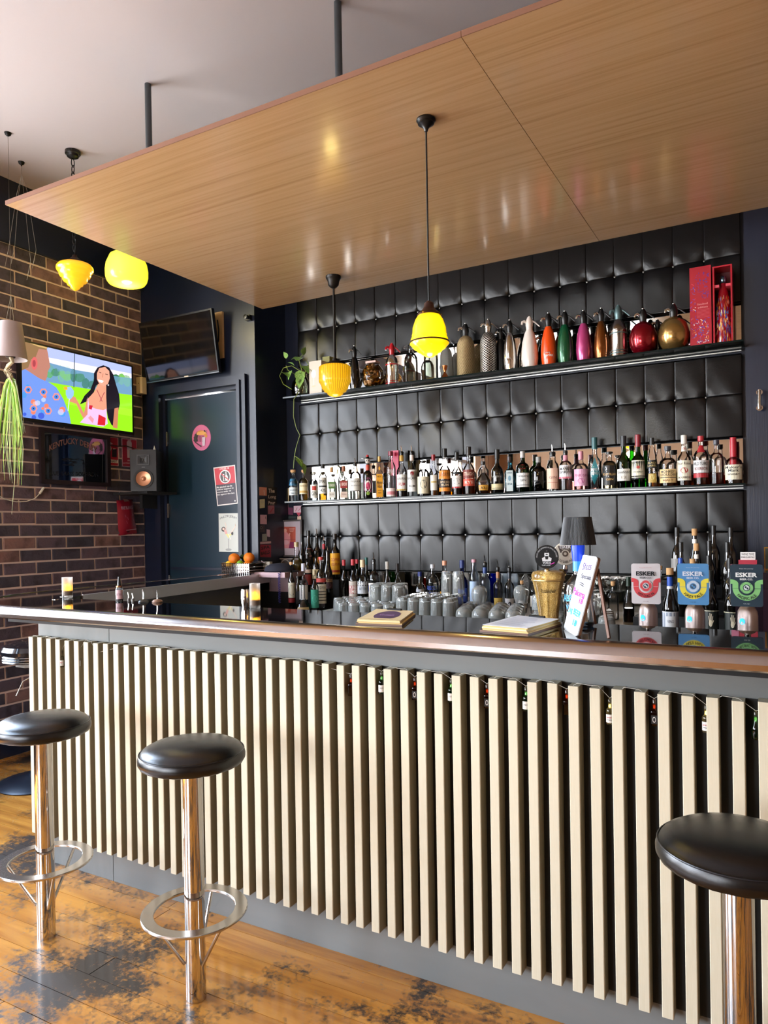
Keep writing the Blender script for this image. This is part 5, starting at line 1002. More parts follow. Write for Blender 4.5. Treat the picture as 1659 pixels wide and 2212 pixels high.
# basket with oranges on the side run
P = at(527, 1244, 2, BZ+.002); bk = thing('fruit_basket', 'wire and glass tray of citrus fruit at the far end of the side counter', 'basket', (-3.33, 4.03, BZ), 0)
Pc = at(527, 1240, 1, 4.03); bxc = Pc[0]; zb = BZ
bk.location = (bxc, 4.03, BZ); Wb = 80*fwd(Pc)/FPX/1.0; Wb = min(Wb, .26)
m = MB(); hx, hy = Wb/2-.008, .09
MB().box(-hx, hx, -hy, hy, .004, .007).box(-hx, hx, -hy, -hy+.003, .007, .075).box(-hx, hx, hy-.003, hy, .007, .075).box(-hx, -hx+.003, -hy, hy, .007, .075).box(hx-.003, hx, -hy, hy, .007, .075).build('clear_tray', glass('tray_glass', '#f0e8e0', .05, 1.3, .06), bk)
m = MB()
for z in (.008, .03, .052, .078): m.tube([(-hx-.003, -hy-.003, z), (hx+.003, -hy-.003, z), (hx+.003, hy+.003, z), (-hx-.003, hy+.003, z)], .0022, 6, True)
for k in range(14): x = -hx+2*hx*k/13; m.tube([(x, -hy-.003, .002), (x, -hy-.003, .078)], .0014, 5)
m.build('wire_frame', chrome, bk, True)
for s_ in (-1, 1): MB().tube([(s_*(hx+.002), -.03, .078), (s_*(hx+.016), -.03, .084), (s_*(hx+.016), .03, .084), (s_*(hx+.002), .03, .078)], .003, 6).build('handle', iron, bk, True)
orm = mat('orange_peel', '#e87808', .42); v_ = N(orm, 'TexVoronoi', Scale=180.); bump(orm, v_.outputs[0], .35, .002)
lmm = mat('lime_peel', '#6a9a20', .4); lem = mat('lemon_peel', '#e8b828', .4)
def fruit(name, px, py, rp_, m, desc, cat, y, zmin=0):
    P = at(px, py, 1, y); r = rp_*fwd(P)/FPX; t = thing(name, desc, cat, (P[0], y, P[2]-r))
    MB().lathe([(0, 0)]+[(r*math.sin(PI*i/12), r-r*.96*math.cos(PI*i/12)) for i in range(1, 12)]+[(r*.06, 2*r*.975), (0, 2*r*.965)], 24).build('peel', m, t, True)
    MB().lathe([(0, 1.93*r), (.004, 1.94*r), (.003, 1.975*r), (0, 1.98*r)], 8).build('stem_button', mat('stem_green', '#5a7a2a', .6), t, True)
fruit('orange', 506, 1207, 12.5, orm, 'left orange standing up out of the citrus tray', 'orange', 4.02); fruit('orange', 538, 1205, 12, orm, 'right orange with a darker peel, on top of the citrus tray', 'orange', 4.03)
fruit('orange', 534, 1222, 10, orm, 'lower orange half sunk in the citrus tray', 'orange', 3.99); fruit('lime', 519, 1218, 8, lmm, 'green lime between the two oranges', 'lime', 4.0); fruit('lemon', 495, 1219, 8, lem, 'yellow lemon at the left of the citrus tray', 'lemon', 3.99); fruit('lime', 524, 1203, 6, mat('dark_lime_peel', '#2c4a20', .4), 'dark lime behind the oranges', 'lime', 4.09)
# items beside the basket
P = at(606, 1225, 1, 4.10); X0 = P[0]
sh = thing('side_ledge', 'pale ledge at the end of the side counter under the dark cap', 'ledge', (X0-.02, 4.12, 0)); MB().box(-.16, .13, -.12, .10, 1.13, 1.165).box(-.12, .09, .03, .08, 1.02, 1.13).build('ledge_body', mat('pinkish_laminate', '#b8989c', .5), sh)
cp = thing('dark_cap', 'dark navy flat cap lying on the pale ledge', 'cap', (X0-.0, 4.09, 1.165), face_cam(P))
MB().lathe([(0, .003), (.085, 0), (.095, .01), (.085, .035), (.055, .055), (0, .062)], 24, T=lambda x, y, z: (x*1.15, y*.8, z)).build('crown', mat('navy_cloth', '#191a2a', .8), cp, True)
MB().lathe([(0, .001), (.06, 0), (.064, .004), (.05, .008), (0, .010)], 20, T=lambda x, y, z: (x+.075, y*.9-.03, z)).build('peak', mat('dark_cloth', '#101018', .7), cp, True)
P = at(577, 1216, 1, 4.14); db = thing('tape_dispenser', 'white rounded plastic box with a ring on its face, behind the citrus tray', 'box', (P[0], 4.14, BZ), 0)
db.location = (P[0], 4.145, 1.165); pl = MB(); pl.bbox(-.032, .032, -.02, .02, 0, .066, .006).build('box_body', white, db); MB().lathe([(.012, 0), (.018, 0), (.018, .002), (.012, .002)], 20, T=lambda x, y, z: (x, -.0205-z, y+.034)).build('ring', capmat('#8a8884'), db)
P = at(560, 1213, 1, 4.12); cn = thing('tin_can', 'small open tin right of the oranges', 'tin', (P[0], 4.13, BZ)); MB().lathe([(0, 0), (.016, 0), (.018, .06), (.022, .085), (.020, .085), (.016, .06), (0, .05)], 16).build('can_body', steel, cn, True)
P = at(603, 1240, 1, 3.99); cb = thing('coiled_cable', 'blue-violet coiled cable hanging off the pale ledge', 'cable', (P[0], 3.99, 1.165)); pts = []
for k in range(130): a = k*.9; pts.append((.008*math.cos(a), .008*math.sin(a), -k*.0016))
MB().tube([(0, .02, .004)]+pts, .0018, 5).build('coil', mat('violet_cable', '#2c2a80', .4), cb, True)
# ------------------------------------------------------------------ framed print and stickers in the recess
def framed(corners, ax, v, name, desc, fm, matc, fw_, th=.02, sgn=-1, cat='picture'):
    """corners: pixels tl, tr, br, bl of the outer frame"""
    c = [Vector(at(x, y, ax, v)) for x, y in corners]; oth = 1 if ax == 0 else 0
    a0, a1 = sorted(((c[0][oth]+c[3][oth])/2, (c[1][oth]+c[2][oth])/2)); z0, z1 = (c[2].z+c[3].z)/2, (c[0].z+c[1].z)/2
    t = thing(name, desc, cat, ((v, (a0+a1)/2, z0) if ax == 0 else ((a0+a1)/2, v, z0))); hw = (a1-a0)/2; hh = z1-z0
    def bx_(u0, u1, w0, w1, d0, d1, nm, m):
        if ax == 0: MB().box(min(sgn*d0, sgn*d1), max(sgn*d0, sgn*d1), u0, u1, w0, w1).build(nm, m, t)
        else: MB().box(u0, u1, min(sgn*d0, sgn*d1), max(sgn*d0, sgn*d1), w0, w1).build(nm, m, t)
    bx_(-hw, hw, 0, fw_, 0, th, 'frame_side', fm); bx_(-hw, hw, hh-fw_, hh, 0, th, 'frame_side', fm); bx_(-hw, -hw+fw_, fw_, hh-fw_, 0, th, 'frame_side', fm); bx_(hw-fw_, hw, fw_, hh-fw_, 0, th, 'frame_side', fm)
    bx_(-hw+fw_, hw-fw_, fw_, hh-fw_, 0, th*.35, 'mount', matc)
    return t, hw, hh
def addprint(d, t, name='print'):
    o = d.build(name, PRINT, t); o.location = -t.location; return o
greyfr = mat('grey_brown_frame', '#4a4240', .5)
t, hw, hh = framed([(588, 1124), (655, 1122), (655, 1203), (588, 1203)], 1, 4.49, 'framed_print', 'framed pink print of a seated figure with a drink, leaning in the recess', greyfr, mat('lilac_mount', '#c4b4bc', .7), .013)
d = Decal(pxT(1, 4.483, 540, 1030, 10.37)); d.poly([(670, 1120), (1022, 1120), (1022, 1600), (670, 1600)], '#b8503c')
d.poly([(700, 1460), (1022, 1460), (1022, 1600), (670, 1600)], '#8a2a58'); d.poly([(690, 1260), (760, 1240), (830, 1240), (900, 1330), (905, 1420), (870, 1600), (715, 1600), (690, 1400)], '#d8888c'); d.disc(790, 1205, 36, '#e0a090', 45); d.poly([(880, 1260), (905, 1262), (890, 1330), (870, 1330)], '#e8b0a0')
d.disc(800, 1470, 80, '#d8a0a8', 50); d.line(700, 1410, 1015, 1405, 7, '#7a3040')
for k in range(3): d.rect(880+8*k, 1160+28*k, 1000-12*k, 1170+28*k, '#e8b8a8')
addprint(d, t)
t, hw, hh = framed([(598, 1206), (650, 1206), (650, 1236), (598, 1236)], 1, 4.44, 'framed_print', 'small grey framed print under the pink figure print', mat('pale_frame', '#b0a49c', .5), mat('grey_mount', '#6a605c', .7), .006)
d = Decal(pxT(1, 4.432, 540, 1030, 10.37)); d.disc(790, 2010, 110, '#c8beb4', 165, 20, PI, 2*PI, 95); addprint(d, t)
G6 = 'stickers in the recess beside the bar back'
def stick(name, pts, c, desc, extra=None, ax=1, v=WY, sgn=-1, base=.0006):
    c = tuple(min(1, x*2.6+.01) for x in lin(c)) if sum(lin(c)) > .06 else c
    T0 = pxT(ax, v, 540, 1030, 10.37, sgn, .0002, base); P = [Vector(T0(x, y, 0)) for x, y in pts]; ctr = sum(P, Vector())/len(P)
    t = bpy.data.objects.new(name, bpy.data.meshes.new(name)); d = Decal(lambda x, y, h: tuple(Vector(T0(x, y, h))-ctr)); d.poly(pts, c)
    back = MB(); n = len(pts); V = [Vector(T0(x, y, 1))-ctr for x, y in pts]+[Vector(T0(x, y, -2.5))-ctr for x, y in pts]
    if extra: extra(d)
    o = d.build(name, PRINT, None); o.location = ctr; tag(o, desc, 'sticker', G6)
    return o
def q4(x0, y0, x1, y1, k=0): return [(x0, y0+k), (x1, y0-k), (x1, y1-k), (x0, y1+k)]
RT_ = dict(ax=0, v=RX, sgn=1)
stick('sticker', q4(385, 235, 600, 640), '#241c1a', 'black sticker reading the long pour in white letters', lambda d: (d.txt('The', 410, 360, 550, 265, '#d8c8c0', .02), d.txt('Long', 410, 505, 580, 410, '#d8c8c0', .02), d.txt('Pour', 410, 620, 560, 540, '#d8c8c0', .02)), **RT_)
rs = [((205, 235, 375, 420), '#8a5a4a', 'brown sticker with a pale bottle shape', lambda d: d.line(310, 300, 320, 410, 14, '#e0d0c0')), ((215, 500, 330, 700), '#8a8468', 'olive sticker with light print', lambda d: (d.disc(270, 560, 40, '#c8c0a0'), d.rect(235, 640, 310, 655, '#d8d0c0'))),
      ((225, 850, 375, 1060), '#9a7a88', 'mauve rectangular sticker', lambda d: d.line(345, 890, 352, 950, 10, '#2a2228')), ((220, 1080, 330, 1240), '#2c2426', 'black sticker with rings', lambda d: (d.disc(250, 1140, 30, '#8a8080'), d.disc(250, 1140, 18, '#2c2426'))),
      ((270, 1280, 380, 1440), '#6a706c', 'grey green sticker of a jacket shape', None), ((370, 1180, 445, 1340), '#a08c9a', 'lilac strip sticker', None), ((400, 640, 545, 830), '#6a4048', 'dark pink sticker with red marks', lambda d: d.line(450, 800, 520, 690, 22, '#b04050')),
      ((225, 1450, 470, 1500), '#8a7478', 'narrow mauve sticker', None), ((225, 1520, 470, 1800), '#6a1420', 'dark red sticker with hand lettering', lambda d: (d.txt('SPA', 250, 1640, 440, 1570, '#1a0c0e', .03, -40), d.txt('BALLS', 245, 1760, 440, 1680, '#1a0c0e', .03, -40))),
      ((560, 690, 680, 830), '#1c2426', 'small black sticker under the white lettering', None) ]
for (x0, y0, x1, y1), c, ds, ex in rs: stick('sticker', q4(x0, y0, x1, y1, random.uniform(-8, 8)), c, ds+' on the recess side wall', ex, **RT_)
rs2 = [((735, 250, 800, 420), '#8a4a28', 'rust orange sticker', None), ((805, 260, 870, 560), '#a8906a', 'tan tall sticker behind the plant leaves', None), ((760, 620, 860, 900), '#6a4650', 'plum sticker', None), ((980, 650, 1170, 800), '#a08890', 'pale sticker with scribbles', lambda d: (d.line(1020, 770, 1060, 690, 10, '#c04058'), d.line(1090, 760, 1140, 690, 10, '#c04058'))),
       ((820, 860, 1055, 950), '#141a1c', 'black strip sticker with tiny print', lambda d: (d.rect(840, 890, 1030, 900, '#607070'), d.rect(840, 915, 1030, 925, '#607070'))), ((1060, 880, 1165, 960), '#a89080', 'beige corner sticker', None), ((860, 690, 965, 850), '#4a1c34', 'dark wine sticker', None)]
for (x0, y0, x1, y1), c, ds, ex in rs2: stick('sticker', q4(x0, y0, x1, y1, random.uniform(-6, 6)), c, ds+' on the back of the recess', ex)
stick('sticker', [(1040, 800), (1150, 800), (1095, 895)], '#8c3040', 'red triangular sticker on the back of the recess', base=.0016)

# ------------------------------------------------------------------ things on the door and door wall
DF = DY+.022
def onplane(name, desc, cat, ax, v, ox, oy, sc, outline_, c, draw, sgn=-1, th=.0015, rim=None):
    """flat sheet with print: outline in crop pixels"""
    T0 = pxT(ax, v, ox, oy, sc, sgn, .0002, th); P = [Vector(T0(x, y, 0)) for x, y in outline_]; ctr = sum(P, Vector())/len(P); n = len(P)
    t = thing(name, desc, cat, ctr)
    b = MB(); V = [p-ctr for p in P]+[p-ctr-Vector([sgn*(th-.0002) if i == ax else 0 for i in range(3)]) for p in P]
    b.add(V, [tuple(range(n)), tuple(range(2*n-1, n-1, -1))]+[(i, i+n, (i+1) % n+n, (i+1) % n) for i in range(n)]); b.build('sheet', capmat(c), t)
    d = Decal(lambda x, y, h: tuple(Vector(T0(x, y, h))-ctr))
    if draw: draw(d); d.build('print', PRINT, t)
    return t
def ell(cx_, cy_, rx, ry, n=32): return [(cx_+rx*math.cos(2*PI*i/n), cy_+ry*math.sin(2*PI*i/n)) for i in range(n)]
def prawn(d):
    d.disc(772, 1525, 78, '#c86890', 108); col = '#c88838'
    for i in range(9):
        a = PI*.95+i*.42/1.2; d.disc(770+48*math.cos(a), 1535+60*math.sin(a), 18-i*.8, col if i > 3 else '#3a2c30', 16)
    d.poly([(730, 1480), (790, 1465), (820, 1480), (790, 1500), (735, 1500)], '#d8a058'); d.disc(800, 1465, 7, '#1a1a1a')
    for k in range(6): d.line(735+11*k, 1505, 728+13*k, 1560, 3, '#241c20')
    for k in range(3): d.line(800, 1470, 825, 1460+12*k, 2.5, '#241c20')
    d.poly([(780, 1520), (808, 1515), (804, 1590), (784, 1595)], '#c8b8c8'); d.line(720, 1560, 775, 1600, 9, '#3a2830')
onplane('round_sticker', 'round pink sign with a prawn and a glass on the door', 'sign', 1, DF, 240, 560, 3.95, ell(772, 1522, 80, 110), '#c05a84', prawn)
def under18(d):
    c = [(195, 278), (625, 222), (685, 995), (275, 1045)]
    def m(u, v): a = (c[0][0]+(c[1][0]-c[0][0])*u, c[0][1]+(c[1][1]-c[0][1])*u); b = (c[3][0]+(c[2][0]-c[3][0])*u, c[3][1]+(c[2][1]-c[3][1])*u); return (a[0]+(b[0]-a[0])*v, a[1]+(b[1]-a[1])*v)
    T0 = d.T; d.T = lambda u, v, h: T0(*m(u, v), h)
    d.rect(.04, .03, .96, .46, '#c8424c'); d.rect(.04, .46, .96, .97, '#4a4650'); d.txt('UNDER 18', .28, .085, .72, .035, '#f0d8d8', .02)
    d.disc(.50, .27, .26, '#f0ece8', .175); d.disc(.50, .27, .22, '#5a585c', .148)
    d.poly([(.36, .20), (.48, .20), (.44, .27), (.44, .36), (.48, .38), (.38, .38), (.41, .36), (.41, .27)], '#f0ece8'); d.poly([(.54, .14), (.58, .14), (.58, .22), (.63, .27), (.63, .38), (.50, .38), (.50, .27), (.54, .22)], '#f0ece8'); d.line(.33, .18, .67, .37, .03, '#c8424c')
    for k, s_ in enumerate(('No alcohol can be', 'sold or supplied to', 'anyone under 18.', "It's against the law.")): d.txt(s_, .07, .545+.065*k, (.80, .86, .74, .90)[k], .50+.065*k, '#f0ece8', .02)
    d.disc(.88, .92, .03, '#e8e4e0', .02)
onplane('warning_poster', 'red and grey under-18 alcohol poster with white lettering, tilted on the door', 'poster', 1, DF, 440, 980, 9.22, [(195, 278), (275, 1045), (685, 995), (625, 222)][::-1], '#dcd4d0', under18)
def sailor(d):
    d.arc('SAILOR JERRY', 498, 1420, 188, 55, PI*1.14, PI*1.86, '#5a5a5c', bold=.01, ex=1.0) if 0 else None
    V, F, asp = text('SAILOR JERRY', .01); d.put([(320+345*u, 1330-95*math.sin(PI*(.1+.8*u))*.75+20-55*v) for u, v in V], F, '#55555a'); d.txt('CELEBRATING', 385, 1232, 590, 1218, '#8a8a88')
    d.poly([(425, 1590), (580, 1590), (505, 1700), (495, 1700)], '#c8d4c8'); d.poly([(440, 1600), (565, 1600), (503, 1685)], '#e0d890'); d.line(500, 1690, 502, 1890, 10, '#8a8a8c'); d.disc(500, 1912, 60, '#a0a09c', 25)
    d.disc(400, 1505, 42, '#4a4644', 48); d.disc(400, 1500, 22, '#e8c8b8', 26); d.poly([(410, 1520), (450, 1510), (480, 1590), (440, 1610)], '#e0a8a0'); d.line(440, 1530, 452, 1440, 10, '#e8c8b8'); d.line(452, 1440, 435, 1370, 8, '#e8c8b8'); d.line(540, 1600, 640, 1440, 18, '#e8d0c0'); d.line(500, 1600, 550, 1710, 14, '#f0e8e0'); d.disc(575, 1590, 20, '#3a3838', 30); d.line(640, 1440, 635, 1400, 8, '#c8a890')
onplane('cocktail_poster', 'pale poster with arched lettering and a figure in a martini glass, low on the door', 'poster', 1, DF, 440, 980, 9.22, [(300, 1192), (310, 1950), (695, 1955), (682, 1185)][::-1], '#c9ccc4', sailor)
# second television, tilted on the door wall
tv = thing('wall_television', 'switched-off black television tilted on its wall arm above the door', 'television', (-3.99, 4.10, 2.615)); W2, H2_ = .735, .455
tl = Matrix.Rotation(math.radians(9), 4, 'X')
def tvT(x, y, z): q = tl @ Vector((x, y, z)); return (q.x, q.y, q.z)
def tbox(a, nm, m): b = MB().box(*a); b.v = [tvT(*p) for p in b.v]; return b.build(nm, m, tv)
tbox((-W2/2, W2/2, -.012, .018, 0, H2_), 'housing', black); tbox((-W2/2+.012, W2/2-.012, -.0128, -.012, .018, H2_-.012), 'screen', mat('dark_screen', '#04050a', .09, ior=1.8)); tbox((-.22, .22, .018, .045, .05, .32), 'rear_bulge', black); tbox((-W2/2, W2/2, -.0135, -.012, 0, .006), 'lower_trim', mat('tv_trim', '#8a8e92', .3, .8)); tbox((.03, .07, -.015, -.0128, .001, .010), 'logo_plate', white)
MB().box(.23, .35, .05, .07, .12, .46).build('wall_plate', palew, tv); MB().box(.2, .26, .02, .06, .18, .22).build('arm', iron, tv); MB().box(-.15, .12, .04, .062, .462, .472).build('shelf_edge', palew, tv)
MB().tube([(.31, .045, .40), (.335, .03, .32), (.33, .03, .24), (.29, .035, .2)], .005, 8).build('cable', black, tv, True)
# small sensor, camera, speaker
P = at(308, 836, 1, 4.15); t = thing('alarm_sensor', 'small cream alarm sensor box at the corner beside the door', 'sensor', (-4.468, 4.13, P[2]-.06)); MB().bbox(-.03, .035, -.03, .038, 0, .13, .012).build('box_body', mat('cream_plastic', '#c9b394', .5), t); MB().lathe([(0, 0), (.004, 0), (.004, .002), (0, .002)], 8, T=lambda x, y, z: (x+.008, -.031-z, y+.08)).build('lens', black, t)
P = at(540, 688, 1, DY); t = thing('security_camera', 'small black camera bracket on the wall right of the tilted television', 'camera', (P[0], DY, P[2])); MB().box(-.02, .02, -.03, 0, -.02, .02).build('bracket', black, t); MB().lathe([(0, 0), (.014, 0), (.016, .03), (0, .032)], 12, T=lambda x, y, z: (x+.004, -.03-z, y)).build('lens_barrel', black, t, True)
P = at(313, 1063, 1, 3.95); sbz = P[2]
t = thing('speaker_bracket', 'black wall shelf bracket under the loudspeaker', 'bracket', (-4.24, 3.98, sbz)); MB().box(-.24, .12, -.13, .17, -.018, 0).build('shelf_plate', blackm, t); MB().box(-.1, -.07, .0, .18, -.12, -.018).build('brace', blackm, t)
P0, P1 = at(285, 1060, 1, 3.86), at(341, 1060, 1, 3.86); t = thing('loudspeaker', 'black bookshelf loudspeaker with a copper coloured cone', 'speaker', ((P0[0]+P1[0])/2-.062, 3.935, sbz), .62); hwS = .096; HS = at(313, 971, 1, 3.86)[2]-sbz
MB().bbox(-hwS, hwS, -.10, .12, 0, HS, .004).build('cabinet', mat('speaker_cabinet', '#17171b', .5), t)
MB().lathe([(.067, 0), (.072, .003), (.072, .006), (.056, .006), (.052, .002)], 28, T=lambda x, y, z: (x, -.10-z, y+HS*.30)).build('surround', mat('rubber', '#0c0c0e', .6), t, True)
MB().lathe([(.054, .0055), (.03, -.0), (.018, .0), (.014, .004), (0, .006)], 28, T=lambda x, y, z: (x, -.1005-z, y+HS*.30)).build('cone', mat('copper_cone', '#b98262', .3, .7), t, True)
m = MB()
for (a, b, c_, d_) in ((-.045, .045, .098, .105), (-.045, .045, .012, .019), (-.045, -.038, .019, .098), (.038, .045, .019, .098)): m.box(a, b, -.106, -.10, HS*.60+c_*.8, HS*.60+d_*.8)
m.build('horn_frame', mat('horn_frame', '#3a3a40', .4), t); MB().lathe([(.036, .002), (.012, -.0005), (0, .003)], 4, T=lambda x, y, z: (x, -.1005-z, y+HS*.60+.047)).build('tweeter_horn', black, t)
MB().box(-.012, .012, -.1015, -.10, HS*.575, HS*.58).build('logo_plate', mat('silver_plate', '#9a9a9a', .3, .9), t)
P = at(324, 967, 1, 3.9); t = thing('paper_scrap', 'small folded white tag standing on top of the loudspeaker', 'tag', (P[0], 3.93, sbz+HS)); MB().add([(0, 0, 0), (.018, 0, 0), (.012, 0, .035), (.004, .01, .02), (0, .012, 0), (.018, .01, 0)], [(0, 1, 2), (4, 3, 5), (0, 3, 4), (1, 5, 2)]).build('folded_card', white, t)

# ------------------------------------------------------------------ things on the brick wall
SX = -4.42
c = [Vector(at(x, y, 0, SX)) for x, y in ((47, 735), (285, 795), (285, 932), (47, 903))]; y0, y1 = (c[0].y+c[3].y)/2, (c[1].y+c[2].y)/2; z0, z1 = (c[2].z+c[3].z)/2, (c[0].z+c[1].z)/2
tv = thing('television', 'large lit television on the brick wall showing a man and a laughing woman', 'television', (SX, (y0+y1)/2, z0)); hw = (y1-y0)/2; HT = z1-z0
MB().box(-.035, -.0005, -hw-.014, hw+.012, -.022, HT+.012).build('housing', black, tv); MB().box(-.085, -.035, -.15, .15, .12, .38).build('wall_mount', iron, tv)
MB().box(-.0005, .003, -hw-.014, -hw, -.022, HT+.012).box(-.0005, .003, hw, hw+.012, -.022, HT+.012).box(-.0005, .003, -hw, hw, HT, HT+.012).box(-.0005, .003, -hw, hw, -.022, 0).build('bezel', black, tv)
T0 = pxT(0, SX, 0, 680, 3.95, 1, .00006, .0)
def clampT(x, y, h):
    q = list(T0(x, y, h)); q[1] = min(max(q[1], y0), y1)-(y0+y1)/2; q[2] = min(max(q[2], z0), z1)-z0; q[0] -= SX; return tuple(q)
d = Decal(clampT); d.poly([(100, 100), (1200, 300), (1200, 1100), (100, 900)], '#a9b4e0')
d.poly([(100, 300), (1200, 520), (1200, 620), (100, 420)], '#e4dcec'); d.poly([(390, 400), (640, 470), (820, 500), (1200, 560), (1200, 760), (100, 640), (100, 500)], '#6a94b4')
random.seed(3)
for k in range(46):
    x = 390+k*17; yb_ = 430+.12*(x-390) if x < 700 else 520-.02*(x-700); d.h = k % 3; d.disc(x, yb_+random.uniform(0, 60)+20, random.uniform(26, 46), random.choice(('#3a7a3c', '#5aa04a', '#2f6a44', '#74b45a')), random.uniform(30, 60), 9)
d.h = 6; d.poly([(395, 570), (560, 600), (800, 640), (1200, 700), (1200, 1100), (300, 900), (300, 560)], '#8fdc1c'); d.poly([(560, 700), (1200, 820), (1200, 880), (560, 760)], '#9ee62c'); d.line(636, 320, 630, 620, 7, '#3a5058')
# man: shoulder with patterned shirt, neck, head
d.h = 12; d.poly([(150, 440), (300, 490), (400, 565), (480, 620), (540, 720), (590, 850), (605, 930), (150, 870)], '#6a8cd8')
for k in range(26):
    x, y = random.uniform(190, 560), random.uniform(520, 880)
    if y > 480+(x-180)*.8 and x < 470+(y-600)*.5: d.h = 14+k % 3; d.disc(x, y, random.uniform(14, 30), random.choice(('#e87860', '#3a58c8', '#a8b8ec', '#f0a090', '#4a90d8')), None, 8)
for (x, y) in ((285, 800), (410, 820), (240, 640), (370, 660), (480, 700)): d.h = 18; d.disc(x, y, 34, '#f08878', None, 6); d.disc(x, y, 20, '#3c7cd0'); d.disc(x, y, 6, '#182a50')
d.h = 22; d.poly([(150, 200), (235, 215), (330, 240), (395, 262), (408, 330), (420, 400), (428, 445), (408, 480), (400, 535), (385, 565), (330, 540), (240, 480), (150, 440)], '#b07868')
d.poly([(150, 190), (240, 205), (330, 240), (405, 262), (395, 300), (330, 290), (300, 370), (265, 380), (240, 450), (150, 470)], '#8a6a48'); d.poly([(240, 212), (400, 258), (398, 290), (320, 270), (250, 240)], '#c8a468'); d.disc(292, 415, 27, '#d06060', 55); d.disc(290, 415, 14, '#a04048', 30)
# woman: hair, body, dress, face
d.h = 30; d.poly([(830, 450), (880, 430), (930, 450), (965, 510), (990, 600), (1015, 680), (1022, 760), (1000, 860), (985, 960), (950, 940), (920, 880), (900, 760), (890, 620), (820, 600), (790, 690), (740, 740), (680, 765), (720, 690), (770, 640), (800, 560), (800, 500)], '#15101c')
d.poly([(835, 590), (905, 600), (905, 700), (910, 820), (900, 880), (740, 850), (745, 720), (800, 660)], '#d89478'); d.poly([(742, 710), (745, 850), (720, 900), (690, 850), (650, 760), (590, 740), (600, 700), (640, 700), (680, 770), (715, 840)], '#cc8468')
d.poly([(748, 700), (760, 780), (810, 800), (880, 815), (905, 800), (918, 930), (880, 955), (680, 920), (745, 850)], '#d8b4dc'); d.poly([(760, 770), (790, 775), (780, 810), (755, 800)], '#c02038'); d.poly([(840, 850), (900, 880), (895, 945), (830, 940)], '#c8202c'); d.poly([(770, 860), (800, 890), (790, 925), (750, 880)], '#e8909c')
d.line(825, 640, 870, 740, 5, '#a03048'); d.line(890, 660, 850, 740, 5, '#a03048'); d.poly([(975, 800), (1010, 790), (1000, 970), (960, 960)], '#c07858')
d.poly([(845, 455), (895, 445), (930, 480), (935, 540), (920, 590), (880, 610), (845, 590), (825, 550), (825, 500)], '#dc9c84'); d.poly([(832, 552), (872, 560), (884, 566), (868, 582), (845, 574)], '#f8f0f0'); d.line(845, 490, 862, 497, 5, '#3a2020'); d.line(895, 505, 918, 512, 5, '#3a2020'); d.line(878, 500, 872, 535, 5, '#b87058'); d.disc(922, 600, 6, '#f0f0f8')
d.poly([(560, 620), (600, 612), (628, 650), (625, 690), (600, 722), (575, 715), (560, 680)], '#8cb4e0'); d.line(590, 715, 578, 820, 6, '#c8e0e8'); d.poly([(540, 615), (570, 612), (575, 640), (545, 640)], '#e8a030')
random.seed(11)
scr = d.build('screen', SCREEN, tv)
# lettered mirror
mt_ = mat('dark_mirror_glass', '#8d96a2', .04, 1.)
SX2 = BX+.010
t, hwm, hhm = framed([(84, 924), (235, 941), (235, 1056), (84, 1040)], 0, SX2, 'lettered_mirror', 'framed dark bar mirror with arched lettering on the brick wall', mat('dark_red_wood', '#20161c', .4), mt_, .03, .022, 1, 'mirror')
V, F, asp = text('KENTUCKY DERBY', .015); d = Decal(pxT(0, SX2+.008, 60, 880, 8.295, 1, .0002, 0)); 
for off, cc in ((8, '#0c0e14'), (0, '#8a605c')):
    d.put([(385+off+850*u, 800-off*.0+40*u-195*math.sin(PI*(.08+.84*u))*1.0+35+off-110*v) for u, v in V], F, cc)
V, F, asp = text('BLUE GRASS BOURBON', .01); d.put([(375+885*u, 1215+28*u-75*v) for u, v in V], F, '#14161c')
for k in range(24): x = random.uniform(600, 1000); y = 960+random.uniform(-45, 70); d.h = 6+k % 3; d.line(x, y, x+random.uniform(40, 110), y+random.uniform(-25, 25), random.uniform(6, 16), '#141a28')
for (a, b) in (((300, 470), (1340, 530)), ((1340, 530), (1330, 1350)), ((1330, 1350), (300, 1330)), ((300, 1330), (300, 470))): d.line(*a, *b, 3, '#6a747c')
addprint(d, t, 'lettering')
# fire signs
def blanket(d):
    d.poly([(150, 345), (425, 368), (432, 835), (150, 812)], '#9a1830'); d.poly([(210, 725), (432, 740), (432, 795), (210, 780)], '#d8ccc8'); d.txt('BLANKET', 225, 782, 420, 742, '#181418', .02); d.poly([(330, 545), (410, 552), (410, 695), (325, 688)], '#181420'); d.poly([(285, 425), (345, 465), (300, 475), (320, 545), (290, 630), (272, 560)], '#c8b8b4'); d.rect(345, 545, 388, 556, '#c8b8b4')
onplane('fire_sign', 'red fire blanket sign half hidden behind the lettered mirror', 'sign', 0, BX+.009, 200, 900, 7.9, [(180, 335), (435, 360), (442, 845), (180, 825)], '#c4a4a8', blanket, 1)
def exting(d):
    d.poly([(505, 380), (745, 405), (750, 860), (512, 840)], '#8c1832'); d.poly([(580, 430), (600, 412), (650, 418), (665, 450), (665, 705), (590, 700)], '#a89aa0'); d.rect(595, 403, 655, 412, '#a89aa0'); d.txt('FIRE', 595, 762, 655, 735, '#c8b0b4', .02); d.txt('EXTINGUISHER', 520, 806, 740, 782, '#c8b0b4', .01)
onplane('fire_sign', 'red fire extinguisher sign left of the loudspeaker', 'sign', 0, BX+.009, 200, 900, 7.9, [(490, 365), (750, 392), (758, 872), (505, 850)], '#b090a0', exting, 1)
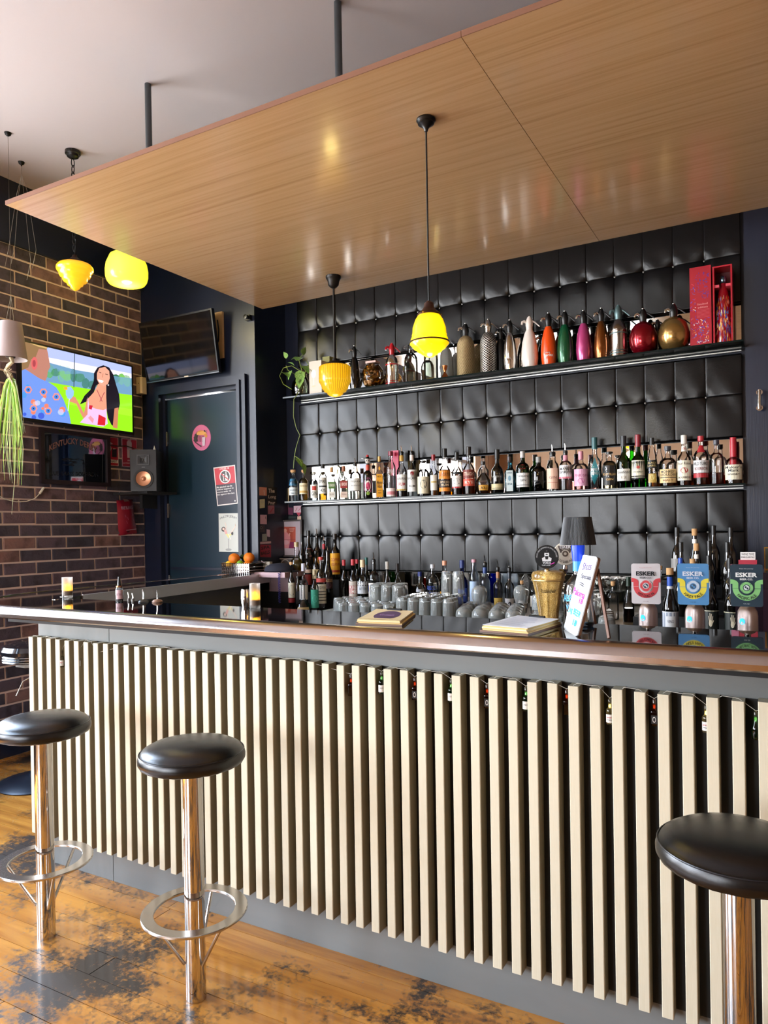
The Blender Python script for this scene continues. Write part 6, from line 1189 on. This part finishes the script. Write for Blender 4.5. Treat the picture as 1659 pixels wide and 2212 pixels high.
# fire blanket pouch
P_ = [Vector(at(200+x/7.9, 900+y/7.9, 0, BX+.03)) for x, y in ((440, 1430), (710, 1410), (790, 1990), (480, 2030))]; ctr = sum(P_, Vector())/4
t = thing('fire_blanket', 'soft red fire blanket pouch hanging on the brick wall under the loudspeaker', 'fire blanket', (BX+.006, ctr.y, ctr.z)); m = MB(); V = []; F = []
for j in range(9):
    for i in range(7):
        u, v = i/6, j/8; p = P_[0].lerp(P_[1], u).lerp(P_[3].lerp(P_[2], u), v); bl = (math.sin(PI*u)*math.sin(PI*v))**.45*.028+.002*math.sin(9*u+5*v); V.append((bl+.002, p.y-ctr.y, p.z-ctr.z))
for j in range(8):
    for i in range(6): F.append((j*7+i, (j+1)*7+i, (j+1)*7+i+1, j*7+i+1))
m.add(V, F).build('pouch', mat('red_vinyl', '#8a1428', .35), t, True)
def Tp(u, v, h): p = P_[0].lerp(P_[1], u).lerp(P_[3].lerp(P_[2], u), v); bl = (max(0, math.sin(PI*u)*math.sin(PI*v)))**.45*.028; return (bl+.0045+h*.0003, p.y-ctr.y, p.z-ctr.z)
d = Decal(Tp); d.txt('FIRE BLANKET', .15, .27, .92, .18, '#b890a0', .01)
for (u, v) in ((.3, .42), (.42, .5), (.72, .4), (.35, .6), (.75, .55)): d.line(u, v, u+.04, v+.08, .02, '#b06078')
d.rect(.32, .86, .93, .88, '#c8a8b4'); d.rect(.38, .90, .50, .94, '#2a0810'); d.build('print', PRINT, t)
MB().add([(.008, a.y-ctr.y, a.z-ctr.z) for a in [Vector(at(200+x/7.9, 900+y/7.9, 0, BX+.03)) for x, y in ((540, 1400), (620, 1410), (720, 1500), (590, 1490))]], [(0, 3, 2, 1)]).build('pull_tab', mat('tab_tape', '#7a5a50', .5), t)
t = thing('wall_cable', 'white cable with a small plug looping below the lettered mirror', 'cable', (BX+.012, 3.1, 1.6)); pts = [Vector(at(x, y, 0, BX+.016)) for x, y in ((91, 1053), (92, 1060), (86, 1066), (75, 1077), (58, 1083), (35, 1084), (10, 1078), (-12, 1065))]
MB().tube([(p.x-t.location.x, p.y-3.1, p.z-1.6) for p in pts], .003, 6).build('wire', white, t, True); p = pts[2]; MB().tube([(0.004, p.y-3.1+.03, p.z-1.6+.04), (0.004, p.y-3.1, p.z-1.6)], .009, 8).build('plug', white, t, True)
t = thing('speaker_cable', 'black cable running from behind the mirror to the loudspeaker', 'cable', (BX+.02, 3.9, 2.05)); pts = [at(234, 961, 0, BX+.03), at(256, 964, 0, BX+.035), at(272, 963, 0, BX+.035), at(290, 969, 0, BX+.05), at(300, 972, 0, BX+.08)]
MB().tube([(p[0]-t.location.x, p[1]-3.9, p[2]-2.05) for p in pts], .004, 6).build('wire', black, t, True)

# ------------------------------------------------------------------ pendants
def glow(n, c, e_, s_):
    if n in MATS: return MATS[n]
    m = mat(n, c, .25, emit=e_, es=s_, coat=.4); lw = N(m, 'LayerWeight'); lw.inputs[0].default_value = .35; b = m.node_tree.nodes['Principled BSDF']
    rr = N(m, 'MapRange'); rr.inputs['From Min'].default_value = 0; rr.inputs['From Max'].default_value = 1; rr.inputs['To Min'].default_value = s_; rr.inputs['To Max'].default_value = s_*.35
    L(m, lw.outputs['Facing'], rr.inputs[0]); L(m, rr.outputs[0], b.inputs['Emission Strength']); return m
def lamp_light(t, loc, power, col=(1, .78, .25), r=.04):
    l = bpy.data.lights.new('bulb_light', 'POINT'); l.energy = power; l.color = col; l.shadow_soft_size = r; o = bpy.data.objects.new('bulb_light', l); COL.objects.link(o); o.parent = t; o.location = loc
P = at(920, 258, 2, cz); px_, py_ = P[0], P[1]; f = fwd((px_, py_, 2.2)); zt = float(at(926, 652, 1, py_)[2]); zbm = float(at(928, 772, 1, py_)[2])
t = thing('pendant_lamp', 'nearest pendant with a glowing bell-shaped yellow glass shade on a long cord', 'lamp', (px_, py_, cz), 0, 'pendant lamps over the bar')
MB().lathe([(0, 0), (.036, 0), (.037, -.005), (.030, -.012), (.031, -.018), (.018, -.026), (.010, -.034), (.006, -.046), (0, -.046)], 24).build('ceiling_rose', black, t, True)
MB().tube([(0, 0, -.04), (0, 0, zt-cz-.0)], .0035, 8).build('cord', black, t, True)
hS = zt-zbm; z_ = lambda q: zt-cz-hS*q
MB().lathe([(0, z_(-.01)), (.008, z_(-.01)), (.018, z_(.03)), (.020, z_(.10)), (.028, z_(.16)), (.040, z_(.20)), (.046, z_(.235)), (.044, z_(.25)), (0, z_(.25))], 24).build('gallery', brown_metal, t, True)
for k in range(3): a = 2*PI*k/3+.5; MB().lathe([(0, 0), (.004, 0), (.004, .004), (0, .005)], 8, (.046*math.cos(a), .046*math.sin(a), z_(.245))).build('gallery_screw', brass, t, True)
r1 = 37*f/FPX; r2 = 43.5*f/FPX
MB().lathe([(.036, z_(.23)), (.044, z_(.26)), (r1*.82, z_(.33)), (r1*.97, z_(.47)), (r1, z_(.58)), (r1*1.03, z_(.60)), (r1*1.02, z_(.63)), (r1*1.08, z_(.66)), (r1*1.1, z_(.69)), (r2*.96, z_(.72))], 40).build('upper_shade', glow('amber_glass_glow', '#e8c020', '#ffd500', 1.35), t, True, angle=70)
MB().lathe([(r2*.95, z_(.715)), (r2*.99, z_(.72)), (r2, z_(.735)), (r2*.95, z_(.745))], 40).build('shade_ring', brown_metal, t, True)
MB().lathe([(r2*.95, z_(.74)), (r2*.97, z_(.76)), (r2*.80, z_(.83)), (r2*.78, z_(.845)), (r2*.62, z_(.88)), (r2*.60, z_(.90)), (r2*.42, z_(.935)), (r2*.40, z_(.95)), (r2*.26, z_(.965)), (r2*.22, z_(.985)), (0, z_(1.0))], 48, flute=(40, .012, z_(.88), z_(.75))).build('lower_shade', glow('amber_glass_glow_lower', '#e8c020', '#ffc800', 1.15), t, True, angle=70)
lamp_light(t, (0, 0, z_(1.25)), 2.5)
def ridge_shading(m, n):  # light and dark lines of glass ridges, painted into the emission strength
    b = m.node_tree.nodes['Principled BSDF']; tc_ = N(m, 'TexCoord'); g = N(m, 'TexGradient'); g.gradient_type = 'RADIAL'; L(m, tc_.outputs['Object'], g.inputs[0])
    a = N(m, 'Math', operation='MULTIPLY'); a.inputs[1].default_value = 2*PI*n; sn = N(m, 'Math', operation='SINE'); mr = N(m, 'MapRange'); mr.inputs['From Min'].default_value = -1; mr.inputs['To Min'].default_value = .55; mr.inputs['To Max'].default_value = 1.25
    L(m, g.outputs['Fac'], a.inputs[0]); L(m, a.outputs[0], sn.inputs[0]); L(m, sn.outputs[0], mr.inputs[0]); src = b.inputs['Emission Strength'].links[0].from_socket
    mu = N(m, 'Math', operation='MULTIPLY'); L(m, src, mu.inputs[0]); L(m, mr.outputs[0], mu.inputs[1]); L(m, mu.outputs[0], b.inputs['Emission Strength']); return m
# second pendant: ridged drum
P = at(720, 597, 2, cz); px_, py_ = P[0], P[1]; f = fwd((px_, py_, 2.4)); zt = float(at(724, 776, 1, py_)[2]); zbm = float(at(725, 858, 1, py_)[2])
t = thing('pendant_lamp', 'ridged drum-shaped yellow pendant lamp in front of the top shelf', 'lamp', (px_, py_, cz), 0, 'pendant lamps over the bar')
MB().lathe([(0, 0), (.047, 0), (.047, -.012), (.044, -.016), (.036, -.03), (.032, -.055), (.020, -.068), (.008, -.075), (0, -.075)], 24).build('ceiling_rose', mat('dark_bronze', '#1a1614', .4, .5), t, True)
MB().lathe([(0, -.07), (.0065, -.07), (.0065, zt-cz), (0, zt-cz)], 10).build('stem', mat('dark_bronze'), t, True)
hS = zt-zbm; z_ = lambda q: zt-cz-hS*q; r1 = 35*f/FPX
MB().lathe([(0, z_(-.02)), (.014, z_(-.02)), (.016, z_(.04)), (r1*.45, z_(.09)), (r1*.62, z_(.17)), (0, z_(.17))], 24).build('gallery', mat('dark_bronze'), t, True)
MB().lathe([(r1*.55, z_(.165)), (r1*.9, z_(.18)), (r1*.99, z_(.22)), (r1, z_(.55)), (r1*1.0, z_(.57))], 96, flute=(48, .028, z_(.54), z_(.23))).build('upper_shade', ridge_shading(glow('amber_ridged_glow', '#a87818', '#ffb812', .62), 40), t, True, angle=70)
MB().lathe([(r1, z_(.565)), (r1*.99, z_(.60)), (r1*.93, z_(.64)), (r1*.86, z_(.70)), (r1*.80, z_(.79)), (r1*.70, z_(.82)), (r1*.68, z_(.86)), (r1*.50, z_(.89)), (r1*.48, z_(.93)), (r1*.30, z_(.97)), (0, z_(1))], 96, flute=(48, .035, z_(.85), z_(.60))).build('lower_shade', ridge_shading(glow('amber_ridged_glow_lower', '#a87818', '#ffc01e', .6), 40), t, True, angle=70)
lamp_light(t, (0, 0, z_(1.25)), .8)
# chain pendant
P = at(157, 327, 2, CZ); px_, py_ = P[0], P[1]; f = fwd((px_, py_, 3.0)); zt = float(at(161, 557, 1, py_)[2]); zbm = float(at(163, 629, 1, py_)[2])
t = thing('pendant_lamp', 'stepped cone yellow pendant on a black chain beside the brick wall', 'lamp', (px_, py_, CZ), 0, 'pendant lamps over the bar')
MB().lathe([(0, 0), (.045, 0), (.045, -.018), (.038, -.022), (.034, -.034), (.02, -.042), (0, -.044)], 24).build('ceiling_rose', black, t, True)
m = MB(); n = 0; z = -.045
while z > zt-CZ+.06:
    pts = [(.011*math.cos(a)*(1 if n % 2 else 0)+.0, .011*math.cos(a)*(0 if n % 2 else 1), z-.026+.026*math.sin(a)) for a in [2*PI*i/12 for i in range(12)]]; m.tube(pts, .003, 5, True); z -= .040; n += 1
o = m.build('chain', iron, t, True); o['kind'] = 'stuff'
MB().tube([(0, 0, z+.03), (.006, 0, zt-CZ+.03), (0, 0, zt-CZ)], .0035, 6).build('cord', iron, t, True)
hS = zt-zbm; z_ = lambda q: zt-CZ-hS*q; r1 = 38*f/FPX
MB().lathe([(0, z_(-.08)), (.012, z_(-.08)), (.016, z_(-.02)), (.03, z_(.05)), (r1*.5, z_(.12)), (r1*.58, z_(.2)), (0, z_(.2))], 24).build('gallery', brown_metal, t, True)
MB().lathe([(r1*.5, z_(.19)), (r1*.9, z_(.22)), (r1, z_(.30)), (r1, z_(.37)), (r1*.93, z_(.43)), (r1*.86, z_(.45)), (r1*.86, z_(.52)), (r1*.80, z_(.58)), (r1*.68, z_(.61)), (r1*.67, z_(.68)), (r1*.6, z_(.73)), (r1*.46, z_(.76)), (r1*.42, z_(.83)), (r1*.28, z_(.87)), (r1*.25, z_(.92)), (r1*.1, z_(.97)), (0, z_(1))], 40).build('glass_shade', glow('amber_stepped_glow', '#d89c20', '#ffae18', .9), t, True, angle=70)
# globe lamp beyond the canopy end
fG = 4.9; gx_, gy_ = -3.852, 3.456; zg = float(at(274, 580, 1, gy_)[2]); rg = 44.5*fG/FPX
t = thing('pendant_lamp', 'large glowing pale yellow drum globe lamp partly hidden by the canopy end', 'lamp', (gx_, gy_, CZ), 0, 'pendant lamps over the bar')
MB().lathe([(0, 0), (.045, 0), (.045, -.018), (.02, -.04), (0, -.044)], 24).build('ceiling_rose', black, t, True); MB().tube([(0, 0, -.04), (0, 0, zg-CZ+rg*.8)], .004, 8).build('cord', black, t, True)
MB().lathe([(0, zg-CZ+rg*.95), (.04, zg-CZ+rg*.95), (.05, zg-CZ+rg*.82), (0, zg-CZ+rg*.82)], 20).build('gallery', brown_metal, t, True)
MB().lathe([(.05, rg*.84), (rg*.45, rg*.80), (rg*.78, rg*.60), (rg*.95, rg*.2), (rg, -.12*rg), (rg*.99, -.42*rg), (rg*.93, -.62*rg), (rg*.84, -.74*rg), (rg*.60, -.82*rg), (rg*.3, -.85*rg), (0, -.86*rg)], 36, (0, 0, zg-CZ)).build('glass_shade', glow('pale_yellow_glow', '#f0e060', '#f4ec30', 1.5), t, True, angle=70)
lamp_light(t, (0, 0, zg-CZ-rg*1.3), 4)

# ------------------------------------------------------------------ hanging lampshade planter
P = at(17, 287, 2, CZ); hx_, hy_ = P[0], P[1]
t = thing('hanging_planter', 'grey lampshade hung upside down on wires as a planter, left of the television', 'planter', (hx_, hy_, CZ)); zc1 = float(at(24, 697, 1, hy_)[2])-CZ; zc0 = float(at(24, 776, 1, hy_)[2])-CZ; f = fwd((hx_, hy_, 2.6)); ra, rb_ = 24*f/FPX, 34*f/FPX; ox_ = float(at(22, 740, 1, hy_)[0])-hx_
MB().lathe([(0, 0), (.02, 0), (.016, -.012), (.005, -.02), (0, -.02)], 16).build('ceiling_hook', iron, t, True)
for q in (-1, 0, 1): MB().tube([(0, 0, -.02), (0, 0, zc1+.16), (ox_+q*.02, q*.012, zc1+.002)], .0012, 5).build('wire', mat('dull_wire', '#8a8478', .5, .5), t)
V = []; ns = 36
for i in range(ns):
    a = 2*PI*i/ns
    for (r_, z) in ((rb_, zc0), (ra, zc1), (ra-.002, zc1), (rb_-.002, zc0)): V.append((ox_+r_*math.cos(a), r_*math.sin(a), z))
MB().add(V, [(4*i+j, 4*((i+1) % ns)+j, 4*((i+1) % ns)+(j+1) % 4, 4*i+(j+1) % 4) for i in range(ns) for j in range(4)]).build('fabric_shade', mat('grey_fabric', '#a89a98', .8), t, True)
MB().box(ox_-ra, ox_+ra, -.003, .003, zc1-.006, zc1-.002).box(ox_-.003, ox_+.003, -ra, ra, zc1-.006, zc1-.002).build('carrier_ring', iron, t); MB().lathe([(0, zc0+.01), (.026, zc0+.01), (.03, zc0+.07), (.004, zc0+.09), (.004, zc1-.003), (0, zc1-.003)], 14, (ox_, 0, 0)).build('root_holder', mat('dark_bark', '#3a2c22', .9), t, True)
ap = thing('air_plant', 'air plant with long pale green ribbon leaves hanging from the grey lampshade', 'plant', (hx_+ox_, hy_, CZ+zc0+.01))
rootm = mat('pale_root', '#b8a684', .8); lg = [mat('ribbon_leaf_%d' % i, c, .5, sub=.1) for i, c in enumerate(('#7fae3a', '#a9cc62', '#5f8f2e', '#b9c89a'))]
def ap_(px, py, dy=0.): q = at(px, py, 1, hy_+dy); return (q[0]-ap.location.x, dy, q[2]-ap.location.z)
MB().tube([ap_(24, 772), ap_(27, 782), ap_(18, 790), ap_(14, 798), ap_(20, 806), ap_(25, 815), ap_(24, 822)], [.012, .011, .012, .010, .011, .010, .006], 8).build('root_stock', rootm, ap, True)
for k in range(12): MB().tube([ap_(16+k % 4*3, 790+k*2.4, 0), ap_(10+k*1.5, 797+k*2.5, -.015), ap_(8+k*1.8, 804+k*2.6, -.02)], [.003, .002, .001], 5).build('rootlet', rootm, ap, True)
random.seed(5)
for k in range(44):
    x0_, y0_ = 23+random.uniform(-3, 4), 818+random.uniform(-3, 6); L_ = random.uniform(110, 235); sx_ = random.uniform(-36, 30); cv = random.uniform(-10, 18); dy = random.uniform(-.06, .06)
    if k == 0: L_, sx_, cv = 290, 8, 22
    pts = []
    for i in range(9):
        s_ = i/8; pts.append(ap_(x0_+sx_*(1-(1-s_)**2.2)*.9+cv*math.sin(PI*s_*1.3)*.35*s_+random.uniform(-1, 1), y0_+L_*s_+(-16*math.sin(PI*min(1, s_*2.5)) if abs(sx_) > 15 and s_ < .4 else 0), dy*s_*1.5))
    wv_ = random.uniform(.0022, .0045); MB().tube(pts, [wv_*.7]+[wv_]*3+[wv_*.8]*2+[wv_*.6, wv_*.4, .0006], 4).build('ribbon_leaf', lg[k % 4] if k % 5 else lg[3], ap, True)
random.seed(21)
P = at(46, 350, 2, CZ); t = thing('wire_hanger', 'bunch of thin wires hanging from a ceiling hook left of the chain pendant', 'wire', (P[0], P[1], CZ)); MB().lathe([(0, 0), (.02, 0), (.016, -.012), (.005, -.02), (0, -.03)], 16).build('ceiling_hook', iron, t, True)
for (xa, ya, xb, yb_) in ((36, 420, 18, 540), (40, 420, 32, 530), (52, 420, 66, 565), (58, 410, 78, 540)):
    a, b = at(xa, ya, 1, P[1]), at(xb, yb_, 1, P[1]); c_ = at(xb-8, yb_+40, 1, P[1]); MB().tube([(0, 0, -.03), (0, 0, -.08), (a[0]-P[0], 0, a[2]-CZ), (b[0]-P[0], 0, b[2]-CZ), (c_[0]-P[0], 0, c_[2]-CZ)], .0011, 5).build('wire', mat('dull_wire'), t)

# ------------------------------------------------------------------ bar stools
ringm = mat('footring_steel', '#c8c2ba', .2, 1.); polem = mat('pole_chrome', '#cfc8c2', .11, 1.); t_ = N(polem, 'TexNoise', Scale=14., Detail=5.); L(polem, ramp(polem, t_.outputs[0], [(.45, '#1a1a1a'), (.8, '#484848')]), polem.node_tree.nodes['Principled BSDF'].inputs['Roughness'])
def stool(x, y, desc, rz):
    t = thing('bar_stool', desc, 'stool', (x, y, 0), rz, 'fixed chrome bar stools')
    MB().lathe([(0, 0), (.031, 0), (.031, .716), (0, .716)], 32).build('pole', polem, t, True)
    m = MB(); R = .168; sp_ = [(0, .728), (.09, .728), (.146, .730), (.157, .735), (.163, .745), (.1635, .756), (.160, .768), (.1585, .770), (.157, .7695), (.149, .780), (.130, .790), (.10, .797), (.05, .801), (0, .802)]
    m.lathe(sp_, 64); 
    V = []
    for (x_, y_, z_c) in m.v:
        a = math.atan2(y_, x_); r = math.hypot(x_, y_); k = 1
        if z_c < .745 and r > .12: k = 1+.009*math.sin(a*29+math.sin(a*7)*2)*(1-(z_c-.728)/.02)
        V.append((x_*k, y_*k, z_c))
    m.v = V; m.build('seat_cushion', seatm, t, True, angle=80)
    MB().tube([(.1590*math.cos(a), .1590*math.sin(a), .7705) for a in [2*PI*i/48 for i in range(48)]], .0018, 6, True).build('piping', mat('seat_piping', '#1c1c1e', .3), t, True)
    MB().lathe([(.0, .716), (.07, .716), (.07, .728), (0, .728)], 24).build('seat_plate', iron, t, True)
    MB().lathe([(.125, .268), (.160, .268), (.162, .270), (.162, .275), (.160, .277), (.125, .277), (.123, .275), (.123, .270), (.125, .268)], 64).build('foot_ring', ringm, t, True)
    for k in range(3):
        a = 2*PI*k/3+PI/2; c, s = math.cos(a), math.sin(a); MB().tube([(.030*c, .030*s, .115), (.034*c, .034*s, .112), (.135*c, .135*s, .269)], .0052, 8).build('strut', ringm, t, True)
stool(-1.634, 1.69, 'middle one of the three chrome bar stools at the slatted front', .35)
stool(-2.365, 1.70, 'leftmost chrome bar stool at the slats, its seat cut by the picture edge', .1)
P = at(1597, 2100, 1, 1.70); stool(P[0], 1.70, 'nearest bar stool, black seat and chrome pole at the lower right', .6)
t = thing('pedestal_stool', 'swivel stool with ribbed black seat and dark round base beyond the bar end', 'stool', (-3.87, 2.74, 0)); nb = mat('navy_metal', '#0c1220', .4, .3)
MB().lathe([(0, 0), (.215, 0), (.22, .006), (.21, .014), (.12, .03), (.05, .05), (.034, .08), (0, .08)], 40).build('base', nb, t, True); MB().lathe([(0, .07), (.030, .07), (.030, .62), (0, .62)], 20).build('pole', nb, t, True); MB().lathe([(0, .62), (.02, .62), (.02, .69), (0, .69)], 16).build('gas_lift', black, t, True)
MB().lathe([(0, .688), (.10, .688), (.105, .69), (.105, .72), (0, .72)], 8).build('seat_plate', mat('grey_plate', '#8a8a88', .5, .3), t)
MB().lathe([(0, .72), (.17, .72), (.180, .724), (.176, .731), (.180, .738), (.176, .745), (.180, .752), (.176, .759), (.182, .767), (.182, .785), (.17, .81), (.12, .825), (0, .832)], 40).build('seat_cushion', mat('glossy_vinyl', '#0c0d12', .15, coat=.5), t, True, angle=25)
for z in (.7275, .7415, .7555): MB().tube([(.179*math.cos(a), .179*math.sin(a), z) for a in [2*PI*i/40 for i in range(40)]], .0012, 6, True).build('chrome_band', chrome, t, True)
MB().tube([(.02, 0, .64), (-.03, -.06, .60), (-.05, -.09, .52)], .004, 6).build('lever', steel, t, True)

# ------------------------------------------------------------------ bottle fairy lights along the slats
fl = thing('bottle_string_lights', 'string of little glowing toy bottles draped along the tops of the slats', 'fairy lights', (-1.5, 2.07, 1.0)); fo = fl.location
spots = [(88, 1400, 'clear'), (133, 1404, 'clear'), (171, 1404, 'white'), (210, 1410, 'green'), (758, 1456, 'amber'), (824, 1450, 'green'), (896, 1462, 'square'), (974, 1466, 'green'), (1052, 1477, 'square'), (1136, 1482, 'green'), (1224, 1488, 'amber'), (1317, 1508, 'clear'), (1413, 1509, 'square'), (1525, 1522, 'clear'), (1632, 1535, 'dgreen')]
kinds = {'clear': ('tiny clear glowing bottle with a white label', 'clear', 'std'), 'white': ('tiny bottle with a white and red label', 'clear', 'square'), 'green': ('tiny green glowing bottle with a pale label', 'green', 'std'), 'amber': ('tiny amber-red glowing bottle', 'amber', 'square'), 'square': ('tiny square amber bottle with a black label', 'amber', 'square'), 'dgreen': ('tiny dark green bottle without label', 'green', 'burg')}
YF = 2.062; prev = None; dips = []
for px, py, kd in spots:
    Pt = at(px, py, 1, YF); lab, gl, typ = kinds[kd]; h = .060; r = .0105; x, y, z = Pt[0]-fo.x, YF-fo.y, float(Pt[2])-.012-fo.z
    gn = GL[gl]; sq = 6 if typ == 'square' else 0; pr = [(a*r*(.9 if sq else 1), b*h-h) for a, b in PROF[typ]]; tint = {'amber': '#7a3a24', 'green': '#3c7a5a', 'clear': '#f0ecd8'}[gl]
    b = MB().lathe(pr, 16, sq=sq).build('toy_bottle', glass('toy_'+gl, tint, .02, 1.5, .45), fl, True); b.location = (x, y, z); b['label'] = lab
    MB().lathe([(0, -.002), (.0048, -.002), (.0048, .008), (.002, .012), (0, .012)], 10).build('lamp_cap', glass('cap_clear', '#e8e4dc', .1, 1.5, .5), b, True)
    MB().lathe([(0, -.016), (.0026, -.013), (.0028, -.007), (0, -.004)], 8).build('led', mat('warm_led_'+gl, '#ffd080', .4, emit={'amber': '#ff8a40', 'green': '#ffe890', 'clear': '#ffe080'}[gl], es=3), b, True)
    if kd != 'dgreen' and kd != 'amber':
        rr_ = r*(.93 if sq else 1.03); d = Decal((lambda u, v, hh: (u*r*.8, -(rr_+hh*.0002), -h+v*h)) if sq else (lambda u, v, hh: ((rr_+hh*.0002)*math.sin(u*1.2), -(rr_+hh*.0002)*math.cos(u*1.2), -h+v*h)))
        d.rect(-.9, .1, .9, .48, '#e4e0d8' if kd != 'square' else '#1c1a1a', 5)
        if kd == 'square': d.disc(0, .29, .5, '#d8d0c8', .13); d.disc(0, .29, .35, '#1c1a1a', .09)
        elif kd == 'green': d.txt('LONDON', -.6, .28, .6, .36, '#2a2a2a'); d.rect(-.5, .18, .5, .22, '#5a5a5a')
        else: d.txt('SPEED', -.7, .30, .7, .37, '#b03030', .01); d.txt('MARK', -.5, .2, .5, .26, '#2a2a2a')
        d.build('toy_label', PRINT, b)
    b.rotation_euler = (0, 0, face_cam(Pt)*.6); dips.append((x, y, z+.012))
def drape(A, B, n=10):
    A, B = Vector(A), Vector(B); out = [A]; L_ = (B-A).length; steps_ = max(3, int(L_/.03))
    for i in range(1, steps_):
        s_ = i/steps_; p = A.lerp(B, s_); up_ = min(1, s_*6, (1-s_)*6); p.z = (1-up_)*p.z+up_*(1.0045-fo.z+.001*math.sin(i*2.1)); p.y = (1-up_)*p.y+up_*(FY+.012+.004*math.sin(i*1.7)-fo.y); out.append(p)
    out.append(B); return out
wp = [(-2.935+1.5, FY+.02-2.07, .0045)]
for q in dips: wp = wp[:-1]+drape(wp[-1], q)
wp += drape(wp[-1], (1.2+1.5, FY+.012-2.07, .0045))[1:]
MB().tube(wp, .0009, 5).build('wire', mat('clear_wire', '#b8b4a8', .4), fl, True)

# ------------------------------------------------------------------ right hand side
d2 = struct('door_2'); MB().box(.02, .85, 4.425, 4.47, 0, 2.45).build('door_leaf', navy, d2)
P0, P1 = at(1640, 838, 1, 4.40), at(1641, 888, 1, 4.40); MB().tube([(P0[0], 4.425, P0[2]-.02), (P0[0], 4.385, P0[2]-.015), (P0[0], 4.385, P1[2]+.015), (P0[0], 4.425, P1[2]+.02)], .009, 10).build('door_handle', chrome, d2, True)
for q in (P0, P1): MB().lathe([(0, 0), (.016, 0), (.016, .006), (0, .006)], 14, T=lambda x, y, z: (x+P0[0], 4.425-z, y+(q[2]-.02 if q is P0 else q[2]+.02))).build('handle_rose', chrome, d2, True)
t = thing('till_cabinet', 'dark plum cabinet beside the dark green tap badge at the right edge', 'cabinet', (.0, 3.3, 0)); MB().box(-.185, .5, -.2, .08, 0, 1.262).build('body', mat('plum_gloss', '#241820', .2, coat=.4), t); MB().box(-.09, .2, -.204, -.2, .98, 1.2).build('door_panel', mat('plum_panel', '#30202a', .15, coat=.5), t)
P = at(1656, 1230, 1, 3.3); t = thing('gold_frame', 'small gold-edged picture standing on the plum cabinet', 'picture', (P[0]+.042, 3.3, 1.262)); MB().box(-.05, .05, 0, .012, 0, .09).build('frame', brass, t); MB().box(-.046, .046, -.001, 0, .004, .086).build('picture_sheet', mat('dark_picture', '#22241a', .4), t)
P = at(1613, 1216, 1, 3.15); t = thing('card_box', 'red and pink box holding a small white margarita card above the dark green tap badge', 'box', (P[0], 3.16, 1.245))
t.location = (P[0], 3.16, 1.245); zt = float(at(1613, 1190, 1, 3.16)[2])
zl = 1.262; zt = zl+.046
t.location = (P[0], 3.155, zl); MB().box(-.028, .036, -.02, .02, 0, zt-zl).build('box_body', mat('red_gloss', '#b03848', .25, coat=.4), t); MB().box(-.056, -.030, -.018, .01, 0, (zt-zl)*.6).build('pink_block', mat('pink_card', '#c87890', .5), t)
MB().box(-.022, .03, -.0015, .0015, zt-zl, zt-zl+.030).build('card', mat('white_card', '#e4e0dc', .6), t); d = Decal(lambda u, v, h: (u, -.0016-h*.0002, v)); d.txt('WINE TIME', -.018, zt-zl+.017, .026, zt-zl+.025, '#303030'); d.txt('MARGARITAS', -.019, zt-zl+.006, .027, zt-zl+.013, '#303030'); d.build('card_print', PRINT, t)
